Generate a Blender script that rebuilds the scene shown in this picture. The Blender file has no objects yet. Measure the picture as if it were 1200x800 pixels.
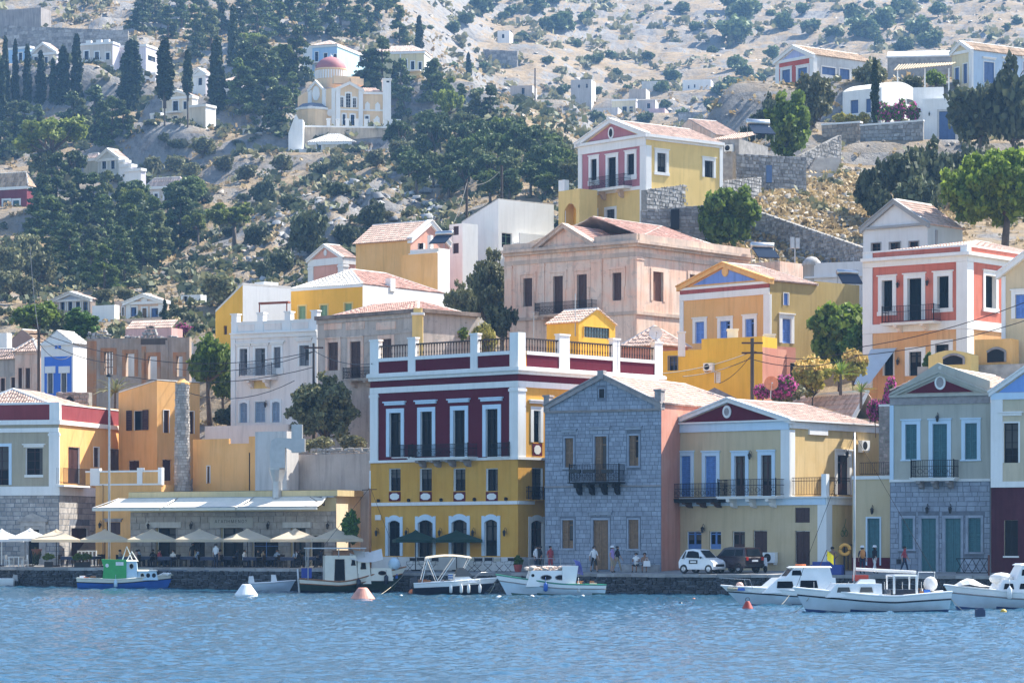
import bpy,math,random
import numpy as np
from mathutils import Vector,Matrix,noise as mnoise
R=math.radians
SC=bpy.context.scene
COL=SC.collection
rnd=random.Random(7)
F=3490.0;CX=600.0;HY=640.0;EYE=3.1
def P(x,y,d):
 return Vector(((x-CX)/F*d,d,EYE+(HY-y)/F*d))
cam_d=bpy.data.cameras.new('camera')
cam=bpy.data.objects.new('camera',cam_d);COL.objects.link(cam)
cam.location=(0,0,EYE);cam.rotation_euler=(R(90),0,0)
cam_d.sensor_width=36;cam_d.lens=F*36/1200;cam_d.shift_y=240/1200
cam_d.clip_start=1;cam_d.clip_end=6000
SC.camera=cam
SUN_AZ,SUN_EL=58,47
w=bpy.data.worlds.new('World');SC.world=w;w.use_nodes=True
nt=w.node_tree
bg=nt.nodes['Background']
sky=nt.nodes.new('ShaderNodeTexSky');sky.sky_type='NISHITA';sky.sun_disc=False
sky.sun_elevation=R(SUN_EL);sky.sun_rotation=R(SUN_AZ)
sky.air_density=1.0;sky.dust_density=0.8;sky.ozone_density=1.2
nt.links.new(sky.outputs[0],bg.inputs[0]);bg.inputs[1].default_value=0.118
sl=bpy.data.lights.new('sun','SUN');sl.energy=5.0;sl.angle=R(0.5);sl.color=(1,.95,.86)
so=bpy.data.objects.new('sun',sl);COL.objects.link(so)
sv=Vector((math.sin(R(SUN_AZ))*math.cos(R(SUN_EL)),math.cos(R(SUN_AZ))*math.cos(R(SUN_EL)),math.sin(R(SUN_EL))))
so.rotation_euler=(-sv).to_track_quat('-Z','Y').to_euler();so.location=(60,60,300)
SC.view_settings.view_transform='Standard';SC.view_settings.look='None'
SC.view_settings.exposure=1.38;SC.view_settings.gamma=1
SC.render.engine='CYCLES'
SC.cycles.use_denoising=True
SC.cycles.max_bounces=6;SC.cycles.volume_bounces=0;SC.cycles.transparent_max_bounces=8
MATS={}
def nodes(name):
 m=bpy.data.materials.new(name);m.use_nodes=True
 t=m.node_tree;return m,t,t.nodes['Principled BSDF'],t.nodes.new,t.links.new
def rgb(c):return(c[0],c[1],c[2],1)
def hexc(h):
 v=[int(h[i:i+2],16)/255 for i in(0,2,4)]
 return tuple(x/12.92 if x<.04045 else((x+.055)/1.055)**2.4 for x in v)
def mat(name,c,rough=.6,metal=0,var=.08,scale=3.0,bump=0.0,bscale=30,spec=.4,island=0.0,objrand=0.0):
 if name in MATS:return MATS[name]
 m,t,b,N,L=nodes(name)
 b.inputs['Roughness'].default_value=rough;b.inputs['Metallic'].default_value=metal
 b.inputs['Specular IOR Level'].default_value=spec
 geo=N('ShaderNodeNewGeometry')
 n=N('ShaderNodeTexNoise');n.inputs['Scale'].default_value=scale;n.inputs['Detail'].default_value=5
 L(geo.outputs['Position'],n.inputs['Vector'])
 mr=N('ShaderNodeMapRange');mr.inputs[1].default_value=.3;mr.inputs[2].default_value=.7
 mr.inputs[3].default_value=1-var;mr.inputs[4].default_value=1+var
 L(n.outputs[0],mr.inputs[0])
 v=mr.outputs[0]
 def mulrange(src,amt,v):
  r=N('ShaderNodeMapRange');r.inputs[3].default_value=1-amt;r.inputs[4].default_value=1+amt
  L(src,r.inputs[0]);q=N('ShaderNodeMath');q.operation='MULTIPLY'
  L(v,q.inputs[0]);L(r.outputs[0],q.inputs[1]);return q.outputs[0]
 if island:v=mulrange(geo.outputs['Random Per Island'],island,v)
 if objrand:
  oi=N('ShaderNodeObjectInfo');v=mulrange(oi.outputs['Random'],objrand,v)
 mx=N('ShaderNodeVectorMath');mx.operation='SCALE';mx.inputs[0].default_value=c
 L(v,mx.inputs['Scale']);L(mx.outputs[0],b.inputs['Base Color'])
 if bump:
  n2=N('ShaderNodeTexNoise');n2.inputs['Scale'].default_value=bscale;n2.inputs['Detail'].default_value=4
  L(geo.outputs['Position'],n2.inputs['Vector'])
  bp=N('ShaderNodeBump');bp.inputs['Strength'].default_value=bump;bp.inputs['Distance'].default_value=.05
  L(n2.outputs[0],bp.inputs['Height']);L(bp.outputs[0],b.inputs['Normal'])
 MATS[name]=m;return m
def plaster(name,c,c2=None,amt=.35,stain=.35,fleck=.0):
 """painted lime render: slow tone drift, rain streaks running down, patches of another coat (c2)"""
 if name in MATS:return MATS[name]
 m,t,b,N,L=nodes(name)
 b.inputs['Roughness'].default_value=.9;b.inputs['Specular IOR Level'].default_value=.15
 geo=N('ShaderNodeNewGeometry')
 def noise(sx,sy,sz,det=5,rough=.55):
  mp=N('ShaderNodeMapping');mp.inputs['Scale'].default_value=(sx,sy,sz)
  L(geo.outputs['Position'],mp.inputs[0]);n=N('ShaderNodeTexNoise');n.inputs['Scale'].default_value=1
  n.inputs['Detail'].default_value=det;n.inputs['Roughness'].default_value=rough
  L(mp.outputs[0],n.inputs['Vector']);return n.outputs[0]
 def rng(src,a,b_,lo,hi):
  r=N('ShaderNodeMapRange');r.inputs[1].default_value=a;r.inputs[2].default_value=b_
  r.inputs[3].default_value=lo;r.inputs[4].default_value=hi;L(src,r.inputs[0]);return r.outputs[0]
 def mixc(f,a,b_):
  x=N('ShaderNodeMix');x.data_type='RGBA'
  L(f,x.inputs[0])
  for k,v in((6,a),(7,b_)):
   if isinstance(v,tuple):x.inputs[k].default_value=rgb(v)
   else:L(v,x.inputs[k])
  return x.outputs[2]
 c2=c2 or tuple(min(1,x*1.12+.02)for x in c)
 col=mixc(rng(noise(.5,.5,.5),.42,.62,0,amt*2),c,c2)
 dk=tuple(x*.5 for x in c)
 col=mixc(rng(noise(2.6,2.6,.22,6,.65),.47,.78,0,min(.9,stain*1.9)),col,dk)
 col=mixc(rng(noise(6,6,5,3),.6,.75,0,stain*.5),col,dk)
 if fleck:col=mixc(rng(noise(1.1,1.1,1.6,8,.7),.58,.6,0,fleck),col,(.30,.27,.24))
 L(col,b.inputs['Base Color'])
 bp=N('ShaderNodeBump');bp.inputs['Strength'].default_value=.35;bp.inputs['Distance'].default_value=.03
 L(noise(9,9,9,6,.7),bp.inputs['Height']);L(bp.outputs[0],b.inputs['Normal'])
 MATS[name]=m;return m
def glass(name,c=(.005,.007,.011)):
 if name in MATS:return MATS[name]
 m,t,b,N,L=nodes(name)
 b.inputs['Base Color'].default_value=rgb(c);b.inputs['Roughness'].default_value=.12
 b.inputs['Specular IOR Level'].default_value=.06
 MATS[name]=m;return m
def leafmat(name,c,trans=.3,var=.35,c2=None):
 if name in MATS:return MATS[name]
 m,t,b,N,L=nodes(name)
 geo=N('ShaderNodeNewGeometry');oi=N('ShaderNodeObjectInfo')
 mx=N('ShaderNodeMix');mx.data_type='RGBA'
 c2=c2 or(c[0]*1.7+.01,c[1]*1.5+.01,c[2]*1.2)
 mx.inputs[6].default_value=rgb(tuple(x*(1-var)for x in c));mx.inputs[7].default_value=rgb(c2)
 L(geo.outputs['Random Per Island'],mx.inputs[0])
 r=N('ShaderNodeMapRange');r.inputs[3].default_value=.75;r.inputs[4].default_value=1.25
 L(oi.outputs['Random'],r.inputs[0])
 s=N('ShaderNodeVectorMath');s.operation='SCALE';L(mx.outputs[2],s.inputs[0]);L(r.outputs[0],s.inputs['Scale'])
 L(s.outputs[0],b.inputs['Base Color']);b.inputs['Roughness'].default_value=.65
 b.inputs['Specular IOR Level'].default_value=.25
 tr=N('ShaderNodeBsdfTranslucent');L(s.outputs[0],tr.inputs[0])
 ms=N('ShaderNodeMixShader');ms.inputs[0].default_value=trans
 out=t.nodes['Material Output']
 L(b.outputs[0],ms.inputs[1]);L(tr.outputs[0],ms.inputs[2]);L(ms.outputs[0],out.inputs[0])
 MATS[name]=m;return m
def cloth(name,c,trans=.35):
 if name in MATS:return MATS[name]
 m=mat(name,c,.9,var=.06,scale=2,bump=.15,bscale=14)
 t=m.node_tree;N,L=t.nodes.new,t.links.new
 tr=N('ShaderNodeBsdfTranslucent');tr.inputs[0].default_value=rgb(c)
 ms=N('ShaderNodeMixShader');ms.inputs[0].default_value=trans
 L(t.nodes['Principled BSDF'].outputs[0],ms.inputs[1]);L(tr.outputs[0],ms.inputs[2])
 L(ms.outputs[0],t.nodes['Material Output'].inputs[0]);return m
WHITE=plaster('white_trim',(.80,.79,.76),(.74,.72,.68),.3,.14)
SHADEW=plaster('shade_blue_white_trim',(.56,.69,.80),(.63,.74,.82),.3,.1)  # white trim on shaded fronts, with the blue of shade in its colour
DARK=mat('dark_void',(.012,.011,.012),.9)
GLASS=glass('window_glass')
CURT=glass('curtained_glass',(.085,.08,.075));IRON=mat('wrought_iron',(.012,.012,.014),.6,spec=.15)
WOODB=mat('brown_wood',(.075,.032,.022),.6,var=.2,scale=8)
WOODT=mat('tan_wood',(.21,.12,.06),.55,var=.2,scale=6)
TILE=mat('terracotta_tile',(.50,.30,.235),.85,var=.18,scale=1.2,island=.28)
TILEP=mat('faded_tile',(.56,.40,.32),.85,var=.16,scale=1.2,island=.22)
TILEB=mat('brown_tile',(.42,.29,.19),.85,var=.2,scale=1.5,island=.3)
MORTAR=mat('lime_mortar',(.66,.62,.56),.9,var=.12,scale=4)
STONE=mat('grey_stone',(.285,.32,.38),.9,var=.16,scale=2.2,bump=.6,bscale=9,island=.14)  # blue of the quayside shade is mixed into the stone colour
STONEW=mat('warm_stone',(.36,.335,.31),.9,var=.22,scale=2,bump=.6,bscale=9,island=.25)
STONED=mat('dark_wet_stone',(.05,.052,.056),.85,var=.35,scale=1.4,bump=.8,bscale=7,island=.5)
JOINT=mat('stone_joint',(.15,.17,.205),.95,var=.2)
JOINTW=mat('pale_joint',(.27,.25,.22),.95,var=.2)
METALG=mat('galvanised_metal',(.42,.43,.44),.45,.6)
PLASW=mat('white_plastic',(.78,.78,.76),.4)
GELW=mat('white_gelcoat',(.80,.80,.78),.25,var=.05,scale=1.5,spec=.5)
ROPE=mat('rope',(.45,.40,.30),.9)
RUBBER=mat('black_rubber',(.012,.012,.013),.6)
class MB:
 def __init__(s):s.v=[];s.f=[];s.m=[]
 def quad(s,a,b,c,d,m=0):
  n=len(s.v);s.v+=[tuple(a),tuple(b),tuple(c),tuple(d)];s.f.append((n,n+1,n+2,n+3));s.m.append(m)
 def poly(s,pts,m=0):
  n=len(s.v);s.v+=[tuple(p)for p in pts];s.f.append(tuple(range(n,n+len(pts))));s.m.append(m)
 def hexa(s,c,m=0):
  n=len(s.v);s.v+=[tuple(p)for p in c]
  for q in((3,2,1,0),(4,5,6,7),(0,1,5,4),(1,2,6,5),(2,3,7,6),(3,0,4,7)):
   s.f.append(tuple(n+i for i in q));s.m.append(m)
 def box(s,x0,x1,y0,y1,z0,z1,m=0):
  s.hexa([(x0,y0,z0),(x1,y0,z0),(x1,y1,z0),(x0,y1,z0),(x0,y0,z1),(x1,y0,z1),(x1,y1,z1),(x0,y1,z1)],m)
 def prism(s,pts,ext,m=0):
  e=Vector(ext);k=len(pts);n=len(s.v)
  s.v+=[tuple(p)for p in pts]+[tuple(Vector(p)+e)for p in pts]
  s.f.append(tuple(range(n+k-1,n-1,-1)));s.m.append(m);s.f.append(tuple(range(n+k,n+2*k)));s.m.append(m)
  for i in range(k):
   j=(i+1)%k;s.f.append((n+i,n+j,n+k+j,n+k+i));s.m.append(m)
 def tube(s,path,r,k=6,m=0,cap=True):
  path=[Vector(p)for p in path];rs=r if isinstance(r,(list,tuple))else[r]*len(path)
  n0=len(s.v);up=Vector((0,0,1))
  for i,p in enumerate(path):
   t=(path[min(i+1,len(path)-1)]-path[max(i-1,0)])
   t=t.normalized()if t.length>1e-9 else up
   a=t.cross(up if abs(t.z)<.95 else Vector((1,0,0))).normalized();b=t.cross(a)
   for j in range(k):
    q=2*math.pi*j/k;s.v.append(tuple(p+(a*math.cos(q)+b*math.sin(q))*rs[i]))
  for i in range(len(path)-1):
   for j in range(k):
    j2=(j+1)%k;s.f.append((n0+i*k+j,n0+i*k+j2,n0+(i+1)*k+j2,n0+(i+1)*k+j));s.m.append(m)
  if cap:
   s.f.append(tuple(n0+j for j in range(k))[::-1]);s.m.append(m)
   e=n0+(len(path)-1)*k;s.f.append(tuple(e+j for j in range(k)));s.m.append(m)
 def lathe(s,prof,c=(0,0,0),k=12,m=0,axis='z',a0=0,a1=2*math.pi):
  c=Vector(c);n0=len(s.v);full=abs(a1-a0-2*math.pi)<1e-6;kk=k if full else k+1
  for(r,z)in prof:
   for j in range(kk):
    q=a0+(a1-a0)*j/k;x,y=r*math.cos(q),r*math.sin(q)
    p=(x,y,z)if axis=='z' else((z,x,y)if axis=='x' else(y,z,x))
    s.v.append(tuple(c+Vector(p)))
  for i in range(len(prof)-1):
   for j in range(k):
    j2=(j+1)%kk;s.f.append((n0+i*kk+j,n0+i*kk+j2,n0+(i+1)*kk+j2,n0+(i+1)*kk+j));s.m.append(m)
 def ball(s,c,rx,ry=None,rz=None,k=10,h=6,m=0):
  ry=ry or rx;rz=rz or rx;n0=len(s.v);c=Vector(c)
  for i in range(h+1):
   a=math.pi*i/h
   for j in range(k):
    q=2*math.pi*j/k
    s.v.append(tuple(c+Vector((rx*math.sin(a)*math.cos(q),ry*math.sin(a)*math.sin(q),-rz*math.cos(a)))))
  for i in range(h):
   for j in range(k):
    j2=(j+1)%k;s.f.append((n0+i*k+j,n0+i*k+j2,n0+(i+1)*k+j2,n0+(i+1)*k+j));s.m.append(m)
 def grid(s,pts,m=0):
  n0=len(s.v);w_=len(pts[0])
  for r in pts:s.v+=[tuple(p)for p in r]
  for i in range(len(pts)-1):
   for j in range(w_-1):
    s.f.append((n0+i*w_+j,n0+i*w_+j+1,n0+(i+1)*w_+j+1,n0+(i+1)*w_+j));s.m.append(m)
 def mesh(s,name,mats,off=(0,0,0),smooth=False):
  me=bpy.data.meshes.new(name)
  o=Vector(off)
  v=[(a-o.x,b-o.y,c-o.z)for a,b,c in s.v]if o.length else s.v
  me.from_pydata(v,[],s.f)
  mats=mats if isinstance(mats,(list,tuple))else[mats]
  for q in mats:me.materials.append(q)
  if len(mats)>1:me.polygons.foreach_set('material_index',s.m)
  if smooth:me.polygons.foreach_set('use_smooth',[True]*len(s.f))
  me.update();return me
WORLD={}
def wloc(o):
 p=Vector((0,0,0))
 while o is not None:p+=o.location;o=o.parent
 return p
def link(name,me,parent=None,loc=None):
 o=bpy.data.objects.new(name,me);COL.objects.link(o)
 if parent:o.parent=parent
 if loc is not None:o.location=loc
 return o
def part(name,mb,mats,parent,smooth=False,stuff=False,label=None):
 """mesh given in world coordinates, linked as a part whose origin is its thing's"""
 o=link(name,mb.mesh(name,mats,wloc(parent),smooth),parent)
 if stuff:o['kind']='stuff'
 if label:o['label']=label
 return o
def lpart(name,mb,mats,parent,smooth=False,stuff=False,label=None):
 """mesh given in the thing's own coordinates"""
 o=link(name,mb.mesh(name,mats,(0,0,0),smooth),parent)
 if stuff:o['kind']='stuff'
 if label:o['label']=label
 return o
def thing(name,label,cat,loc=(0,0,0),rz=0,group=None):
 o=link(name,None,None,loc);o.rotation_euler=(0,0,rz);o.empty_display_size=.3
 o['label']=label;o['category']=cat
 if group:o['group']=group
 return o
def solo(name,mb,mats,label,cat,group=None,smooth=False,loc=None):
 """a thing that is one mesh (world coordinates)"""
 if loc is None:loc=Vector(mb.v[0])
 o=link(name,mb.mesh(name,mats,loc,smooth),None,loc);o['label']=label;o['category']=cat
 if group:o['group']=group
 return o
def struct(name,mb,mats,smooth=False):
 o=link(name,mb.mesh(name,mats,(0,0,0),smooth));o['kind']='structure';return o
def dup(root,loc,rz=0,label=None,scale=None,mats=None):
 """copy a thing with its parts and sub-parts; mats = {part name: material} recolours parts of the copy"""
 r=root.copy();COL.objects.link(r);r.location=loc;r.rotation_euler=(0,0,rz)
 if scale:r.scale=scale if isinstance(scale,(tuple,list))else(scale,)*3
 if label:r['label']=label
 def rec(a,b):
  for ch in a.children:
   c=ch.copy();COL.objects.link(c);c.parent=b
   base=ch.name.split('.')[0]
   if mats and base in mats and c.material_slots:
    for i,mm in enumerate(mats[base]if isinstance(mats[base],(list,tuple))else[mats[base]]):
     c.material_slots[i].link='OBJECT';c.material_slots[i].material=mm
   rec(ch,c)
 rec(root,r);return r
class Face:
 """vertical plane through O; s runs left to right as seen from the water, out is towards the viewer"""
 def __init__(s,O,e):s.O=Vector((O[0],O[1]));s.e=Vector(e).normalized();s.n=Vector((s.e.y,-s.e.x));s.op=[];s.zones=[]
 def p(s,a,z,o=0):return Vector((s.O.x+s.e.x*a+s.n.x*o,s.O.y+s.e.y*a+s.n.y*o,z))
 def sx(s,px,o=0):
  k=(px-CX)/F;ox,oy=s.O.x+s.n.x*o,s.O.y+s.n.y*o
  return(k*oy-ox)/(s.e.x-k*s.e.y)
 def zy(s,py,a):return EYE+(HY-py)/F*(s.O.y+s.e.y*a)
 def rect(s,x0,x1,y0,y1,o=0):
  a,b=s.sx(x0,o),s.sx(x1,o);c=(a+b)/2
  return a,b,s.zy(y1,c),s.zy(y0,c)
 def at(s,px,py):a=s.sx(px);return s.p(a,s.zy(py,a))
 def off(s,o):f=Face(s.O+s.n*o,s.e);return f
def fb(mb,f,s0,s1,z0,z1,o0,o1,m=0):
 mb.hexa([f.p(s0,z0,o1),f.p(s1,z0,o1),f.p(s1,z0,o0),f.p(s0,z0,o0),f.p(s0,z1,o1),f.p(s1,z1,o1),f.p(s1,z1,o0),f.p(s0,z1,o0)],m)
def fbar(mb,f,a,b,h,o0,o1,m=0):
 """bar along a segment (s,z)->(s,z) of the face, h tall below the line"""
 (s0,z0),(s1,z1)=a,b
 mb.hexa([f.p(s0,z0-h,o1),f.p(s1,z1-h,o1),f.p(s1,z1-h,o0),f.p(s0,z0-h,o0),f.p(s0,z0,o1),f.p(s1,z1,o1),f.p(s1,z1,o0),f.p(s0,z0,o0)],m)
def wall_cells(mb,f,s0,s1,z0,z1,depth=.25,base=0,reveal=None):
 """wall plane with the openings f.op cut out of it and reveals running inwards; f.zones paint areas"""
 op=[o for o in f.op]
 S=sorted({round(v,4)for v in[s0,s1]+[x for o in op for x in o[:2]]+[x for z in f.zones for x in z[:2]]if s0-1e-4<=v<=s1+1e-4})
 Z=sorted({round(v,4)for v in[z0,z1]+[x for o in op for x in o[2:4]]+[x for z in f.zones for x in z[2:4]]if z0-1e-4<=v<=z1+1e-4})
 for i in range(len(S)-1):
  for j in range(len(Z)-1):
   a,b,c,d=S[i],S[i+1],Z[j],Z[j+1]
   cs,cz=(a+b)/2,(c+d)/2
   if any(o[0]<cs<o[1]and o[2]<cz<o[3]for o in op):continue
   mi=base
   for q in f.zones:
    if q[0]<cs<q[1]and q[2]<cz<q[3]:mi=q[4]
   mb.quad(f.p(a,c),f.p(b,c),f.p(b,d),f.p(a,d),mi)
 for o in op:
  a,b,c,d=o[:4];mi=base if reveal is None else reveal
  if len(o)>4 and o[4]is not None:mi=o[4]
  D=-depth
  mb.quad(f.p(a,c),f.p(a,d),f.p(a,d,D),f.p(a,c,D),mi)
  mb.quad(f.p(b,d),f.p(b,c),f.p(b,c,D),f.p(b,d,D),mi)
  mb.quad(f.p(a,d),f.p(b,d),f.p(b,d,D),f.p(a,d,D),mi)
  mb.quad(f.p(b,c),f.p(a,c),f.p(a,c,D),f.p(b,c,D),mi)
def leaf(mb,f,s0,s1,z0,z1,o,slats=True,panels=False,t=.05):
 w_=min(.09,(s1-s0)*.2)
 fb(mb,f,s0,s0+w_,z0,z1,o-t,o);fb(mb,f,s1-w_,s1,z0,z1,o-t,o)
 nr=3 if z1-z0>1.4 else 2
 for i in range(nr):
  z=z0+(z1-z0-.12)*i/(nr-1);fb(mb,f,s0+w_,s1-w_,z,z+.12,o-t,o-.003)
 if slats:
  n=max(4,int((z1-z0)/.13));h=(z1-z0)/n
  for i in range(n):
   z=z0+h*i
   mb.quad(f.p(s0+w_,z,o-.008),f.p(s1-w_,z,o-.008),f.p(s1-w_,z+h*.95,o-t+.004),f.p(s0+w_,z+h*.95,o-t+.004))
 else:
  fb(mb,f,s0+w_,s1-w_,z0+.1,z1-.1,o-t+.01,o-.022)
  for i in range(nr-1):
   za=z0+(z1-z0-.12)*i/(nr-1)+.18;zb=z0+(z1-z0-.12)*(i+1)/(nr-1)-.06
   if zb>za+.1 and s1-s0>.35:fb(mb,f,s0+w_+.06,s1-w_-.06,za,zb,o-.022,o-.008)
def octagon(mb,f,s0,s1,z0,z1,o,cut=.28,m=0):
 cs,cz=(s1-s0)*cut,(z1-z0)*cut
 pts=[(s0+cs,z0),(s1-cs,z0),(s1,z0+cz),(s1,z1-cz),(s1-cs,z1),(s0+cs,z1),(s0,z1-cz),(s0,z0+cz)]
 mb.prism([f.p(a,z,0)for a,z in pts],Vector((f.n.x,f.n.y,0))*o,m)
def disc(mb,f,s,z,rs,rz,o0,o1,k=14,m=0):
 mb.prism([f.p(s+rs*math.cos(2*math.pi*i/k),z+rz*math.sin(2*math.pi*i/k),o0)for i in range(k)],Vector((f.n.x,f.n.y,0))*(o1-o0),m)
def window(H,f,x0,x1,y0,y1,kind='sh',col=None,sur=.14,smat=None,hood=0,sill=.0,foot=True,deep=.18,slats=True,arch=False,name='window',rv=None,px=True,label=None,split=2,proud=.05,ear=0,frame_mat=None):
 """one window or door: surround > pane / shutter / door_leaf / sill; cuts its opening in the wall"""
 if px:s0,s1,z0,z1=f.rect(x0,x1,y0,y1)
 else:s0,s1,z0,z1=x0,x1,y0,y1
 f.op.append((s0,s1,z0,z1,rv))
 smat=smat or WHITE
 mb=MB()
 if sur>0:
  zb=z0 if foot else z0-.0
  fb(mb,f,s0-sur,s0,zb,z1+sur,-.02,proud);fb(mb,f,s1,s1+sur,zb,z1+sur,-.02,proud)
  if arch:
   n=6;h=(s1-s0)*.16
   for i in range(n):
    a,b=s0+(s1-s0)*i/n,s0+(s1-s0)*(i+1)/n
    fa=lambda q:z1+h*(1-((q-(s0+s1)/2)/((s1-s0)/2))**2)-h
    mb.hexa([f.p(a,fa(a)-.0,proud),f.p(b,fa(b),proud),f.p(b,fa(b),-.1),f.p(a,fa(a),-.1),f.p(a,fa(a)+sur+h*.6,proud),f.p(b,fa(b)+sur+h*.6,proud),f.p(b,fa(b)+sur+h*.6,-.02),f.p(a,fa(a)+sur+h*.6,-.02)])
  else:
   fb(mb,f,s0,s1,z1,z1+sur,-.02,proud-.004)
  if ear:fb(mb,f,s0-sur-ear,s1+sur+ear,z1+sur,z1+sur+.09,-.02,proud+.07)
 else:
  t=.05
  fb(mb,f,s0,s0+t,z0,z1,-deep-.02,-deep+.05);fb(mb,f,s1-t,s1,z0,z1,-deep-.02,-deep+.05);fb(mb,f,s0+t,s1-t,z1-t,z1,-deep-.02,-deep+.05)
 if hood:
  zz=z1+sur+hood
  fb(mb,f,s0-sur-.12,s1+sur+.12,zz,zz+.17,-.02,.12);fb(mb,f,s0-sur-.22,s1+sur+.22,zz+.17,zz+.26,-.02,.2)
 wn=part(name,mb,smat,H.root,label=label)
 H.wins.append(wn)
 if sill:
  m2=MB();fb(m2,f,s0-sur-.06,s1+sur+.06,z0-sill,z0,-.02,.1);part('sill',m2,smat,wn)
 D=-deep
 def pane():
  m2=MB();k_=rnd.random();cu=(s1-s0)*rnd.uniform(.2,.45)if k_<.45 else 0;zc=z0+(z1-z0)*(rnd.uniform(.3,.6)if k_>.8 else 1)
  m2.quad(f.p(s0,z0,D-.03),f.p(s1-cu,z0,D-.03),f.p(s1-cu,zc,D-.03),f.p(s0,zc,D-.03))
  if cu:m2.quad(f.p(s1-cu,z0,D-.03),f.p(s1,z0,D-.03),f.p(s1,z1,D-.03),f.p(s1-cu,z1,D-.03),1)
  if zc<z1:m2.quad(f.p(s0,zc,D-.03),f.p(s1,zc,D-.03),f.p(s1,z1,D-.03),f.p(s0,z1,D-.03),1)
  part('pane',m2,[GLASS,CURT],wn)
 if kind=='sh':
  n=split
  for i in range(n):
   a,b=s0+(s1-s0)*i/n,s0+(s1-s0)*(i+1)/n
   m2=MB();leaf(m2,f,a+.008,b-.008,z0+.01,z1-.01,D+.08,slats);part('shutter',m2,col,wn)
  m2=MB();m2.quad(f.p(s0,z0,D-.03),f.p(s1,z0,D-.03),f.p(s1,z1,D-.03),f.p(s0,z1,D-.03));part('lining',m2,DARK,wn)
 elif kind=='dr':
  for i in range(split):
   a,b=s0+(s1-s0)*i/split,s0+(s1-s0)*(i+1)/split
   m2=MB();leaf(m2,f,a+.008,b-.008,z0+.02,z1-.01,D+.05,False);d_=part('door_leaf',m2,col,wn)
  m2=MB();m2.quad(f.p(s0,z0,D-.03),f.p(s1,z0,D-.03),f.p(s1,z1,D-.03),f.p(s0,z1,D-.03));part('lining',m2,DARK,wn)
 elif kind in('gd','half'):
  pane()
  m2=MB();t=.07;zt=z1-(z1-z0)*.2
  for i in range(split):
   a,b=s0+(s1-s0)*i/split,s0+(s1-s0)*(i+1)/split
   fb(m2,f,a,a+t,z0,z1,D-.02,D+.03);fb(m2,f,b-t,b,z0,z1,D-.02,D+.03)
   fb(m2,f,a+t,b-t,z0,z0+(zt-z0)*.35,D-.02,D+.026)
  fb(m2,f,s0+t,s1-t,zt,zt+.08,D-.02,D+.027);fb(m2,f,s0+t,s1-t,z1-t,z1,D-.02,D+.028)
  part('door_leaf' if kind=='gd' else 'frame',m2,col,wn)
  if kind=='half':
   m2=MB();leaf(m2,f,s0+.01,s0+(s1-s0)*.52,z0+.01,z1-.01,D+.1,slats);part('shutter',m2,col,wn)
 elif kind=='dk':
  pane()
  m2=MB();t=.05;c=(s0+s1)/2
  fb(m2,f,s0,s0+t,z0,z1,D-.02,D+.03);fb(m2,f,s1-t,s1,z0,z1,D-.02,D+.03);fb(m2,f,c-t/2,c+t/2,z0,z1,D-.02,D+.03)
  fb(m2,f,s0+t,c-t/2,z1-t,z1,D-.02,D+.026);fb(m2,f,c+t/2,s1-t,z1-t,z1,D-.02,D+.026)
  nb=max(1,int((z1-z0)/.7))
  for i in range(nb):
   z=z0+(z1-z0)*(i+.6)/nb*.95
   fb(m2,f,s0+t,c-t/2,z,z+.035,D-.02,D+.022);fb(m2,f,c+t/2,s1-t,z,z+.035,D-.02,D+.022)
  part('frame',m2,frame_mat or col or WOODB,wn)
 elif kind=='op':
  pane()
  hw=(s1-s0)*.5
  for sgn in(0,1):
   m2=MB();a=s0-hw-.02 if sgn==0 else s1+.02
   leaf(m2,f,a,a+hw,z0,z1,proud+.07,slats);part('shutter',m2,col,wn)
 elif kind=='void':pass
 return wn
def bars(mb,f,s0,s1,z0,z1,o,step=.11,r=.011):
 n=max(2,int(round(abs(s1-s0)/step)))
 for i in range(n+1):
  s_=s0+(s1-s0)*i/n;fb(mb,f,s_-r,s_+r,z0,z1,o-r,o+r)
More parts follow.
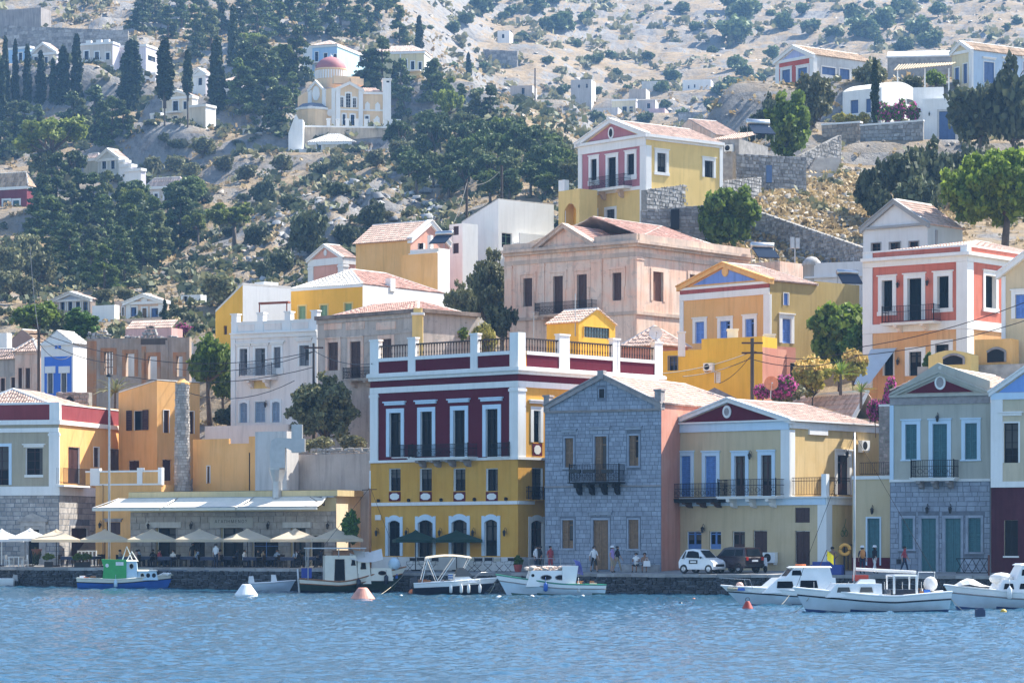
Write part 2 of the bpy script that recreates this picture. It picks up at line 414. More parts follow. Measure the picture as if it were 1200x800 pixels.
def balcony(H,f,x0,x1,yt,ys,yb,out=.9,slab_mat=None,rail_mat=None,brackets=3,scroll=True,name='balcony',bmat=None,step=.12,juliet=False,bh=.5):
 """slab > railing > bars, brackets underneath; yt rail top, ys slab top, yb slab bottom (rows)"""
 a,b=f.sx(x0,out),f.sx(x1,out);c=(a+b)/2
 fo=f.off(out)
 zt,zs,zb=fo.zy(yt,c),fo.zy(ys,c),fo.zy(yb,c)
 if juliet:out=.22;fo=f.off(out)
 mb=MB();fb(mb,f,a,b,zb,zs,-.02,out)
 fb(mb,f,a-.05,b+.05,zs-.06,zs-.005,-.02,out+.06)
 H.fix+=[mb]
 ob=part(name,mb,slab_mat or WHITE,H.root)
 o=out-.06
 mr=MB();rt=.022
 for z in(zt-.04,zs+.08,zs+(zt-zs)*.62):
  fb(mr,f,a+.03,b-.03,z,z+.035,o-rt,o+rt)
  fb(mr,f,a+.03,a+.06,z,z+.03,.0,o-rt);fb(mr,f,b-.06,b-.03,z,z+.03,.0,o-rt)
 for s_ in(a+.04,b-.04):fb(mr,f,s_-.025,s_+.025,zs,zt+.05,o-.03,o+.03)
 rl=part('railing',mr,rail_mat or IRON,ob)
 mbar=MB();bars(mbar,f,a+.08,b-.08,zs+.08,zt-.04,o,step)
 n=max(1,int(out/.14))
 for s_ in(a+.045,b-.045):
  for i in range(n):fb(mbar,f,s_-.01,s_+.01,zs+.08,zt-.04,.05+i*.14,.07+i*.14)
 if scroll:
  zz=zs+(zt-zs)*.62;st=(zt-zs)*.36;k=max(2,int((b-a)/st))
  for i in range(k):
   cs=a+(b-a)*(i+.5)/k;q=8;pts=[fo.p(cs+st*.4*math.cos(2*math.pi*j/q),zz-(zt-zs)*.25+st*.4*math.sin(2*math.pi*j/q),-.06)for j in range(q+1)]
   mbar.tube(pts,.014,4,cap=False)
 part('bars',mbar,rail_mat or IRON,rl,stuff=True)
 for i in range(brackets):
  s_=a+(b-a)*(i+.5)/brackets if brackets>1 else c
  mb2=MB();w_=.13
  pr=[(0,zb),(out*.92,zb),(out*.9,zb-bh*.3),(out*.55,zb-bh*.42),(out*.42,zb-bh*.8),(.12,zb-bh),(0,zb-bh)]
  mb2.prism([f.p(s_-w_,z,q)for q,z in pr],Vector((f.e.x,f.e.y,0))*2*w_)
  part('bracket',mb2,bmat or slab_mat or WHITE,ob)
 return ob
class House:
 def __init__(s,name,label,cat,xc,d,th,xl,xr,yb,yt,drop=7,group=None,root=None):
  O=((xc-CX)/F*d,d);t=R(th)
  s.L=Face(O,(math.cos(t),-math.sin(t)));s.Rf=Face(O,(math.sin(t),math.cos(t)))
  s.wl=-s.L.sx(xl)if xl is not None else 8;s.wr=s.Rf.sx(xr)if xr is not None else 7
  s.z0=EYE+(HY-yb)/F*d;s.z1=EYE+(HY-yt)/F*d;s.drop=drop;s.d=d
  s.root=root or thing(name,label,cat,(O[0],O[1],s.z0),group=group)
  s.wins=[];s.fix=[];s.mats=[];s.gable=0
 def mi(s,m):
  if m not in s.mats:s.mats.append(m)
  return s.mats.index(m)
 def zone(s,f,s0,s1,z0,z1,m):f.zones.append((s0,s1,z0,z1,s.mi(m)))
 def z(s,y):return EYE+(HY-y)/F*s.d
 def walls(s,mL,mR=None,reveal=None,gable=None,flat=True,depth=.25,name='wall',gside='L',gR=False,zt=None):
  a,b=s.mi(mL),s.mi(mR or mL);rv=s.mi(reveal)if reveal else None
  mb=MB();zb=s.z0-s.drop;z1=s.z1
  wall_cells(mb,s.L,-s.wl,0,zb,z1,depth,a,rv)
  wall_cells(mb,s.Rf,0,s.wr,zb,z1,depth,b,rv)
  A,B=s.L.p(-s.wl,0),s.L.p(0,0);C=s.Rf.p(s.wr,0);D=A+(C-B)
  def up(p,z):return Vector((p.x,p.y,z))
  mb.quad(up(C,zb),up(D,zb),up(D,z1),up(C,z1),b);mb.quad(up(D,zb),up(A,zb),up(A,z1),up(D,z1),a)
  if gable:
   h=gable
   f=s.L if gside=='L' else s.Rf
   w0,w1=(-s.wl,0)if gside=='L' else(0,s.wr)
   q=(C-B)if gside=='L' else(A-B)
   t=[f.p(w0,z1),f.p(w1,z1),f.p((w0+w1)/2,z1+h)]
   mb.poly(t,a if gside=='L' else b);mb.poly([t[1]+q,t[0]+q,t[2]+q],a if gside=='L' else b)
  if flat:mb.quad(up(A,z1-.15),up(B,z1-.15),up(C,z1-.15),up(D,z1-.15),a)
  o=part(name,mb,s.mats,s.root);return o
 def band(s,zb,zt,out,m,name='cornice',l=True,r=True,lend=0,rend=0,both=True):
  mb=MB()
  if l:fb(mb,s.L,-s.wl-lend,out if r else 0,zb,zt,-.03,out)
  if r:fb(mb,s.Rf,0 if l else 0,s.wr+rend,zb,zt,-.03,out)
  return part(name,mb,m,s.root)
 def pilaster(s,f,s0,s1,zb,zt,m,out=.08,name='pilaster',cap=True):
  mb=MB();fb(mb,f,s0,s1,zb,zt,-.03,out)
  if cap:
   fb(mb,f,s0-.06,s1+.06,zt-.28,zt-.1,-.03,out+.05)
  return part(name,mb,m,s.root)
 def corner(s,wl,wr,zb,zt,m,out=.08,name='pilaster',cap=True):
  mb=MB()
  fb(mb,s.L,-wl,out,zb,zt,-.03,out);fb(mb,s.Rf,0,wr,zb,zt,-.03,out)
  if cap:
   fb(mb,s.L,-wl-.06,out+.05,zt-.28,zt-.1,-.03,out+.05);fb(mb,s.Rf,0,wr+.06,zt-.28,zt-.1,-.03,out+.05)
  return part(name,mb,m,s.root)
 def corners4(s,z):
  A,B=s.L.p(-s.wl,z),s.L.p(0,z);C=s.Rf.p(s.wr,z);return A,B,C,A+(C-B)
 def gable_roof(s,h,m=None,side='L',over=.18,eave=.12,ridge_mat=None,lift=.02,front=0.0):
  """ridge runs back from the gable on face `side`"""
  m=m or TILE;A,B,C,D=s.corners4(s.z1+lift)
  if side=='R':A,B,C,D=B,C,D,A
  up=Vector((0,0,h));m1=(A+B)/2+up;m2=(D+C)/2+up
  fw=(A-D).normalized();m1=m1+fw*front;m2=m2-fw*over
  l=(B-A).normalized();sl=(m1-(B+fw*front));k=eave/max(.01,(B-A).length/2)
  for(e0,e1)in(((B+fw*front),(C-fw*over)),((D-fw*over),(A+fw*front))):
   t0,t1=(m1,m2)if e0==B+fw*front else(m2,m1)
   x0=e0-(t0-e0)*k;x1=e1-(t1-e1)*k
   s.roof_plane([x0,x1,t1,t0],m)
  mb=MB();mb.tube([m1,m2],.11,6);part('ridge',mb,ridge_mat or MORTAR,s.root)
  return m1,m2
 def roof_plane(s,poly,m,name='roof'):
  mb=MB();tiled(mb,poly,1);mb2=MB();mb2.poly([p-Vector((0,0,.03))for p in poly])
  o=part(name,mb2,MORTAR,s.root);o2=part('tiles',mb,m,o,stuff=True);return o
 def hip_roof(s,h,m=None,over=.25,frac=.5,ridge_mat=None,lift=.02):
  m=m or TILE;A,B,C,D=s.corners4(s.z1+lift);c=(A+C)/2
  def out(p):q=(p-c);q.z=0;return p+q.normalized()*over*1.4
  A,B,C,D=out(A),out(B),out(C),out(D)
  wl,wr=(B-A).length,(C-B).length
  if wr>=wl:
   k=frac*wl/wr;e=(A+B)/2;g=(D+C)/2;r1=e+(g-e)*k;r2=g+(e-g)*k
   r1.z+=h;r2.z+=h;pl=[[A,B,r1],[B,C,r2,r1],[C,D,r2],[D,A,r1,r2]];hips=[(A,r1),(B,r1),(C,r2),(D,r2),(r1,r2)]
  else:
   k=frac*wr/wl;e=(B+C)/2;g=(A+D)/2;r1=e+(g-e)*k;r2=g+(e-g)*k
   r1.z+=h;r2.z+=h;pl=[[B,C,r1],[A,B,r1,r2],[D,A,r2],[C,D,r2,r1]];hips=[(B,r1),(C,r1),(A,r2),(D,r2),(r1,r2)]
  for q in pl:s.roof_plane(q,m)
  mb=MB()
  for a,b in hips:
   if(a-b).length>.2:mb.tube([a,b],.1,5)
  part('ridge',mb,ridge_mat or MORTAR,s.root)
  return r1,r2
PITCH=.24
def tiled(mb,poly,m=0):
 """barrel tiles laid over a roof plane: poly[0]-poly[1] is the eave"""
 poly=[Vector(p)for p in poly];A=poly[0];a=(poly[1]-poly[0]).normalized()
 n=Vector((0,0,0))
 for i in range(len(poly)):n+=(poly[i]-A).cross(poly[(i+1)%len(poly)]-A)
 n.normalize()
 if n.z<0:n=-n
 b=n.cross(a).normalized()
 if b.z<0:b=-b
 q=[((p-A).dot(a),(p-A).dot(b))for p in poly]
 s0,s1=min(x for x,_ in q),max(x for x,_ in q)
 far=A.y>330;pit=PITCH*(2 if far else 1);row=.42*(2.2 if far else 1)
 prof=((-.5,0),(-.28,.055),(0,.085),(.28,.055),(.5,0))if not far else((-.5,0),(0,.1),(.5,0))
 nc=max(1,int(round((s1-s0)/pit)));pit=(s1-s0)/nc
 for i in range(nc):
  c=s0+pit*(i+.5);lo,hi=1e9,-1e9
  for j in range(len(q)):
   (xa,ya),(xb,yb)=q[j],q[(j+1)%len(q)]
   if abs(xa-xb)<1e-6:continue
   t=(c-xa)/(xb-xa)
   if-1e-6<=t<=1+1e-6:y=ya+(yb-ya)*t;lo=min(lo,y);hi=max(hi,y)
  if hi-lo<.1:continue
  nr=max(1,int((hi-lo)/row));jit=rnd.uniform(-.012,.012)
  for r in range(nr):
   v0,v1=lo+(hi-lo)*r/nr-.02,lo+(hi-lo)*(r+1)/nr
   g=rnd.uniform(0,.012);n0=len(mb.v);kx=len(prof)
   for(u,hh)in prof:mb.v.append(tuple(A+a*(c+u*pit+jit)+b*v0+n*(hh+.035+g)))
   for(u,hh)in prof:mb.v.append(tuple(A+a*(c+u*pit*.9+jit)+b*v1+n*(hh*.85)))
   for k in range(kx-1):mb.f.append((n0+k,n0+k+1,n0+kx+k+1,n0+kx+k));mb.m.append(0)
   mb.v+=[tuple(A+a*(c+u*pit+jit)+b*v0+n*(-.01))for u in(-.5,.5)]
   mb.f.append(tuple([n0+2*kx,n0+2*kx+1]+[n0+kx-1-k for k in range(kx)]));mb.m.append(0)
def masonry(H_root,f,s0,s1,z0,z1,mat_,ch=.32,bw=.6,ops=(),name='stonework',seed=1,proud=.014,gap=.018,jm=None,single=False,rubble=0.0,o=0.0,piece='stone',back=True,zf=None):
 """coursed stones standing proud of recessed joints; ops are holes (s0,s1,z0,z1)"""
 rr=random.Random(seed);mb=MB();out=[];z=z0;row=0
 while z<z1-.06:
  h=min(ch*rr.uniform(.85,1.18),z1-z)
  if z1-z-h<ch*.4:h=z1-z
  s=s0-(bw*.5 if row%2 else 0)*rr.uniform(.7,1)
  while s<s1:
   w_=bw*rr.uniform(.6,1.45);a,b=max(s,s0),min(s+w_,s1);s+=w_
   if s1-s<bw*.3 and s<s1:b=s1;s=s1+1
   if b-a<.08:continue
   segs=[(a,b)]
   for(p0,p1,q0,q1)in ops:
    if q0<z+h-.02 and q1>z+.02:
     ns=[]
     for(x,y)in segs:
      if p1<=x or p0>=y:ns.append((x,y));continue
      if p0-x>.06:ns.append((x,p0))
      if y-p1>.06:ns.append((p1,y))
     segs=ns
   for(x,y)in segs:
    zt=z+h
    if zf:zt=min(zt,zf((x+y)/2))
    if zt-z<.06:continue
    j=lambda:rr.uniform(-1,1)*rubble*ch
    pr=o+proud*rr.uniform(.4,1.3)
    g=gap;bev=.006+rubble*.09
    A=[(x+g+j(),z+g+j()),(y-g+j(),z+g+j()),(y-g+j(),zt-g+j()),(x+g+j(),zt-g+j())]
    cx_,cz=(x+y)/2,(z+zt)/2
    I=[(u+math.copysign(min(bev,abs(cx_-u)*.5),cx_-u),v+math.copysign(min(bev,abs(cz-v)*.5),cz-v))for u,v in A]
    m2=MB()if single else mb
    n0=len(m2.v)
    m2.v+=[tuple(f.p(u,v,o-.02))for u,v in A]+[tuple(f.p(u,v,pr))for u,v in I]
    m2.f.append((n0+4,n0+5,n0+6,n0+7));m2.m.append(0)
    for k in range(4):
     k2=(k+1)%4;m2.f.append((n0+k,n0+k2,n0+4+k2,n0+4+k));m2.m.append(0)
    if single:out.append(m2)
  z+=h;row+=1
 if single:
  for m2 in out[:300]:part(piece,m2,mat_,H_root)
  if out[300:]:
   m3=MB()
   for m2 in out[300:]:
    n0=len(m3.v);m3.v+=m2.v;m3.f+=[tuple(n0+i for i in q)for q in m2.f];m3.m+=m2.m
   part(name,m3,mat_,H_root,stuff=True)
  return None
 return part(name,mb,mat_,H_root,stuff=True)if mb.f else None
TD=[200,215,230,245,260,280,300,330,360,400,450,520,600,700,800,900,1050,1250,1600]
TT={-700:[740,730,672,560,500,460,440,410,390,370,335,280,215,125,55,15,-30,-80,-150],0:[740,730,672,560,490,450,430,405,385,365,330,270,205,115,50,10,-40,-90,-160],150:[740,725,672,540,480,445,420,398,382,360,328,265,200,105,45,5,-40,-90,-160],300:[740,690,580,500,430,400,388,375,360,340,300,240,180,95,40,0,-40,-90,-160],450:[725,660,560,500,440,385,360,335,315,292,258,212,180,100,45,8,-40,-90,-160],600:[685,650,540,470,420,370,335,310,290,258,218,172,132,128,122,100,40,-20,-130],750:[685,640,520,450,405,310,262,246,236,228,222,212,200,182,155,125,65,-5,-125],900:[685,620,500,440,385,312,240,212,195,174,150,150,150,145,135,115,62,-5,-125],1050:[685,600,475,420,365,302,264,228,196,163,128,112,110,105,100,88,45,-12,-125],1200:[685,600,485,420,362,302,268,234,200,166,128,110,106,100,95,80,35,-20,-130],1900:[685,620,520,450,395,340,300,255,215,178,138,115,108,100,90,72,28,-25,-135]}
TX=sorted(TT);LTD=np.log(TD)
TZ=np.array([[EYE+(HY-y)/F*d for y,d in zip(TT[x],TD)]for x in TX])
def fnoise(X,Y,sc,seed=0,octv=4):
 """cheap value noise on numpy arrays"""
 out=np.zeros_like(X,dtype=float);amp=1;tot=0
 for o in range(octv):
  x,y=X/sc*2**o+seed*17.3+o*5.1,Y/sc*2**o+seed*9.7+o*3.3
  xi,yi=np.floor(x).astype(np.int64),np.floor(y).astype(np.int64);fx,fy=x-xi,y-yi
  fx=fx*fx*(3-2*fx);fy=fy*fy*(3-2*fy)
  def h(a,b):
   n=(a*374761393+b*668265263+seed*974711)&0x7fffffff
   n=((n^(n>>13))*1274126177)&0x7fffffff
   return((n^(n>>16))&0xffff)/65535.
  v=(h(xi,yi)*(1-fx)+h(xi+1,yi)*fx)*(1-fy)+(h(xi,yi+1)*(1-fx)+h(xi+1,yi+1)*fx)*fy
  out+=amp*(v-.5);tot+=amp*.5;amp*=.5
 return out/tot
PADS=[(112,692,90,14,9),(155,694,94,12,9),(178,686,103,6,6),(22,696,80,9,8),(52,693,81,9,8),(235,640,105,7,6),(272,640,118,7,6),(210,612,145,10,6),(240,606,146,8,6),(183,606,146,5,5),(130,548,218,10,7),(160,544,217,9,6),(105,552,217,7,6),(195,524,243,10,8),(10,522,247,10,8),(410,600,160,16,8),(388,576,182,12,6),(385,668,92,11,8),(470,655,97,12,8),(90,352,366,6,5),(168,350,380,8,5),(230,362,360,4,5),(935,418,108,8,9),(985,425,108,8,9),(1150,400,115,12,9),(1033,380,142,8,8),(1105,366,168,8,5),(1075,412,100,9,7),(683,872,118,9,8),(733,858,140,10,8),(712,850,144,9,8),(770,846,148,7,7),(818,900,108,10,8),(750,880,120,8,8),(765,900,110,9,8),(760,850,136,8,8),(612,800,120,9,8),(673,830,136,7,7),(592,980,54,8,8)]
def terrain_z(px,d,detail=True):
 px=np.atleast_1d(np.asarray(px,float));d=np.atleast_1d(np.asarray(d,float))
 ld=np.log(np.clip(d,200,1600))
 cols=np.array([np.interp(ld,LTD,TZ[i])for i in range(len(TX))])
 k=np.clip(np.searchsorted(TX,px)-1,0,len(TX)-2);x0=np.array(TX)[k];x1=np.array(TX)[k+1]
 t=np.clip((px-x0)/(x1-x0),0,1);t=t*t*(3-2*t);idx=np.arange(len(px))
 z=cols[k,idx]*(1-t)+cols[k+1,idx]*t
 if detail:
  X=(px-CX)/F*d
  a=np.clip((d-330)/250,0,1)
  z=z+fnoise(X,d,60,3)*3.2*a+fnoise(X,d,16,5)*2.4*a+fnoise(X,d,5,8,3)*np.clip((d-250)/100,0,1)*.9
  cr=np.exp(-((px-390)/110)**2-((d-455)/55)**2)+.8*np.exp(-((px-535)/40)**2-((d-740)/70)**2)
  rid=1-np.abs(fnoise(X,d,14,11,4))*2
  z=z+cr*(rid*8-2.5)
  far=np.clip((d-560)/150,0,1)*np.clip(fnoise(X,d,120,21,2)*2+.9,0,1);st=5.0
  zz=z+fnoise(X,d,40,14,2)*2.5;q=zz/st;fr=q-np.floor(q);z=z+far*st*(np.clip((fr-.62)/.38,0,1)-fr)*.75
 X=(px-CX)/F*d
 for(a,b,r,wx_,wy_)in PADS:
  q=np.maximum(np.abs(X-(a-CX)/F*b)/wx_,np.abs(d-b-2)/wy_);k_=np.clip((2.5-q)/1.5,0,1);k_=k_*k_*(3-2*k_);z=z*(1-k_)+(EYE+(HY-r)/F*b)*k_
 return z
def ground(px,d):return float(terrain_z(px,d)[0])
def G(px,d):return Vector(((px-CX)/F*d,d,ground(px,d)))
tx=np.concatenate([np.linspace(-700,-40,34)[:-1],np.linspace(-40,1240,330),np.linspace(1240,1900,34)[1:]])
td=np.concatenate([np.linspace(200,420,120)[:-1],np.exp(np.linspace(np.log(420),np.log(1600),330))])
GX,GD=np.meshgrid(tx,td);gz=terrain_z(GX.ravel(),GD.ravel());gx=((GX-CX)/F*GD).ravel()
gv=np.stack([gx,GD.ravel(),gz],1)
def sheet(name,verts,nr,nc,m,smooth=True):
 me=bpy.data.meshes.new(name);me.vertices.add(len(verts));me.vertices.foreach_set('co',verts.astype(np.float32).ravel())
 i,j=np.meshgrid(np.arange(nr-1),np.arange(nc-1),indexing='ij');a=(i*nc+j).ravel()
 f=np.stack([a,a+1,a+nc+1,a+nc],1).astype(np.int32);n=len(f)
 me.loops.add(n*4);me.loops.foreach_set('vertex_index',f.ravel());me.polygons.add(n)
 me.polygons.foreach_set('loop_start',np.arange(n)*4);me.polygons.foreach_set('loop_total',np.full(n,4))
 me.polygons.foreach_set('use_smooth',np.full(n,smooth));me.update(calc_edges=True);me.validate();me.materials.append(m)
 o=bpy.data.objects.new(name,me);COL.objects.link(o);return o
def ground_material():
 m,t,b,N,L=nodes('dry_hillside');b.inputs['Roughness'].default_value=.95;b.inputs['Specular IOR Level'].default_value=.1
 geo=N('ShaderNodeNewGeometry')
 def noise(sc,det=6,rough=.6,sz=1):
  mp=N('ShaderNodeMapping');mp.inputs['Scale'].default_value=(sc,sc,sc*sz);L(geo.outputs['Position'],mp.inputs[0])
  n=N('ShaderNodeTexNoise');n.inputs['Scale'].default_value=1;n.inputs['Detail'].default_value=det;n.inputs['Roughness'].default_value=rough
  L(mp.outputs[0],n.inputs['Vector']);return n.outputs[0]
 def ramp(src,stops):
  r=N('ShaderNodeValToRGB');e=r.color_ramp.elements
  e[0].position,e[0].color=stops[0][0],rgb(stops[0][1]);e[1].position,e[1].color=stops[-1][0],rgb(stops[-1][1])
  for p,c in stops[1:-1]:x=e.new(p);x.color=rgb(c)
  L(src,r.inputs[0]);return r.outputs[0]
 def mix(f,a,c):
  x=N('ShaderNodeMix');x.data_type='RGBA';L(f,x.inputs[0]);L(a,x.inputs[6]);L(c,x.inputs[7]);return x.outputs[2]
 straw=ramp(noise(.5,9,.78),[(.30,(.07,.065,.04)),(.43,(.24,.18,.11)),(.55,(.31,.23,.14)),(.68,(.36,.28,.19)),(.78,(.25,.22,.18))])
 rock=ramp(noise(.55,8,.75,.5),[(.3,(.07,.07,.075)),(.48,(.22,.21,.20)),(.62,(.27,.255,.235)),(.75,(.20,.17,.14))])
 sep=N('ShaderNodeSeparateXYZ');L(geo.outputs['True Normal'],sep.inputs[0])
 sl=N('ShaderNodeMapRange');sl.inputs[1].default_value=.9;sl.inputs[2].default_value=.72;L(sep.outputs[2],sl.inputs[0])
 pn=N('ShaderNodeMapRange');pn.inputs[1].default_value=.5;pn.inputs[2].default_value=.62;L(noise(.12,6,.7),pn.inputs[0])
 mxx=N('ShaderNodeMath');mxx.operation='MAXIMUM';L(sl.outputs[0],mxx.inputs[0]);L(pn.outputs[0],mxx.inputs[1])
 L(mix(mxx.outputs[0],straw,rock),b.inputs['Base Color'])
 bp=N('ShaderNodeBump');bp.inputs['Strength'].default_value=.9;bp.inputs['Distance'].default_value=.6
 L(noise(.7,8,.7),bp.inputs['Height']);L(bp.outputs[0],b.inputs['Normal']);return m
HILL=ground_material()
hill=sheet('hillside_ground',gv,len(td),len(tx),HILL);hill['kind']='structure'
wu=np.concatenate([-np.geomspace(17.5,.215,22),np.linspace(-.2,.2,720),np.geomspace(.215,17.5,22)])
wy=np.concatenate([np.linspace(-640,48,20),50*np.exp(np.linspace(0,np.log(238/50),640))])
WU,WY=np.meshgrid(wu,wy);y=WY.ravel();x=np.clip(WU.ravel()*np.clip(y,50,None),-880,880)
rs=np.random.RandomState(4);wz=np.zeros_like(x)
for i in range(56):
 lam=np.exp(rs.uniform(np.log(.32),np.log(3.0)));th=rs.normal(-.4,.85);kx,ky=math.sin(th)*2*math.pi/lam,math.cos(th)*2*math.pi/lam
 ph=kx*x+ky*y+rs.uniform(0,6.28)+fnoise(x,y,9,i,2)*1.4
 s_=np.sin(ph);wz+=.0115*lam**.8*(1-np.abs(s_)*.9+.25*s_)
wz*=.55+.6*np.clip(.5+fnoise(x,y,28,77,3),0,1.3)
fade=np.clip((.207-np.abs(x/np.clip(y,50,None)))/.01,0,1)*np.clip((y-46)/8,0,1)
def water_material():
 m,t,b,N,L=nodes('sea_water');b.inputs['Base Color'].default_value=(.018,.075,.13,1);b.inputs['Roughness'].default_value=.12
 b.inputs['IOR'].default_value=1.33;b.inputs['Specular IOR Level'].default_value=.5
 geo=N('ShaderNodeNewGeometry');mp=N('ShaderNodeMapping');mp.inputs['Scale'].default_value=(3.2,4.6,1);mp.inputs['Rotation'].default_value=(0,0,.4)
 L(geo.outputs['Position'],mp.inputs[0]);n=N('ShaderNodeTexNoise');n.inputs['Scale'].default_value=1;n.inputs['Detail'].default_value=5
 L(mp.outputs[0],n.inputs['Vector']);bp=N('ShaderNodeBump');bp.inputs['Strength'].default_value=.45;bp.inputs['Distance'].default_value=.12
 L(n.outputs[0],bp.inputs['Height']);L(bp.outputs[0],b.inputs['Normal']);return m
wz=(wz-wz.mean())*fade
sea=sheet('sea_water',np.stack([x,y,wz],1),len(wy),len(wu),water_material());sea['kind']='structure'
QL=[(-900,262),(-150,229),(0,222),(420,205),(760,190),(1000,183),(1200,177),(1500,168),(2000,156)]
QZ=1.3
def qd(px):return float(np.interp(px,[a for a,_ in QL],[b for _,b in QL]))
def Q(px,back=0,z=None):
 d=qd(px)+back;return Vector(((px-CX)/F*d,d,pave_z(px,back)if z is None else z))
def pave_z(px,back):return QZ+.03+min(max(back,0),8)*.028+(.2 if px<440 else 0)*min(1,max(0,(440-px)/40))
PAVE=mat('worn_flagstone',(.27,.26,.25),.9,var=.25,scale=1.2,bump=.4,bscale=6)
mb=MB();rows=[]
qs=sorted(set(list(range(-880,2000,40))+[400,440]))
for back in(0,1.5,4,8,30,60):
 rows.append([Vector(((px-CX)/F*(qd(px)+back),qd(px)+back,pave_z(px,back)))for px in qs])
mb.grid(rows);struct('quay_pavement',mb,PAVE)
tq=thing('quay_wall','long dark rubble stone quay wall between the water and the pavement','quay wall',Q(760,0,0))
mb=MB()
for i in range(len(QL)-1):
 a,b=Q(QL[i][0],.25,0),Q(QL[i+1][0],.25,0)
 za,zb=pave_z(QL[i][0],0)-.02,pave_z(QL[i+1][0],0)-.02
 mb.quad(a-Vector((0,0,2)),b-Vector((0,0,2)),b+Vector((0,0,zb)),a+Vector((0,0,za)))
part('core',mb,JOINT,tq)
for i in range(1,len(QL)-2):
 a,b=Q(QL[i][0],0,0),Q(QL[i+1][0],0,0);f=Face((a.x,a.y),((b-a).x,(b-a).y));ln=(b-a).length
 zt=pave_z((QL[i][0]+QL[i+1][0])/2,0)
 masonry(tq,f,0,ln,-.5,zt-.16,STONED,.26,.42,seed=i+40,proud=.09,gap=.02,rubble=.22,o=-.14,name='rubble')
mb=MB()
for i in range(len(qs)-1):
 if not-200<=qs[i]<=1500:continue
 a,b=Q(qs[i]),Q(qs[i+1]);u=(b-a);k=max(1,int(u.length/1.1));nrm=Vector((u.y,-u.x,0)).normalized()
 for j in range(k):
  p,q=a+u*(j/k)+u.normalized()*.012,a+u*((j+1)/k)-u.normalized()*.012
  dz=Vector((0,0,rnd.uniform(-.012,.012)));t_=Vector((0,0,.02));lo=Vector((0,0,-.18));o_=nrm*(.06+rnd.uniform(-.02,.02))
  mb.hexa([p+o_+lo+dz,q+o_+lo+dz,q-nrm*.5+lo+dz,p-nrm*.5+lo+dz,p+o_+t_+dz,q+o_+t_+dz,q-nrm*.5+t_+dz,p-nrm*.5+t_+dz])
part('coping',mb,mat('quay_coping',(.30,.29,.28),.9,var=.2,scale=2,island=.25),tq,stuff=True)
BURG=plaster('burgundy_paint',(.115,.008,.02),(.13,.012,.025),.25,.2)
YEL=plaster('golden_yellow_paint',(.63,.32,.055),(.68,.38,.08),.3,.22)
CREAM=plaster('beige_paint',(.58,.45,.27),(.63,.50,.32),.3,.2)
MUST=plaster('mustard_paint',(.74,.40,.14),(.77,.45,.19),.3,.25)
SALM=plaster('salmon_paint',(.56,.24,.17),(.60,.30,.22),.4,.3)
GREYST=mat('grey_coping_stone',(.30,.27,.26),.9,var=.2,scale=3,bump=.3,bscale=8)
TEAL=mat('teal_wood',(.035,.13,.15),.5,var=.15,scale=6)
BLUEP=mat('blue_painted_wood',(.10,.22,.50),.5,var=.15,scale=6)
DGREEN=mat('dark_green_wood',(.004,.010,.013),.6,var=.15,scale=6,spec=.12)
REDBR=mat('red_brown_wood',(.05,.016,.014),.55,var=.2,scale=7)
LAMPM=mat('lantern_iron',(.02,.02,.02),.5)
def lantern(H,f,px,py,name='lantern'):
 a=f.sx(px);z=f.zy(py,a);mb=MB()
 c=f.p(a,z,.28)
 mb.tube([f.p(a,z-.1,0),f.p(a,z+.28,.06),f.p(a,z+.36,.2),c+Vector((0,0,.2))],.018,4)
 mb.lathe([(.02,-.24),(.07,-.2),(.11,.06),(.14,.07),(.05,.17),(.015,.22)],c,6)
 return part(name,mb,LAMPM,H.root)
def aircon(H,f,px,py,s=.8,out=.0,name='air_conditioner'):
 a=f.sx(px);z=f.zy(py,a);h=s*.72;mb=MB()
 fb(mb,f,a-s/2,a+s/2,z-h/2,z+h/2,out+.08,out+.4)
 fb(mb,f,a-s*.4,a-s*.36,z-h/2-.12,z-h/2+.0,out,out+.36);fb(mb,f,a+s*.36,a+s*.4,z-h/2-.12,z-h/2+.0,out,out+.36)
 o=part(name,mb,PLASW,H.root);m2=MB();disc(m2,f,a-s*.12,z,h*.4,h*.4,out+.4,out+.412,14);part('fan_grille',m2,IRON,o);return o
def gable_hip(H,h,hipf,m,eave=.15,front=.1):
 """ridge from the front gable to a hipped back end"""
 A,B,C,D=H.corners4(H.z1+.03);u=Vector((0,0,h));fw=(A-D).normalized();ap=(A+B)/2+u-fw*.15;bk=(D+C)/2+u;ln=(bk-ap).length
 re=ap+(bk-ap)*hipf
 def ov(p,q):return p-(q-p)*(eave/((q-p).length))
 B2,C2,A2,D2=ov(B,(A+B)/2+u),ov(C,re),ov(A,(A+B)/2+u),ov(D,re)
 B2-=fw*.15;A2-=fw*.15
 H.roof_plane([B2,C2,re,ap],m);H.roof_plane([C2,D2,re],m);H.roof_plane([D2,A2,ap,re],m)
 mb=MB();mb.tube([ap,re],.12,6);mb.tube([re,C2],.11,6);mb.tube([re,D2],.11,6);part('ridge',mb,MORTAR,H.root)
def rake(H,f,s0,s1,z,h,th=.3,o0=-.02,o1=.12,m=None,name='cornice',drop=0):
 """raking cornice of a pediment, with its bed moulding"""
 mb=MB();c=(s0+s1)/2
 fbar(mb,f,(s0,z),(c,z+h),th,o0,o1);fbar(mb,f,(c,z+h),(s1,z),th,o0,o1-.003)
 fbar(mb,f,(s0-.05,z+.06),(c,z+h+.06),.1,o0,o1+.1);fbar(mb,f,(c,z+h+.06),(s1+.05,z+.06),.1,o0,o1+.097)
 return part(name,mb,m or WHITE,H.root)
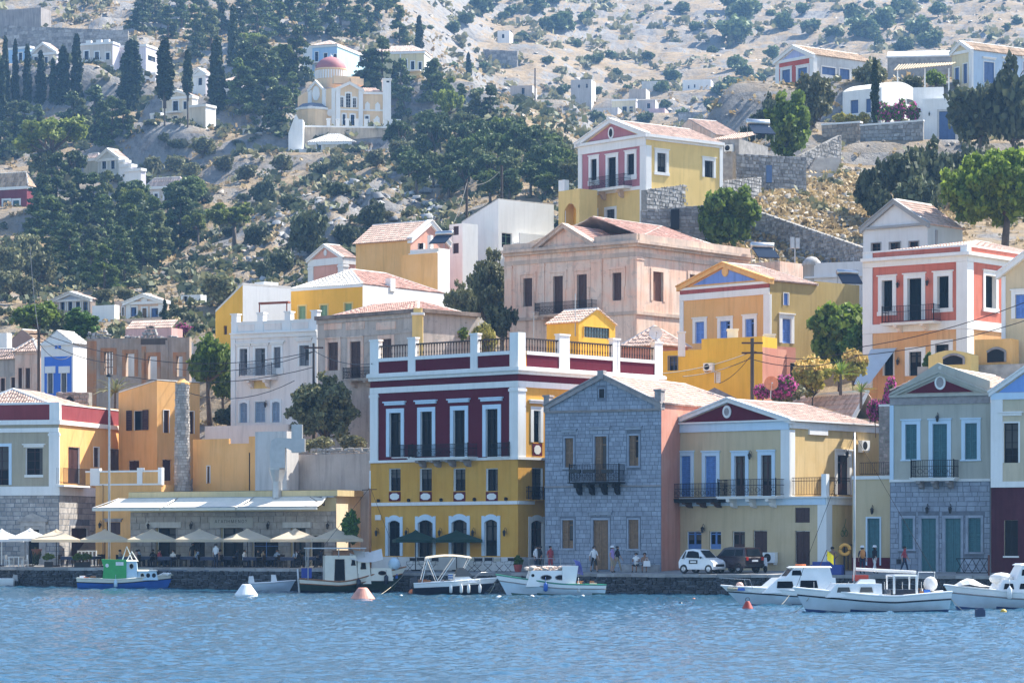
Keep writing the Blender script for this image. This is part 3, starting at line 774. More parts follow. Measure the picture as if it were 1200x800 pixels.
def tympanum(H,f,s0,s1,z,h,m,o=.02,inset=.35,name='tympanum'):
 mb=MB();c=(s0+s1)/2;w_=(s1-s0)/2;k=inset
 mb.prism([f.p(s0+k*w_/h*1.05,z+.02,-.02),f.p(s1-k*w_/h*1.05,z+.02,-.02),f.p(c,z+h-k*1.02,-.02)],Vector((f.n.x,f.n.y,0))*(o+.02))
 return part(name,mb,m,H.root)
H=House('corner_house','tall corner house with burgundy upper floor, golden yellow lower floors and white roof balustrade','house',607,201,42,434,776,669,410.5)
L,Rr=H.L,H.Rf;z=H.z;wl,wr=H.wl,H.wr
H.zone(L,-wl+.6,-.6,z(535),z(446),BURG)
for f,a,b in((L,-wl,0),(Rr,0,wr)):H.zone(f,a,b,z(446),z(438),BURG)
for x0,x1 in((444,478),(487,551.6),(560,597)):H.zone(L,L.sx(x0),L.sx(x1),z(429),z(414.5),BURG)
for x0,x1 in((617,659),(667,718),(726,767)):H.zone(Rr,Rr.sx(x0),Rr.sx(x1),z(429),z(414.5),BURG)
H.zone(L,-wl,0,z(669),z(653),SHADEW)
for f,a,b in((L,-wl,0),(Rr,0,wr)):
 pass
for i,(a,b,t)in enumerate(((456.5,470,483.5),(493,506.5,482),(531.5,545,480.5),(569.5,583.5,479))):
 window(H,L,a,b,t,534.8,'gd',DGREEN,sur=.3,smat=SHADEW,hood=.24)
for a,b in((456,469.5),(492,506),(531.6,545.4),(569.6,583.4)):
 window(H,L,a,b,548.5,575,'dk',DGREEN,sur=0)
 s0,s1,zb,zt=L.rect(a,b,576,587);mb=MB();fb(mb,L,s0,s1,zb,zt,-.02,.03);pp=part('panel',mb,BURG,H.root)
 mb=MB();octagon(mb,L,s0+.12,s1-.12,zb+.1,zt-.1,.05);part('medallion',mb,WHITE,pp)
for a,b,t in((455,469,609.5),(490,507.5,609),(529.5,547.5,608.5),(568,583,608.5)):
 window(H,L,a,b,t,667 if 480<a<550 else 651,'gd',DGREEN,sur=.26,smat=SHADEW,arch=True)
window(H,Rr,625,633,481,518,'gd',DGREEN,sur=.28,smat=WHITE,hood=.2)
s0,s1,zb,zt=Rr.rect(624,635,519.5,534);mb=MB();fb(mb,Rr,s0,s1,zb,zt,-.02,.03);pp=part('panel',mb,BURG,H.root)
mb=MB();octagon(mb,Rr,s0+.15,s1-.15,zb+.12,zt-.12,.05);part('medallion',mb,WHITE,pp)
window(H,Rr,623.5,636,548,586,'dk',DGREEN,sur=0);window(H,Rr,622,636,609.5,665,'gd',REDBR,sur=.26,arch=True)
balcony(H,Rr,620,639,570,585,586.5,out=.3,slab_mat=YEL,brackets=0,scroll=False)
H.walls(YEL,YEL,reveal=WHITE)
H.band(z(453),z(446),.07,SHADEW if 0 else WHITE,'architrave');H.band(z(438),z(434),.22,WHITE);H.band(z(434),z(430),.42,WHITE);H.band(z(430.05),z(429),.3,WHITE)
H.band(z(538),z(535),.14,WHITE,'string_course',r=True);mb=MB();fb(mb,L,-wl,.02,z(590.5),z(586.5),-.02,.1);fb(mb,Rr,0,1.6,z(590.5),z(586.5),-.02,.1);part('string_course',mb,WHITE,H.root)
for a,b in((434.3,443.5),):H.pilaster(L,L.sx(a),L.sx(b),z(535),z(453.2),WHITE)
H.corner(.72,.72,z(535),z(453.2),WHITE)
mb=MB();fb(mb,L,-wl-.02,.03,z(669)-1,z(652.5),-.02,.06);fb(mb,Rr,.0,wr,z(669)-1,z(652.5),-.02,.06);part('plinth',mb,mat('white_marble',(.62,.62,.62),.5,var=.12,scale=1.5),H.root)
zc0,zc1,zt=z(414.5),z(410.3),z(389)
PX=[(L,434,444),(L,478.5,487),(L,551.6,560),(Rr,655,667),(Rr,718,726),(Rr,767,776)]
for f,a,b in PX:
 s0,s1=f.sx(a),f.sx(b);mb=MB();fb(mb,f,s0,s1,z(429),zt,-.35,.05);fb(mb,f,s0-.05,s1+.05,zt,zt+.12,-.4,.1);part('pier',mb,WHITE,H.root)
mb=MB();A=.72;c=[L.p(-A,0,.05),L.p(.05,0,.05),Rr.p(A,0,.05),Rr.p(A,0,-A)]
mb.hexa([p+Vector((0,0,z(429)))for p in c]+[p+Vector((0,0,zt))for p in c]);part('pier',mb,WHITE,H.root)
bal=MB();bal.lathe([(.05,0),(.05,.05),(.03,.09),(.05,.26),(.028,.42),(.028,.62),(.045,.66),(.03,.72),(.05,.76),(.05,.8)],(0,0,0),6)
BALM=mat('dark_turned_wood',(.03,.017,.014),.5);balme=bal.mesh('baluster',BALM,smooth=True)
for f,a,b in((L,444,478.5),(L,487,551.6),(L,560,597.5),(Rr,617,655),(Rr,667,718),(Rr,726,767)):
 s0,s1=f.sx(a),f.sx(b);mb=MB();fb(mb,f,s0,s1,zc0,zc1,-.3,.06);part('coping',mb,WHITE,H.root)
 mb=MB();fb(mb,f,s0,s1,zc1+.8,zc1+.9,-.17,-.05);rl=part('balustrade',mb,BALM,H.root)
 n=int((s1-s0)/.26)
 for i in range(n):
  o=link('baluster',balme,rl);o.location=f.p(s0+(s1-s0)*(i+.5)/n,zc1,-.11)-wloc(H.root)
balcony(H,L,478,548,520,535.5,538.5,out=1.0,brackets=4,bmat=GREYST,step=.1)
balcony(H,L,452,475,520.5,535,536.3,slab_mat=WHITE,brackets=0,juliet=True,scroll=False);balcony(H,L,564.5,588.5,518,534.5,535.8,slab_mat=WHITE,brackets=0,juliet=True,scroll=False)
for x in(444,479,518,557,594):lantern(H,L,x,624)
mb=MB()
for x in(444.5,480,518,557,594):a=L.sx(x);disc(mb,L,a,z(586.5)+.14,.09,.12,.02,.2,8)
part('flood_lights',mb,IRON,H.root)
mb=MB();fb(mb,L,*L.rect(440,446.5,603,609),-.01,.05);part('number_plaque',mb,WHITE,H.root)
corner_H=H
H=House('roof_hut','small yellow stair hut with tiled gable roof on the balustraded roof terrace','hut',678,209,42,640.5,721,404,377,drop=2.5)
L,Rr=H.L,H.Rf;HUT=plaster('hut_yellow',(.74,.44,.06),None,.3,.2)
window(H,Rr,684,713.5,383.5,396,'void',sur=.04,smat=HUT)
s0,s1,zb,zt=Rr.rect(684,713.5,383.5,396);mb=MB()
for i in range(9):fb(mb,Rr,s0+(s1-s0)*i/9,s0+(s1-s0)*(i+1)/9-.04,zb,zt,-.1,-.07)
g=part('glass_blocks',mb,mat('block_glass',(.12,.20,.22),.3,var=.3,scale=3),H.root)
mb=MB()
for i in range(10):a=s0+(s1-s0)*i/9;fb(mb,Rr,a-.03,a+.015,zb,zt,-.12,-.02)
for i in range(4):c=zb+(zt-zb)*i/3;fb(mb,Rr,s0,s1,c-.02,c+.02,-.12,-.024)
part('grille',mb,mat('grey_frame',(.08,.10,.10),.5),H.root)
hg=Rr.zy(362,H.wr/2)-H.z1
H.walls(HUT,HUT,gable=hg,gside='R');H.gable_roof(hg,TILEP,side='R',over=.05,eave=.1,front=.1)
mb=MB();fb(mb,L,-.3,-.25,H.z1-1,H.z1+2.0,.02,.06);part('vent_pipe',mb,METALG,H.root)
H=House('stone_house','grey squared stone house with a gabled front and black iron balcony','house',775,195,27,638.5,902,669,472)
L,Rr=H.L,H.Rf;z=H.z;wl=H.wl
hg=L.zy(438,-wl/2)-H.z1
TANSH=WOODT
window(H,L,662,672,513,547.5,'sh',TANSH,sur=.1,smat=STONE,deep=.2,sill=.12,hood=.28)
window(H,L,697,711,511,563.5,'half',TANSH,sur=.12,smat=STONE,deep=.2,hood=.3)
window(H,L,737,748.5,510,545.5,'half',TANSH,sur=.1,smat=STONE,deep=.2,sill=.12,hood=.28)
window(H,L,659,672,609,642,'half',TANSH,sur=.1,smat=STONE,sill=.14,deep=.15)
window(H,L,695,713,609,667,'dr',WOODT,sur=.14,smat=STONE,hood=.2)
window(H,L,736.5,748.5,608.5,642.5,'sh',TANSH,sur=.1,smat=STONE,sill=.14,slats=False)
window(H,L,702.3,708.5,455.5,466,'void',sur=.05,smat=STONE)
ops=[(o[0]-.16,o[1]+.16,o[2]-.05,o[3]+.16)for o in L.op]
H.walls(JOINT,SALM,reveal=STONE,gable=hg)
L.op.pop()
mb=MB();fb(mb,L,*L.rect(702.3,708.5,455.5,466),.0,.03);part('vent',mb,DARK,H.root)
masonry(H.root,L,-wl+.02,-.02,H.z0-.6,z(481),STONE,.27,.42,ops,seed=3,gap=.012,rubble=.02)
zf=lambda s:H.z1+hg*(1-abs(s+wl/2)/(wl/2))-.25
masonry(H.root,L,-wl+.3,-.3,z(478.5),H.z1+hg,STONE,.27,.42,ops,seed=5,gap=.012,zf=zf)
mb=MB();fb(mb,L,-wl,.03,z(481),z(479.3),-.02,.1);fb(mb,L,-wl-.04,.06,z(479.3),z(478.4),-.02,.16);part('cornice',mb,GREYST,H.root)
mb=MB();fb(mb,L,-wl,.02,z(569.5),z(568),-.02,.09);part('string_course',mb,GREYST,H.root)
rake(H,L,-wl,0,H.z1,hg,.34,-.25,.18,GREYST,'coping')
for a,b,t in((638,644.5,465),(768,775.5,458)):
 s0,s1=L.sx(a),L.sx(b);mb=MB();fb(mb,L,s0,s1,z(479),L.zy(t,s0),-.5,.14);fb(mb,L,s0-.06,s1+.06,L.zy(t,s0),L.zy(t,s0)+.12,-.55,.2);part('pier',mb,GREYST,H.root)
a=L.sx(705.4);mb=MB();fb(mb,L,a-.22,a+.22,H.z1+hg-.35,H.z1+hg+.22,-.25,.26);part('finial_block',mb,GREYST,H.root)
gable_hip(H,hg-.1,.72,TILEP)
balcony(H,L,666,725.5,543.5,564.5,566,out=.95,slab_mat=IRON,brackets=4,bmat=IRON,bh=.75)
for px in(675,691,713):
 a=L.sx(px,.85);zz=L.off(.85).zy(549.5,a);mb=MB();fb(mb,L,a-.4,a+.4,zz-.25,zz-.02,.9,1.12);pt=part('planter',mb,mat('dark_planter',(.03,.03,.03),.7),H.root)
stone_H=H
H0=House('pediment_house','beige house with burgundy pediment, white trim tinted blue for shade and long iron balconies','house',968,190.5,39,786,1000,667,583)
L0=H0.L;s925=L0.sx(925);d2=L0.O.y+L0.e.y*s925
H=House('x','','',925,d2,39,786,1031,583,493,drop=.2,root=H0.root)
L,Rr=H.L,H.Rf;z=H.z;wl=H.wl;hg=L.zy(469,-wl/2)-H.z1
YEL2=plaster('sandy_yellow_paint',(.66,.46,.20),(.70,.52,.27),.3,.25)
for(a,b,t,c)in((798,809.5,534,BLUEP),(826.5,839.5,534,BLUEP),(861,873.5,534,REDBR),(892,904.5,533,REDBR)):
 window(H,L,a,b,t,581.5,'sh' if c is BLUEP else 'gd',c,sur=.26,smat=SHADEW,ear=.05)
window(H,Rr,981,995,533,579.5,'gd',REDBR,sur=.3,smat=WHITE,ear=.06)
H.walls(CREAM,YEL2,reveal=WHITE,gable=hg)
H.band(z(503),z(493),.1,SHADEW,'entablature',r=False);mb=MB();fb(mb,Rr,0,H.wr,z(501.5),z(493),-.02,.1);part('entablature',mb,WHITE,H.root)
H.band(z(493),z(491.2),.3,WHITE)
tympanum(H,L,-wl,0,H.z1+.1,hg,BURG,.03,.28);rake(H,L,-wl-.2,.2,H.z1+.1,hg+.05,.28,-.3,.25,WHITE)
a=L.sx(852.4);mb=MB();disc(mb,L,a,L.zy(482.3,a),.34,.42,.0,.09,16);md=part('oculus',mb,WHITE,H.root)
mb=MB();disc(mb,L,a,L.zy(482.3,a),.2,.26,.09,.1,14);part('oculus_grille',mb,GREYST,md)
H.pilaster(L,-wl,L.sx(791),z(583),z(503.2),SHADEW,cap=False);H.corner(.62,.55,z(583),z(503.2),WHITE,cap=False)
mb=MB();fb(mb,Rr,*Rr.rect(947,968.5,500,509.5),-.02,.13);part('wall_block',mb,WHITE,H.root)
gable_hip(H,hg,.8,TILEP)
lantern(H,L,881,534);aircon(H,Rr,1009,522,.95);lantern(H,Rr,988.5,532)
L,Rr=H0.L,H0.Rf;z=H0.z
H=H0
window(H,L,804.5,822,622,643,'gd',BLUEP,sur=0);window(H,L,831,845,622,643,'gd',BLUEP,sur=0)
window(H,L,858,873,622,643,'gd',REDBR,sur=0);window(H,L,882.5,899,621,648,'dr',REDBR,sur=0)
window(H,L,931.5,949,594.5,612,'sh',REDBR,sur=0,slats=False);window(H,L,931.5,949,621.5,664,'dr',REDBR,sur=0)
H.walls(CREAM,YEL2,reveal=CREAM)
H.band(z(591),z(583),.1,SHADEW,'string_course',r=False);mb=MB();fb(mb,Rr,0,H.wr,z(591),z(583),-.02,.1);part('string_course',mb,WHITE,H.root)
H.band(z(583),z(581),.22,WHITE)
H.pilaster(L,-H.wl,L.sx(790),H.z0,z(591.2),SHADEW,cap=False);H.corner(.6,.6,H.z0-1,z(591.2),WHITE,cap=False)
balcony(H,L,775,842,566,584,588.5,out=1.0,slab_mat=IRON,brackets=4,bmat=WOODB,bh=.35)
balcony(H,L,840,909,561,581,584,out=1.1,slab_mat=WHITE,brackets=3,bmat=WHITE,bh=.6)
for f,a,b in((L,L.sx(927),-.35),(Rr,.35,Rr.sx(998))):
 mr=MB();zt,zb=z(558.5),z(581)
 for q in(zt-.04,zb+.1,zb+(zt-zb)*.8):fb(mr,f,a,b,q,q+.035,-.14,-.1)
 rl=part('railing',mr,IRON,H.root);m2=MB();bars(m2,f,a,b,zb+.1,zt-.04,-.12,.12);part('bars',m2,IRON,rl,stuff=True)
mb=MB();c=[L.p(-.35,0,.02),L.p(.02,0,.02),Rr.p(.35,0,.02),Rr.p(.35,0,-.35)]
mb.hexa([p+Vector((0,0,z(581)))for p in c]+[p+Vector((0,0,z(555)))for p in c]);part('pier',mb,WHITE,H.root)
aircon(H,L,905,653,.95);aircon(H,L,787,654,.85);lantern(H,L,826,620)
mb=MB();s_=L.sx(788);mb.tube([L.p(s_,H.z0,.1),L.p(s_,z(610),.1),L.p(s_+.1,z(604),.14)],.04,6);part('drainpipe',mb,METALG,H.root)
bei_H=H
GREYB=plaster('grey_beige_paint',(.44,.42,.35),(.48,.46,.39),.3,.25)
H=House('teal_shutter_house','grey beige house with teal shutters, maroon pediment and stone ground floor','house',1161,185,27,1043,1260,676,461)
L,Rr=H.L,H.Rf;z=H.z;wl=H.wl;hg=L.zy(438,-wl/2)-H.z1
window(H,L,1061,1074.5,497,538,'sh',TEAL,sur=.24,smat=SHADEW,ear=.06,sill=.1)
window(H,L,1093,1110,496.5,559,'sh',TEAL,sur=.26,smat=SHADEW,ear=.06)
window(H,L,1131,1145,495.5,538,'sh',TEAL,sur=.24,smat=SHADEW,ear=.06,sill=.1)
window(H,L,1056.5,1070,607,643,'sh',TEAL,sur=.16,smat=STONE,sill=.12,foot=False);window(H,L,1079.5,1097,607,672,'dr',TEAL,sur=.18,smat=STONE)
window(H,L,1107.5,1126,607,673,'dr',TEAL,sur=.18,smat=STONE);window(H,L,1134.5,1149.5,606.5,646.5,'sh',TEAL,sur=.16,smat=STONE,sill=.12)
H.zone(L,-wl,0,H.z0-4,z(563),JOINT)
H.walls(GREYB,GREYB,reveal=SHADEW)
mb=MB()
fbz=lambda s,y:(s,L.zy(y,s))
sa,sb,sc_=-wl-.05,L.sx(1099),L.sx(1160)
pts=[(sa,z(461)),(sa,L.zy(463,sa)+.1),(sb,L.zy(425,sb)),(sc_,L.zy(446,sc_)),(sc_,z(461))]
mb.prism([L.p(a,b,-.4)for a,b in pts],Vector((L.n.x,L.n.y,0))*.4);part('gable_parapet',mb,GREYB,H.root)
tympanum(H,L,-wl+.3,-.3,H.z1+.12,hg-.1,BURG,.03,.3);rake(H,L,-wl+.1,-.1,H.z1+.1,hg,.22,-.02,.16,GREYB,'pediment_moulding')
a=L.sx(1102);mb=MB();disc(mb,L,a,L.zy(448,a),.36,.46,0,.08,16);md=part('oculus',mb,WHITE,H.root);mb=MB();disc(mb,L,a,L.zy(448,a),.24,.32,.08,.095,14);part('oculus_grille',mb,GREYST,md)
H.band(z(463),z(460.5),.25,GREYB,r=False);H.band(z(472),z(463),.08,GREYST,'frieze',r=False)
H.pilaster(L,-wl,L.sx(1047.5),z(561),z(472.2),SHADEW,cap=False)
H.band(z(563.5),z(560.5),.12,WHITE,'string_course',r=False)
ops=[(o[0]-.2,o[1]+.2,o[2]-.1,o[3]+.2)for o in L.op]
masonry(H.root,L,-wl+.02,-.05,H.z0-.6,z(563.6),STONE,.33,.5,ops,seed=8,gap=.014,rubble=.03)
balcony(H,L,1066.5,1118,538.5,559.5,563,out=1.0,slab_mat=WHITE,brackets=3,bmat=GREYST)
lantern(H,L,1100,490);lantern(H,L,1088,597);lantern(H,L,1115,597)
A,B=L.p(-wl,H.z1+.3),L.p(0,H.z1+.3);q=Vector((Rr.e.x,Rr.e.y,0))*11;ap=(A+B)/2+Vector((0,0,hg+.1))
H.roof_plane([B,B+q,ap+q,ap],TILEP);H.roof_plane([A+q,A,ap,ap+q],TILEP);mb=MB();mb.tube([ap,ap+q],.12,6);part('ridge',mb,MORTAR,H.root)
for px in(1155,):
 pass
H=House('low_wing_house','low cream house with one teal door squeezed between two pediment houses','house',1046,189.2,27,999,1060,670,558)
L=H.L
window(H,L,1016.5,1031,607,662,'dr',TEAL,sur=.1,smat=SHADEW)
H.walls(CREAM,CREAM,reveal=SHADEW);H.band(H.z(561),H.z(557),.1,WHITE,'coping',r=False)
mb=MB();fb(mb,L,-H.wl,0,H.z0-1,H.z(653),-.02,.04);part('plinth',mb,BURG,H.root)
mr=MB();a,b=L.sx(1007),-.05;zb,zt=H.z(557),H.z(541)
for q in(zt-.04,zb+.1):fb(mr,L,a,b,q,q+.035,-.14,-.1)
rl=part('railing',mr,IRON,H.root);m2=MB();bars(m2,L,a,b,zb+.1,zt-.04,-.12,.12);part('bars',m2,IRON,rl,stuff=True)
lantern(H,L,1023.5,598)
SKYB=plaster('sky_blue_paint',(.20,.34,.66),None,.2,.1)
H=House('blue_pediment_house','beige house with sky blue pediment and maroon ground floor at the right edge','house',1262,181,27,1161.5,1340,678,458)
L=H.L;z=H.z;wl=H.wl;hg=L.zy(424,-wl/2)-H.z1
window(H,L,1176.5,1193.5,495.5,542,'dk',DARK,sur=.1,smat=WHITE,hood=.35)
window(H,L,1177,1193,609,651,'sh',DARK,sur=0,sill=.1)
window(H,L,1216,1233,495.5,542,'dk',DARK,sur=.1,smat=WHITE,hood=.35);window(H,L,1216,1233,609,671,'dr',REDBR,sur=0)
H.zone(L,-wl,0,H.z0-4,z(569),plaster('maroon_paint',(.075,.018,.028),(.10,.03,.04),.4,.4))
BEIGE2=plaster('warm_beige_paint',(.56,.48,.34),None,.3,.25)
H.walls(BEIGE2,BEIGE2,gable=hg);H.band(z(570),z(563),.1,WHITE,'string_course',r=False);H.band(z(466),z(458),.12,SHADEW,'entablature',r=False)
mb=MB();fb(mb,L,-wl,-wl+.75,z(563),z(466),-.02,.1);part('pilaster',mb,WHITE,H.root)
tympanum(H,L,-wl,0,H.z1,hg,SKYB,.03,.3);rake(H,L,-wl-.1,.1,H.z1+.05,hg,.28,-.3,.22,WHITE);gable_hip(H,hg,.8,TILEP)
KHAKI=plaster('khaki_paint',(.42,.36,.26),(.46,.40,.30),.3,.25)
REDP=plaster('brick_red_paint',(.24,.045,.05),(.27,.06,.065),.3,.25)
H=House('red_parapet_house','khaki and mustard house with brick red parapet and stone ground floor at the left edge','house',69,229,15,-36,146,668,471.5)
L,Rr=H.L,H.Rf;z=H.z;wl,wr=H.wl,H.wr
H.zone(L,-wl,L.sx(60),z(491.5),z(473.5),REDP);H.zone(Rr,Rr.sx(70),wr,z(491.5),z(473.5),REDP)
H.zone(L,-wl,0,z(497),z(491.5),WHITE);H.zone(L,-wl,0,z(570),z(497),KHAKI)
H.zone(L,-wl,0,H.z0-4,z(578),JOINT);H.zone(Rr,0,wr,H.z0-4,z(578),JOINT)
window(H,L,-8,10.5,523,568,'dk',REDBR,sur=.24,smat=SHADEW)
window(H,L,30,50,524,556,'dk',REDBR,sur=0,hood=.02,sill=.2,smat=WHITE)
window(H,Rr,80,93.5,523.5,566,'dr',REDBR,sur=0);window(H,Rr,109.5,116,524,547,'sh',REDBR,sur=.06,smat=WHITE);window(H,Rr,128,143,525.5,566,'dr',REDBR,sur=0)
window(H,L,33,46,620,668,'dr',DARK,sur=.25,smat=STONEW);window(H,Rr,83,103,618.5,668,'dr',REDBR,sur=.2,smat=STONEW)
H.walls(MUST,MUST,reveal=WHITE)
H.band(z(497),z(492),.16,WHITE);H.band(z(506),z(501),.1,WHITE,'architrave',r=False);H.band(z(580),z(569.5),.1,WHITE,'string_course',r=True)
mb=MB();fb(mb,L,-.75,.08,z(491.8),z(471),-.3,.08);fb(mb,Rr,0,.15,z(491.8),z(471),-.3,.08);part('pier',mb,WHITE,H.root)
mb=MB();fb(mb,L,-wl,-.75,z(473.5),z(471),-.25,.05);fb(mb,Rr,.15,wr,z(473.5),z(472.2),-.25,.05);part('coping',mb,WHITE,H.root)
H.pilaster(L,-.8,.06,z(569.5),z(506.2),WHITE)
ops=[(o[0]-.3,o[1]+.3,o[2]-.1,o[3]+.3)for o in L.op];opr=[(o[0]-.3,o[1]+.3,o[2]-.1,o[3]+.3)for o in Rr.op]
masonry(H.root,L,-wl,-.02,H.z0-.5,z(580.2),STONEW,.33,.6,ops,seed=11,gap=.016,rubble=.03);masonry(H.root,Rr,.02,wr,H.z0-.5,z(580.2),STONEW,.4,.8,opr,seed=12,gap=.016,rubble=.03)
s0,s1=L.sx(22),L.sx(57);mb=MB();c=(s0+s1)/2
fb(mb,L,s0,s1,z(611),z(608),0,.25);mb.prism([L.p(s0,z(608),.22),L.p(s1,z(608),.22),L.p(c,z(600.5),.22)],Vector((L.n.x,L.n.y,0))*-.2);fb(mb,L,s0+.2,s1-.2,z(616),z(611),0,.16)
for a in(s0+.2,s1-.55):fb(mb,L,a,a+.35,H.z0,z(616),0,.14)
part('door_case',mb,STONEW,H.root)
mr=MB();a,b=Rr.sx(75,.7),Rr.sx(106,.7);zb,zt=z(568),z(548)
for q in(zt-.04,zb+.08):fb(mr,Rr,a,b,q,q+.03,.66,.7)
for q in range(4):fb(mr,Rr,a-.01,a+.02,zb+.08+q*0,zt,.1+q*.17,.12+q*.17)
rl=part('railing',mr,IRON,H.root);m2=MB();bars(m2,Rr,a,b,zb+.08,zt-.04,.68,.14);part('bars',m2,IRON,rl,stuff=True)
mb=MB();fb(mb,Rr,a-.1,b,z(570),z(568),0,.75);part('balcony_slab',mb,WHITE,H.root)
A=L.p(-wl,z(473),-.6);B=L.p(-.8,z(473),-.6);q=Vector((Rr.e.x,Rr.e.y,0))*8;k=Vector((0,0,1.3))
c0,c1=(A+B)/2-(B-A)*.1+k,(A+B)/2-(B-A)*.1+q*.8+k
H.roof_plane([A,B,c0+q*.2],TILEP);H.roof_plane([B,B+q,c1,c0+q*.2],TILEP)
mb=MB();mb.tube([B,c0+q*.2],.12,5);mb.tube([A,c0+q*.2],.12,5);part('ridge',mb,WHITE,H.root)
H=House('terrace_block','mustard block with a white topped roof terrace parapet and one small dark window','building',189,227,24,112,215,668,567.5)
L=H.L;z=H.z
window(H,L,125,141,611.5,626,'sh',REDBR,sur=0,slats=False,hood=.02,smat=GREYST)
H.walls(MUST,MUST);mb=MB();s0=L.sx(106)
fb(mb,L,-H.wl-.9,-.05,z(567),z(552.5),-.2,0);part('parapet',mb,MUST,H.root)
mb=MB();fb(mb,L,-H.wl,0,z(568),z(566),-.22,.04);fb(mb,L,-H.wl-.9,0,z(552.5),z(550.5),-.24,.05);part('coping',mb,WHITE,H.root)
for a,b in((106,117),(161,167),(185.5,190)):
 mb=MB();fb(mb,L,L.sx(a),L.sx(b),z(568),z(547.5),-.3,.06);part('post',mb,WHITE,H.root)
mb=MB();s_=L.sx(121);mb.tube([L.p(s_,H.z0,.06),L.p(s_,z(567),.06)],.045,6);part('drainpipe',mb,mat('painted_pipe',(.45,.28,.12),.6),H.root)
lantern(H,L,119,615)
H=House('shed_roof_house','mustard house with a slanting roof line and brown open shutters beside a stone chimney','house',184,236,40,139,234,575,446)
L,Rr=H.L,H.Rf;z=H.z
window(H,L,155.5,168,480.5,504,'op',REDBR,sur=0);window(H,Rr,191.5,198,480.5,507,'sh',REDBR,sur=.05,smat=WHITE,split=1);window(H,Rr,221.5,227,482,508,'sh',REDBR,sur=.05,smat=WHITE,split=1)
window(H,L,150,163,539,570,'dr',REDBR,sur=0);window(H,Rr,190.5,201,538,563,'dr',REDBR,sur=0)
zl=L.zy(460.5,-H.wl);h0=H.z1;H.z1=zl
H.walls(MUST,MUST,flat=False)
A,B,C,D=H.corners4(zl);u=Vector((0,0,h0-zl));mb=MB()
mb.poly([A,B,B+u]);mb.quad(B,C,C+u,B+u);mb.poly([C,D,C+u]);mb.quad(A,B+u,C+u,D);part('upper_wall',mb,MUST,H.root)
mb=MB();e=Vector((0,0,.03));mb.hexa([A+e,B+u+e,C+u+e,D+e]+[p+Vector((0,0,.12))for p in(A,B+u,C+u,D)]);part('roof',mb,MORTAR,H.root)
cx=P(213.5,500,229).x;mb=MB();zb_,zt_=H.z0-2,EYE+(HY-450)/F*229
t=thing('chimney_stack','tall tapering grey rubble stone chimney with a conical cap, in front of the mustard house','chimney',(cx,229,zb_))
mb.lathe([(.62,zb_),(.50,zt_),(.40,zt_+.12),(.12,zt_+.42),(.0,zt_+.45)],(cx,229,0),14);part('core',mb,JOINTW,t)
rr=random.Random(5);mb=MB();zz=zb_
while zz<zt_:
 h=rr.uniform(.16,.26);rad=.62-.12*(zz-zb_)/(zt_-zb_);k=11;o=rr.uniform(0,1)
 for j in range(k):
  a0,a1=2*math.pi*(j+o+.06)/k,2*math.pi*(j+1+o-.06)/k;r1=rad+rr.uniform(.02,.07)
  if math.sin((a0+a1)/2)>.5:continue
  q=lambda a,r,z_:(cx+r*math.cos(a),229+r*math.sin(a),z_)
  mb.hexa([q(a0,r1,zz+.02),q(a1,r1,zz+.02),q(a1,rad-.05,zz+.02),q(a0,rad-.05,zz+.02),q(a0,r1,zz+h-.02),q(a1,r1,zz+h-.02),q(a1,rad-.05,zz+h-.02),q(a0,rad-.05,zz+h-.02)])
 zz+=h
part('stonework',mb,STONEW,t,stuff=True)
mb=MB();mb.lathe([(.56,zt_-.02),(.56,zt_+.1),(.22,zt_+.34),(.2,zt_+.42),(0,zt_+.43)],(cx,229,0),12);part('cap',mb,MUST,t)
H=House('mustard_annex','low mustard annex with a stepped parapet right of the stone chimney','building',303,227,30,226,325,580,519)
L=H.L;z=H.z;window(H,L,243,246,546,566,'sh',REDBR,sur=.06,smat=WHITE,split=1)
H.walls(MUST,MUST);mb=MB();fb(mb,L,-H.wl,-H.wl*.45,z(519),z(513),-.25,-.002);part('parapet',mb,MUST,H.root);mb=MB();fb(mb,L,-.9,0,z(519),z(511),-.25,-.002);part('parapet',mb,MUST,H.root)
mb=MB();fb(mb,L,-.85,-.8,z(575),z(530),.0,.06);part('drainpipe',mb,IRON,H.root)
CAFY=plaster('cafe_cream_paint',(.60,.49,.27),(.64,.53,.32),.3,.25)
H=House('waterside_cafe','long low stone cafe with white awnings and a lettered sign board','cafe',394,213.5,28,153,436,667,574)
L,Rr=H.L,H.Rf;z=H.z;wl,wr=H.wl,H.wr
H.zone(L,-wl,0,H.z0-4,z(598.5),JOINTW)
for a,b in((183,206),(259,285),(341,358)):window(H,L,a,b,617.5,664,'gd',DGREEN,sur=0,deep=.3)
for a,b in((167,184),(202,218),(241,257),(283,299),(322,339),(360,373)):window(H,L,a,b,590.5,595.5,'dk',WOODB,sur=0)
window(H,L,225,240,628,664,'dr',DARK,sur=0);window(H,L,296,326,632,664,'dk',BLUEP,sur=0);window(H,L,364,380,626,664,'dk',DARK,sur=0)
H.walls(CAFY,plaster('cafe_side_cream',(.74,.63,.45),None,.2,.2))
ops=[(o[0]-.03,o[1]+.03,o[2]-.1,o[3]+.03)for o in L.op]
masonry(H.root,L,-wl,-.02,z(655),z(598.8),STONEW,.44,.74,ops,seed=15,single=True,gap=.018,proud=.05)
masonry(H.root,L,-wl,-.02,H.z0-.3,z(655),STONEW,.44,.74,ops,seed=16,gap=.018,proud=.05)
H.band(z(581),z(574),.25,CAFY,'roof_slab');H.band(z(582.5),z(581),.32,mat('awning_case',(.35,.36,.37),.5),'awning_case',r=False)
for a,b,t,bt in((172,213,611.5,618),(332,365,611.5,618)):
 mb=MB();fb(mb,L,*L.rect(a,b,t,bt),0,.12);part('lintel',mb,plaster('pale_lintel',(.50,.50,.48)),H.root)
SIGNB=plaster('sign_board',(.40,.385,.35),None,.1,.1)
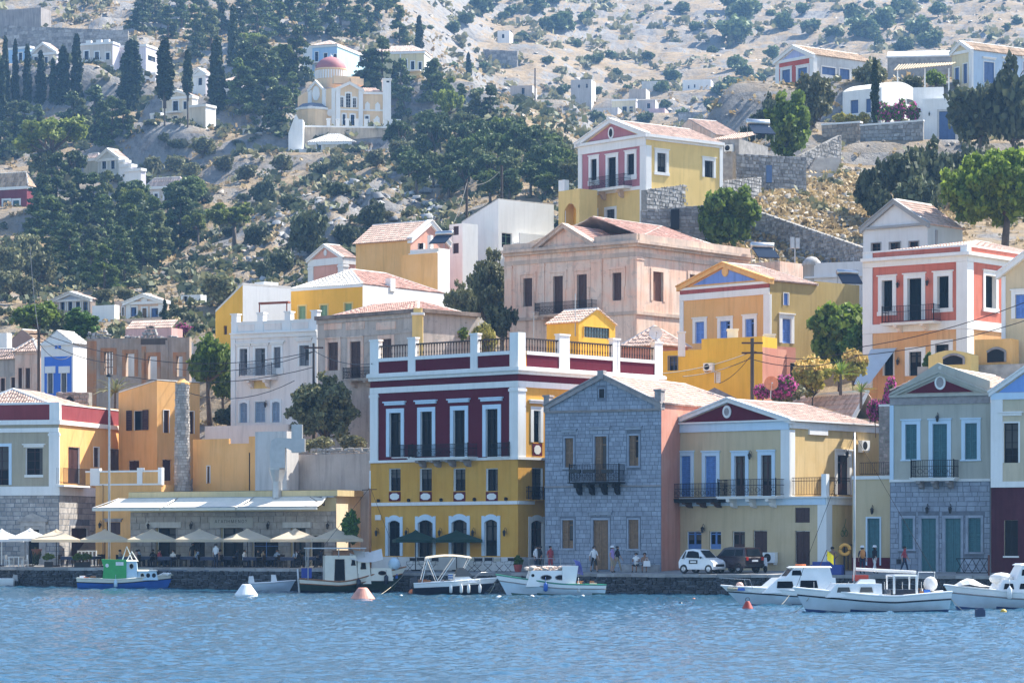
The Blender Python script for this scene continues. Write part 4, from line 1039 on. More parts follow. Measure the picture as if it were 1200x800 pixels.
s0,s1,zb,zt=L.rect(246.5,297,606.5,618);mb=MB();fb(mb,L,s0,s1,zb,zt,0,.1);sg=part('sign_board',mb,SIGNB,H.root)
def lettering(parent,f,text,s,zc,size,o,m,name='lettering',spacing=1.0):
 cu=bpy.data.curves.new(name,'FONT');cu.body=text;cu.size=size;cu.align_x='CENTER';cu.align_y='CENTER';cu.extrude=.006;cu.space_character=spacing
 ob=bpy.data.objects.new(name,cu);COL.objects.link(ob);dg=bpy.context.evaluated_depsgraph_get();me=bpy.data.meshes.new_from_object(ob.evaluated_get(dg));bpy.data.objects.remove(ob)
 me.materials.clear();me.materials.append(m);o2=link(name,me,parent)
 p=f.p(s,zc,o)-wloc(parent)
 M_=Matrix(((f.e.x,0,f.n.x,p.x),(f.e.y,0,f.n.y,p.y),(0,1,0,p.z),(0,0,0,1)));o2.matrix_local=M_;return o2
INK=mat('sign_ink',(.10,.10,.10),.8)
lettering(sg,L,'ΑΓΑΠΗΜΕΝΟΣ',(s0+s1)/2,zb+(zt-zb)*.62,.33,.104,INK,spacing=1.35);lettering(sg,L,'—— ——',(s0+s1)/2,zb+(zt-zb)*.26,.2,.104,INK)
AWN=cloth('awning_canvas',(.84,.78,.67),.15)
fo=L.off(2.5)
zf_,zk=fo.zy(594,fo.sx(250)),z(581.5)
for(f0,f1,b0,b1)in((108,187,142,211),(187.8,276,211.6,300),(276.8,372,300.6,386)):
 A,B=fo.p(fo.sx(f0),zf_),fo.p(fo.sx(f1),zf_);C,D=L.p(L.sx(b1),zk,.3),L.p(L.sx(b0),zk,.3);mb=MB();rows=[]
 for i in range(7):
  t_=i/6;rows.append([A.lerp(B,j/6).lerp(D.lerp(C,j/6),t_)+Vector((0,0,-.14*math.sin(math.pi*t_)))for j in range(7)])
 mb.grid(rows);mb.quad(A-Vector((0,0,.22)),B-Vector((0,0,.22)),B,A);aw=part('awning',mb,AWN,H.root,smooth=False)
 m2=MB();m2.tube([A,B],.04,6);m2.tube([A,D],.03,5);m2.tube([B,C],.03,5);part('awning_frame',m2,METALG,aw)
mb=MB();mb.quad(L.p(-wl,z(574)+.02,.3),L.p(0,z(574)+.02,.3),L.p(0,z(574)+.02,-6),L.p(-wl,z(574)+.02,-6));part('roof',mb,MORTAR,H.root)
s_=L.sx(380);mb=MB();mb.tube([L.p(s_,z(582),0),L.p(s_,z(582),2.0),L.p(s_,z(592),0),L.p(s_,z(582),.05)],.04,5);part('awning_arm',mb,IRON,H.root)
for x in(176,226,316,386):lantern(H,L,x,616)
cafe_H=H
STUC=plaster('rough_pink_stucco',(.44,.38,.34),(.50,.44,.40),.5,.4)
H=House('stucco_wall','rough pinkish grey stucco retaining wall behind the cafe roof','wall',436,216,30,334,470,590,531)
H.walls(STUC,STUC,flat=True);mb=MB();rr=random.Random(3);L=H.L
masonry(H.root,L,-H.wl*.72,-.1,H.z1,H.z1+.45,STONEW,.22,.5,seed=21,o=-.2,proud=.2,rubble=.25,name='coping')
H=House('grey_shed','small pale grey rendered block under the metal duct beside the cafe','building',336,217.5,30,299,350,590,505);H.walls(plaster('pale_grey_render',(.50,.48,.46)),plaster('pale_grey_render',(.5,.48,.46)));
t=thing('ventilation_duct','bent galvanised ventilation duct rising behind the cafe roof','duct',P(325,575,215));mb=MB();D_=215
def p_(x,y):return P(x,y,D_)
def dbox(mb,x0,x1,y0,y1,d=D_,th=.9):
 a,b=P(x0,y1,d),P(x1,y0,d);mb.box(a.x,b.x,d,d+th,a.z,b.z)
dbox(mb,341.5,354,497,530);part('riser',mb,METALG,t);mb=MB();pts=[(316,530),(318,516),(324,512.5),(341.5,513.5),(357,513.5),(357,529),(345,529.5),(334,524),(334,548),(317,548)]
mb.prism([P(x,y,D_-.05)for x,y in pts],(0,1,0));part('elbow',mb,METALG,t);mb=MB()
a=P(325,548,D_+.5);mb.lathe([(.62,0),(.62,-.15),(.36,-1.0),(.36,-2.2)],a,10);part('cone',mb,METALG,t)
PEACHW=plaster('pale_peach_paint',(.80,.71,.64),(.82,.74,.68),.3,.25)
OLDP=plaster('old_pink_plaster',(.78,.51,.38),(.74,.58,.47),.6,.6,.3)
OLDG=plaster('old_grey_plaster',(.48,.40,.34),(.54,.46,.40),.6,.7,.5)
OCHRE=plaster('bright_ochre_paint',(.80,.43,.06),None,.25,.15)
PINKH=plaster('dusty_pink_paint',(.42,.17,.19),None,.25,.15)
PALEY=plaster('pale_yellow_paint',(.74,.52,.19),None,.25,.18)
CORAL=plaster('coral_paint',(.58,.17,.12),(.62,.22,.16),.35,.3)
SHGREEN=mat('sage_green_wood',(.20,.33,.20),.6,var=.12)
SHGREY=mat('grey_wood',(.16,.16,.17),.6,var=.15,scale=6)
SHBLUE=mat('deep_blue_wood',(.07,.13,.28),.55,var=.12)
ROOFW=mat('whitewashed_tile',(.58,.55,.50),.9,var=.12,scale=1,island=.1)
def solar(name,label,x,y,d,s=1.0,rz=.5):
 t=thing(name,label,'solar heater',P(x,y,d),rz);mb=MB();mb.lathe([(0,-.85*s),(.2*s,-.85*s),(.24*s,-.8*s),(.24*s,.8*s),(.2*s,.85*s),(0,.85*s)],(0,0,.25*s),12,axis='x');lpart('tank',mb,mat('brushed_steel',(.5,.5,.5),.3,.9),t,smooth=True)
 mb=MB();mb.hexa([(-.8*s,-1.3*s,-.75*s),(.8*s,-1.3*s,-.75*s),(.8*s,0,.1*s),(-.8*s,0,.1*s),(-.8*s,-1.35*s,-.68*s),(.8*s,-1.35*s,-.68*s),(.8*s,-.05*s,.17*s),(-.8*s,-.05*s,.17*s)]);lpart('panel',mb,glass('collector_glass',(.02,.03,.05)),t)
 for a in(-.7*s,.7*s):
  mb=MB();mb.tube([(a,.25*s,-1.2*s),(a,.2*s,.1*s),(a,-1.3*s,-.75*s),(a,-1.3*s,-1.2*s)],.03,4);lpart('stand',mb,METALG,t)
 return t
def dish(name,label,x,y,d,r,m,rz=0):
 t=thing(name,label,'satellite dish',P(x,y,d),rz);mb=MB();pr=[(r*i/5,-.16*r*(i/5)**2)for i in range(6)]
 mb.lathe([(a,b)for a,b in pr]+[(r*1.02,-.18*r)],(0,0,0),16,axis='y');lpart('reflector',mb,m,t,smooth=True);mb=MB();mb.tube([(0,.05,0),(0,.12,-r*2.2)],.03,5);lpart('mast',mb,METALG,t)
 mb=MB();mb.tube([(0,-.2*r,-r*.95),(0,-r*.8,0)],.015,4);mb.ball((0,-r*.85,0),.06,k=6,h=4);lpart('feed_arm',mb,METALG,t);return t
H=House('white_balcony_house','white and peach house with a solid roof parapet and ornate grey balcony behind the cafe','house',372,238,29,271,400,522,388)
L=H.L;z=H.z;wl=H.wl
window(H,L,281,290,408.5,439,'half',SHGREY,sur=.2,hood=.02);window(H,L,299,311,408,440,'half',SHGREY,sur=.2,hood=.02)
window(H,L,321,329,406.5,431,'sh',SHGREY,sur=.2,sill=.5,hood=.02);window(H,L,351,362.4,404.5,428.5,'half',SHGREY,sur=.14,hood=.2)
window(H,L,281,290,471.5,495,'sh',mat('blue_grey_wood',(.26,.32,.40),.6),sur=.18,arch=True);window(H,L,299,311,470.5,494.5,'sh',mat('blue_grey_wood',(.26,.32,.40),.6),sur=.05);window(H,L,319,328,470.5,494.5,'sh',mat('blue_grey_wood',(.26,.32,.40),.6),sur=.18,arch=True)
H.walls(PEACHW,PEACHW,reveal=WHITE);H.band(z(393),z(388),.12,WHITE,r=False);H.band(z(388),z(386.5),.3,WHITE,r=False)
H.pilaster(L,-wl,L.sx(276),z(522),z(393.2),WHITE,cap=False);H.pilaster(L,L.sx(366),.0,z(522),z(393.2),WHITE,cap=False)
mb=MB();fb(mb,L,-wl,0,z(386.5),z(374.5),-.25,.02);part('parapet',mb,WHITE,H.root)
mb=MB();fb(mb,L,-wl,0,z(374.5),z(373.2),-.3,.07);part('coping',mb,WHITE,H.root)
xs=[271.5,302,334,365]
for i,x in enumerate(xs):
 s_=L.sx(x);mb=MB();fb(mb,L,s_,s_+.55,z(386.5),z(364.5),-.5,.06);fb(mb,L,s_-.08,s_+.63,z(364.5),z(363),-.56,.12);part('post',mb,WHITE,H.root)
for i in range(3):
 mb=MB();a,b=L.sx(xs[i]+8),L.sx(xs[i+1]-3.5);fb(mb,L,a,b,z(384.5),z(376.5),.0,.045);part('panel',mb,PEACHW,H.root)
balcony(H,L,279.5,318,425.5,440,445,out=.9,slab_mat=PEACHW,rail_mat=SHGREY,brackets=2,bh=.6)
mb=MB();s0,s1,zb,zt=L.rect(297,313,446,455);fb(mb,L,s0-.3,s1+.3,zb,zt,0,.02);part('yellow_patch',mb,PALEY,H.root);lantern(H,L,313,474)
H2=House('garden_wall','pale plastered garden wall below the white balcony house','wall',338,234,29,240,372,535,497);H2.walls(PEACHW,PEACHW)
H=House('derelict_house','weathered grey pink house with bare cracked plaster and tall brown shutters','house',492,228,44,372,560,524,363)
L,Rr=H.L,H.Rf;z=H.z;wl=H.wl
window(H,L,384.5,396.5,401,434,'sh',WOODB,sur=.3,smat=OLDP,ear=.05);window(H,L,410.5,423,400,443,'sh',WOODB,sur=.3,smat=OLDP,ear=.05);window(H,L,446,459,397,436,'sh',WOODB,sur=.3,smat=OLDP)
H.walls(OLDG,OLDG,reveal=OLDP);H.band(z(371),z(366),.12,OLDG,r=False);H.band(z(366.2),z(361.5),.35,plaster('sooty_cornice',(.20,.15,.12),(.3,.24,.2),.5,.5));H.band(z(389),z(387),.06,OLDG,'string_course',r=False)
for a,b in((380,401),(405.5,427.5),(441,464)):
 s0,s1,zb,zt=L.rect(a,b,377,386);mb=MB();fb(mb,L,s0,s1,zb,zt,0,.04);part('panel',mb,OLDP,H.root)
balcony(H,L,401,434,430,443.5,446,out=.8,slab_mat=OLDG,brackets=2)
H.hip_roof(1.1,TILE,over=-.35,lift=-.05)
t=thing('yellow_chimney','square yellow chimney with a capped top rising behind the burgundy roof balustrade','chimney',P(489,400,222));D_=222
mb=MB();a,b=P(483,400,D_),P(495.5,369,D_);mb.box(a.x,b.x,D_,D_+.8,a.z-1,b.z);part('shaft',mb,PALEY,t);mb=MB();c=P(481.5,369,D_),P(497,366,D_);mb.box(c[0].x,c[1].x,D_-.08,D_+.9,c[0].z,c[1].z);part('collar',mb,WHITE,t)
mb=MB();c=P(484.5,366,D_),P(494.5,360.5,D_);mb.box(c[0].x,c[1].x,D_+.1,D_+.7,c[0].z,c[1].z);part('cap',mb,PALEY,t)
H=House('ochre_house','bright ochre and white house with a whitewashed hip roof and sage green shutters','house',425,264,36,338,521,405,333.5)
L,Rr=H.L,H.Rf
for a,b,t,q in((350,358.5,358.5,374),(375.5,384,357.5,373),(404,412.5,355.5,371)):window(H,L,a,b,t,q,'sh',SHGREEN,sur=.13,smat=PALEY,split=2)
H.walls(OCHRE,WHITE,reveal=PALEY);H.band(H.z(336),H.z(333),.06,WHITE,r=False)
A,B,C,D=H.corners4(H.z1+.03);h=EYE+(HY-317)/F*270-H.z1;c=(A+B)/2+(C-B)*.30;c2=(A+B)/2+(C-B)*.72;c.z+=h;c2.z+=h
H.roof_plane([A,B,c],ROOFW);H.roof_plane([B,C,c2,c],TILE);H.roof_plane([C,D,c2],TILE);H.roof_plane([D,A,c,c2],TILE)
mb=MB();mb.tube([B,c,c2,C],.12,5);part('ridge',mb,MORTAR,H.root)
for x,y0,y1 in((459.5,321,332),):
 s_=Rr.sx(x);mb=MB();fb(mb,Rr,s_-.35,s_+.35,H.z1-.3,H.z1+.85,-.5,.1);part('chimney',mb,WHITE,H.root)
H=House('slant_house','white house with an ochre end wall under a steep slanting roof edge','house',284.5,262,48,252.5,341,398,334)
L=H.L;window(H,L,262,266,381.5,392,'sh',WOODB,sur=0);h0=H.z1;H.z1=L.zy(366,-H.wl)
H.walls(OCHRE,WHITE,flat=False);A,B,C,D=H.corners4(H.z1);u=Vector((0,0,h0-H.z1));mb=MB();mb.poly([A,B,B+u]);part('gable',mb,OCHRE,H.root);mb=MB();mb.quad(B,C,C+u,B+u);mb.poly([C,D,C+u]);mb.quad(A,B+u,C+u,D);part('upper_wall',mb,WHITE,H.root)
mb=MB();e=Vector((0,0,.02));mb.hexa([A+e,B+u+e,C+u+e,D+e]+[p+Vector((0,0,.2))for p in(A,B+u,C+u,D)]);part('roof',mb,MORTAR,H.root)
mb=MB();q=H.Rf;s_=q.sx(321);fb(mb,q,s_-.8,s_+.8,h0-.4,h0+.5,-1.8,-.4);part('roof_block',mb,WHITE,H.root)
t=thing('pergola','rust red timber pergola on the terrace left of the ochre house','pergola',P(320,372,258));mb=MB();D_=257
for x in(304,336):a,b=P(x,374,D_),P(x,354.5,D_);mb.box(a.x-.05,a.x+.05,D_,D_+.1,a.z-6,b.z)
part('posts',mb,mat('rust_paint',(.24,.06,.03),.6),t);mb=MB();a,b=P(303,356.5,D_),P(337.5,353.5,D_)
mb.hexa([(a.x,D_-.1,a.z),(b.x,D_-.1,b.z-.12),(b.x,D_+3,b.z+.1),(a.x,D_+3,a.z+.2),(a.x,D_-.1,a.z+.16),(b.x,D_-.1,b.z+.05),(b.x,D_+3,b.z+.26),(a.x,D_+3,a.z+.36)]);part('roof',mb,mat('rust_paint',(.24,.06,.03),.6),t)
CORAL2=plaster('light_coral_paint',(.66,.34,.26),None,.3,.2)
H=House('coral_cottage','small coral pink cottage with white pediment above the ochre house roof','house',402,300,44,361.5,418,338,301)
L=H.L;hg=L.zy(286.5,-H.wl/2)-H.z1;H.walls(CORAL2,CORAL2,gable=hg);H.band(H.z(309),H.z(301),.1,WHITE);rake(H,L,-H.wl-.1,.1,H.z1,hg,.3,-.05,.25);H.corner(.7,.7,H.z0,H.z(309.2),WHITE);H.pilaster(L,-H.wl,-H.wl+.8,H.z0,H.z(309.2),WHITE);mb=MB();disc(mb,L,-H.wl/2,H.z1+hg*.42,.22,.32,0,.08);part('oculus',mb,WHITE,H.root);H.gable_roof(hg,TILEP,over=.05)
mb=MB();fb(mb,L,-H.wl+1.1,-.9,H.z(322),H.z(312),0,.06);part('panel',mb,CORAL2,H.root)
TERY=plaster('apricot_paint',(.76,.43,.15),(.80,.48,.2),.35,.25)
H=House('apricot_house','apricot house with pantile roof and white edged orange gable below the cliff','house',481,288,36,417,526,345,280)
L,Rr=H.L,H.Rf;hg=Rr.zy(259,H.wr/2)-H.z1
H.walls(TERY,CORAL2,gable=hg,gside='R');H.gable_roof(hg,TILEP,side='R',over=.3,eave=.2,front=.2);rake(H,Rr,-.1,H.wr+.1,H.z1+.1,hg,.5,-.3,.25)
H=House('white_terrace_room','little white roof terrace room with a dark square window in front of the orange gable','building',514,284,36,480.5,527,345,279.5);L=H.L
window(H,L,490,496.5,285,292,'dk',WOODB,sur=.02);H.z1-=.9;H.walls(WHITE,WHITE,flat=True);mb=MB();fb(mb,L,-H.wl,0,H.z(297),H.z(295),0,.25);part('ledge',mb,WHITE,H.root);mb=MB();s_=L.sx(502);fb(mb,L,s_-.2,s_+.2,H.z1,H.z1+1.3,-.5,-.1);part('chimney',mb,WHITE,H.root)
H=House('apricot_annex','apricot lower block in front of the white terrace room','building',513,281.5,36,470,525,350,296);H.walls(TERY,WHITE)
solar('solar_water_heater','solar water heater on a tilted frame left of the white modern house',521,277,284,1.1,-.5)
H=House('white_modern_house','stark white house with one slanting roof edge and brown shuttered windows','house',584,300,48,541,649,335,234)
L,Rr=H.L,H.Rf
window(H,L,549,559.5,281,298.5,'sh',REDBR,sur=0);window(H,Rr,588,600,273,290,'dk',SHGREEN,sur=0);window(H,Rr,607,640,286,300,'dk',SHGREEN,sur=0)
h0=H.z1;H.z1=L.zy(261,-H.wl);H.walls(WHITE,WHITE,flat=False);A,B,C,D=H.corners4(H.z1);u=Vector((0,0,h0-H.z1));mb=MB();mb.poly([A,B,B+u]);mb.quad(B,C,C+u,B+u);mb.poly([C,D,C+u]);part('upper_wall',mb,WHITE,H.root)
mb=MB();mb.hexa([A,B+u,C+u,D]+[p+Vector((0,0,.12))for p in(A,B+u,C+u,D)]);part('roof',mb,MORTAR,H.root)
mb=MB();fb(mb,Rr,Rr.sx(602),H.wr+.5,H.z(283),H.z(272),.8,.95);fb(mb,Rr,Rr.sx(602),H.wr+.5,H.z(284.5),H.z(283),0,.95);part('balcony',mb,WHITE,H.root)
H=House('white_annex','narrow white annex with two brown windows left of the white modern house','building',542,297,48,526.5,560,340,261.5);L=H.L
window(H,L,531,537.5,265,275.5,'sh',REDBR,sur=0,split=1);window(H,L,530.5,537.5,285,297,'sh',REDBR,sur=0,split=1);H.walls(WHITE,WHITE)
CORN=plaster('mansion_cornice',(.66,.50,.39),(.50,.40,.33),.6,.5,.3)
H=House('old_mansion','big faded pink neoclassical mansion with hipped tile roof and barred windows','house',746,250,39,591.5,878,425,281.5)
L,Rr=H.L,H.Rf;z=H.z;wl,wr=H.wl,H.wr
for a,b,t,q in((613.5,624,326,359),(648.5,660,323.5,367),(676.5,688,321.5,366),(718,728.5,319.5,352)):
 window(H,L,a,b,t,q,'sh',WOODB,sur=.28,smat=OLDP,deep=.3,slats=False,split=3)
 s0,s1,zb,zt=L.rect(a-5.5,b+4.5,t-7,t-4);mb=MB();fb(mb,L,s0,s1,zb,zt,0,.1);fb(mb,L,s0,s0+.22,zt-1.7,zb,0,.07);fb(mb,L,s1-.22,s1,zt-1.7,zb,0,.07);part('label_mould',mb,OLDP,H.root)
window(H,Rr,765,777,318.5,353,'sh',mat('rusty_brown_wood',(.22,.09,.05),.7),sur=.3,smat=OLDP,deep=.3,slats=False,split=3);window(H,Rr,808,820,322,356,'sh',mat('rusty_brown_wood',(.22,.09,.05),.7),sur=.3,smat=OLDP,deep=.3,split=3,slats=False)
H.walls(OLDP,OLDP,reveal=OLDG)
H.band(z(300),z(295),.08,CORN,'architrave');H.band(z(295),z(289),.03,OLDP,'frieze');H.band(z(289),z(285.5),.3,CORN);H.band(z(285.5),z(282),.55,CORN);H.band(z(368),z(364),.12,CORN,'string_course')
for a,b in((592,600.5),(632,638.5),(693,706)):H.pilaster(L,L.sx(a),L.sx(b),z(364),z(300.2),OLDP,.12)
H.corner(.9,.9,z(364),z(300.2),OLDP,.12)
mb=MB();fb(mb,L,-wl-.1,L.sx(629),z(282),z(274.5),-.3,.1);part('parapet',mb,CORN,H.root);mb=MB();fb(mb,L,L.sx(697),.1,z(282),z(273.5),-.3,.1);part('parapet',mb,CORN,H.root);mb=MB();fb(mb,Rr,0,wr,z(282),z(273.5),-.3,.1);part('parapet',mb,CORN,H.root)
s0,s1=L.sx(630),L.sx(697);hg=L.zy(264,(s0+s1)/2)-z(281.5);mb=MB();mb.prism([L.p(s0,z(281.5),-.3),L.p(s1,z(281.5),-.3),L.p((s0+s1)/2,z(281.5)+hg,-.3)],Vector((L.n.x,L.n.y,0))*.36);part('tympanum',mb,OLDP,H.root);rake(H,L,s0-.2,s1+.2,z(281.5),hg+.1,.35,-.3,.5,CORN)
H.z1=z(280);A,B,C,D=H.corners4(H.z1);k=EYE+(HY-256)/F*258-H.z1;H.hip_roof(k,TILE,over=-.3,frac=.95)
a,b=L.p((s0+s1)/2,z(281.5)+hg,0),L.p((s0+s1)/2,z(281.5)+hg,-5);q0,q1=L.p(s0,z(281.5),0),L.p(s1,z(281.5),0);H.roof_plane([q1,q1+(b-a),b,a],TILE);H.roof_plane([q0+(b-a),q0,a,b],TILE)
balcony(H,L,626,693.5,353,367.5,370,out=.9,slab_mat=CORN,brackets=4,bh=.7,step=.1)
mansion_H=H
H=House('pink_hill_house','dusty pink and yellow house with white pediment and balcony high above the mansion','house',757,292,50,678,846.5,264,158)
L,Rr=H.L,H.Rf;z=H.z;wl,wr=H.wl,H.wr;hg=L.zy(141,-wl/2)-H.z1
H.zone(L,-wl,0,z(217),H.z1,PINKH)
for a,b,t,q in((692.5,699.5,186.5,211.5),(712.5,722,184.5,219.5),(735,743.5,180.5,205)):window(H,L,a,b,t,q,'dk',DARK,sur=.32,ear=.08,sill=.5 if b!=722 else 0)
for a,b,t,q in((689,699,248,268),(710.5,720.5,245.5,266)):window(H,L,a,b,t,q,'dk',DARK,sur=.28)
window(H,Rr,770,780.5,179.5,202,'dk',DARK,sur=.35,ear=.1,sill=.3);window(H,Rr,825.5,836,188.5,208,'dk',DARK,sur=.3,ear=.1)
H.walls(PALEY,PALEY,reveal=WHITE,gable=hg)
H.band(z(170),z(160.5),.1,WHITE,'entablature',r=False);mb=MB();fb(mb,Rr,0,wr,z(163.5),z(158),-.02,.1);part('entablature',mb,WHITE,H.root);H.band(z(160.5),z(157),.35,WHITE)
tympanum(H,L,-wl,0,H.z1+.15,hg,PINKH,.03,.5);rake(H,L,-wl-.3,.3,H.z1+.15,hg,.45,-.3,.35);mb=MB();disc(mb,L,L.sx(716.5),L.zy(156,L.sx(716.5)),.42,.6,0,.1,16);md=part('oculus',mb,WHITE,H.root);mb=MB();disc(mb,L,L.sx(716.5),L.zy(156,L.sx(716.5)),.26,.42,.1,.11,14);part('pane',mb,DARK,md)
H.corner(.8,.65,H.z0-2,z(170.2),WHITE,.1,cap=False);H.pilaster(L,-wl,L.sx(682.5),H.z0-2,z(170.2),WHITE,cap=False);H.pilaster(Rr,Rr.sx(843),wr,H.z0-2,z(163.7),WHITE,cap=False);mb=MB();fb(mb,L,-wl,0,z(221),z(217),-.02,.12);part('string_course',mb,WHITE,H.root)
H.gable_roof(hg,TILEP,over=.2,eave=.2)
balcony(H,L,689.5,731,206,220,223,out=1.1,slab_mat=WHITE,brackets=2,bmat=CORN,bh=.8,step=.13)
H=House('yellow_arch_wing','yellow side wing with an arched porch left of the pink hill house','building',679,293.5,50,654.5,700,270,221);L=H.L
window(H,L,661,675,238,275,'void',sur=0,rv=None);H.walls(PALEY,PALEY,depth=1.2);mb=MB();fb(mb,L,-H.wl,-H.wl+.9,H.z1,H.z(208),-.6,0);part('terrace_post',mb,WHITE,H.root)
mb=MB();s0,s1,zb,zt=L.rect(661,675,238,275);pts=[(s0,zt),(s1,zt)]+[(s0+(s1-s0)*(1-i/8),zt-.7+.7*math.sin(math.pi*i/8))for i in range(9)];mb.prism([L.p(a,b,-.3)for a,b in pts],Vector((L.n.x,L.n.y,0))*.29);part('arch',mb,PALEY,H.root);mb=MB();mb.quad(L.p(s0,zb,-1.2),L.p(s1,zb,-1.2),L.p(s1,zt,-1.2),L.p(s0,zt,-1.2));part('porch_back',mb,OCHRE,H.root)
MUST2=plaster('darker_mustard',(.42,.30,.11),(.46,.34,.14),.3,.3)  # darker mustard for the right wall and rear block
H=House('blue_pediment_town_house','mustard house with cornflower blue pediment and blue shutters in the middle of the slope','house',902,234,46,797,957,460,328.5)
L,Rr=H.L,H.Rf;z=H.z;wl,wr=H.wl,H.wr;hg=L.zy(309,-wl/2)-H.z1
BLUES=mat('cornflower_wood',(.13,.25,.60),.55,var=.12)
window(H,L,815,825.5,377,402,'sh',BLUES,sur=.28,ear=.08);window(H,L,844,856,376,402,'half',BLUES,sur=.28,ear=.08);window(H,L,873.5,884,373.5,402,'half',BLUES,sur=.28,ear=.08)
window(H,Rr,918,924,343.5,357.5,'sh',BLUES,sur=.05,arch=False);window(H,Rr,916.5,927,373.5,402,'sh',BLUES,sur=.35,ear=.1);window(H,Rr,926,937,425,445,'void',sur=0)
H.zone(Rr,0,wr*.55,H.z0-4,z(405),SALM)
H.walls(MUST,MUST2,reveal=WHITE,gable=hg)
H.band(z(332),z(329),.12,WHITE,r=False);H.band(z(337),z(332),.05,plaster('brick_red_band',(.34,.08,.07)),'frieze',r=False);H.band(z(344.5),z(337),.1,WHITE,'architrave',r=False)
tympanum(H,L,-wl,0,H.z1+.1,hg,plaster('cornflower_paint',(.17,.28,.62)),.03,.45);rake(H,L,-wl-.2,.2,H.z1+.1,hg,.38,-.3,.25,TERY);mb=MB();a=L.sx(850.5);disc(mb,L,a,L.zy(318,a),.34,.42,0,.12,14);md=part('oculus',mb,TERY,H.root)
H.corner(.6,.15,H.z0,z(344.7),WHITE,cap=False);H.pilaster(L,-wl,L.sx(801.5),H.z0,z(344.7),WHITE,cap=False);gable_hip(H,hg,.75,TILEP)
t_=MB();fb(t_,Rr,*Rr.rect(926,937,425,445),-.24,-.2);part('dark_doorway',t_,DARK,H.root)
Hx=House('mustard_rear_block','plain deep mustard rear block with flat roof behind the fig tree','building',956,245,46,930,1007,440,329.5);Hx.walls(MUST2,MUST2)
solar('solar_water_heater','dark solar tank lying on the flat mustard roof above the fig tree',993,323,250,1.1,.2);solar('solar_water_heater','solar tank on a tall frame behind the mustard house with the blue pediment',893,292,262,1.25,.3)
Hx=House('tan_rear_block','low tan block carrying a solar tank behind the mustard house with the blue pediment','building',914,258,40,868,None,340,306);Hx.walls(OLDP,OLDP)
BYEL=plaster('bright_yellow_paint',(.74,.45,.05),None,.25,.2)
H=House('yellow_flat_house','bright yellow flat roofed house with an air conditioner above the pantile roofs','house',893.5,222,33,775,922,465,394)
L,Rr=H.L,H.Rf;z=H.z;s8=L.sx(822)
window(H,L,783.5,794,417.5,434,'dk',SHBLUE,sur=.06,smat=SHGREY);window(H,L,838,844,436,448.5,'sh',PLASW,sur=.03,split=1)
H.z1=z(406.5);H.walls(BYEL,SALM);mb=MB();s_=s8;zz=z(394)
A,B=L.p(s_,H.z1),L.p(0,H.z1);q=Vector((Rr.e.x,Rr.e.y,0))*H.wr*.6;up=Vector((0,0,zz-H.z1));mb.hexa([A,B,B+q,A+q,A+up,B+up,B+q+up,A+q+up]);part('upper_block',mb,BYEL,H.root);aircon(H,L,832.5,430,.8)
def wbox(name,label,x0,x1,y0,y1,d,dep,m,cat='chimney'):
 a,b=P(x0,y1,d),P(x1,y0,d);mb=MB();c=.06;mb.box(a.x,b.x,d,d+dep,a.z-.6,b.z-.12);mb.box(a.x-c,b.x+c,d-c,d+dep+c,b.z-.12,b.z);return solo(name,mb,m,label,cat)
wbox('white_chimney','squat white chimney at the right end of the yellow flat roof',896,908.5,391,406,224,.9,WHITE);wbox('white_chimney','squat white chimney on the yellow flat roof below the blue shutters',853,865,385,394.5,225,.8,WHITE)
wbox('white_chimney','white bottle shaped chimney beside the dish on the small pantile roof',795,803,388,408,223,.7,WHITE)
H=House('pantile_cottage','small cottage under a pale pantile roof between the burgundy balustrade and the yellow house','house',772,230,40,728,806,440,405);H.walls(SALM,SALM);H.hip_roof(EYE+(HY-384)/F*234-H.z1,TILEP)
dish('satellite_dish','big white satellite dish on the small pantile roof',768,390,221,.5,PLASW,.2)
SALM2=plaster('salmon_red_paint',(.56,.155,.10),(.60,.20,.14),.35,.3);ORG=plaster('soft_orange_paint',(.68,.36,.15),(.72,.42,.2),.35,.3)
H=House('salmon_house','salmon red and white two storey house with dark green shutters and hipped roof','house',1133,218,39,1011.5,1285,445,287)
L,Rr=H.L,H.Rf;z=H.z;wl,wr=H.wl,H.wr
H.zone(L,-wl,0,z(374.5),z(306),SALM2);H.zone(Rr,0,wr,z(374.5),z(306),SALM2);H.zone(L,-wl,0,z(295),H.z1,SALM2);H.zone(Rr,0,wr,z(295),H.z1,SALM2)
for a,b,t,q in((1033.5,1046,328.5,365),(1063.5,1080,326,375.5),(1098.5,1112,323.5,361)):window(H,L,a,b,t,q,'sh',DGREEN,sur=.32,ear=.1,deep=.4,sill=0 if b==1080 else.3)
for a,b in((1154.5,1167),(1190,1203)):window(H,Rr,a,b,323,361,'sh',DGREEN,sur=.32,ear=.1,deep=.4,sill=.3)
window(H,L,1065.5,1080,412,440,'gd',DGREEN,sur=.35);window(H,L,1096,1112,403.5,420,'gd',DGREEN,sur=.35);window(H,L,1036,1047,412,440,'gd',DGREEN,sur=.1)
H.walls(ORG,ORG,reveal=WHITE,depth=.45)
H.band(z(306),z(299),.1,WHITE,'architrave');H.band(z(299),z(295),.4,WHITE);H.band(z(288.5),z(286.5),.08,WHITE,'coping');H.band(z(385),z(374.5),.1,WHITE,'string_course')
H.corner(.85,.85,z(374.5),z(306.2),WHITE,cap=False);H.corner(.85,.85,z(450),z(385.2),WHITE,cap=False);H.corner(.5,.5,z(295),z(288.7),WHITE,cap=False)
for a,b in((z(374.5),z(306.2)),(z(450),z(385.2)),(z(295),z(288.7))):H.pilaster(L,-wl,-wl+.85,a,b,WHITE,cap=False)
A,B,C,D=H.corners4(0);H.hip_roof(EYE+(HY-272)/F*222-H.z1,TILEP,over=-.2,frac=1.0,lift=-.1)
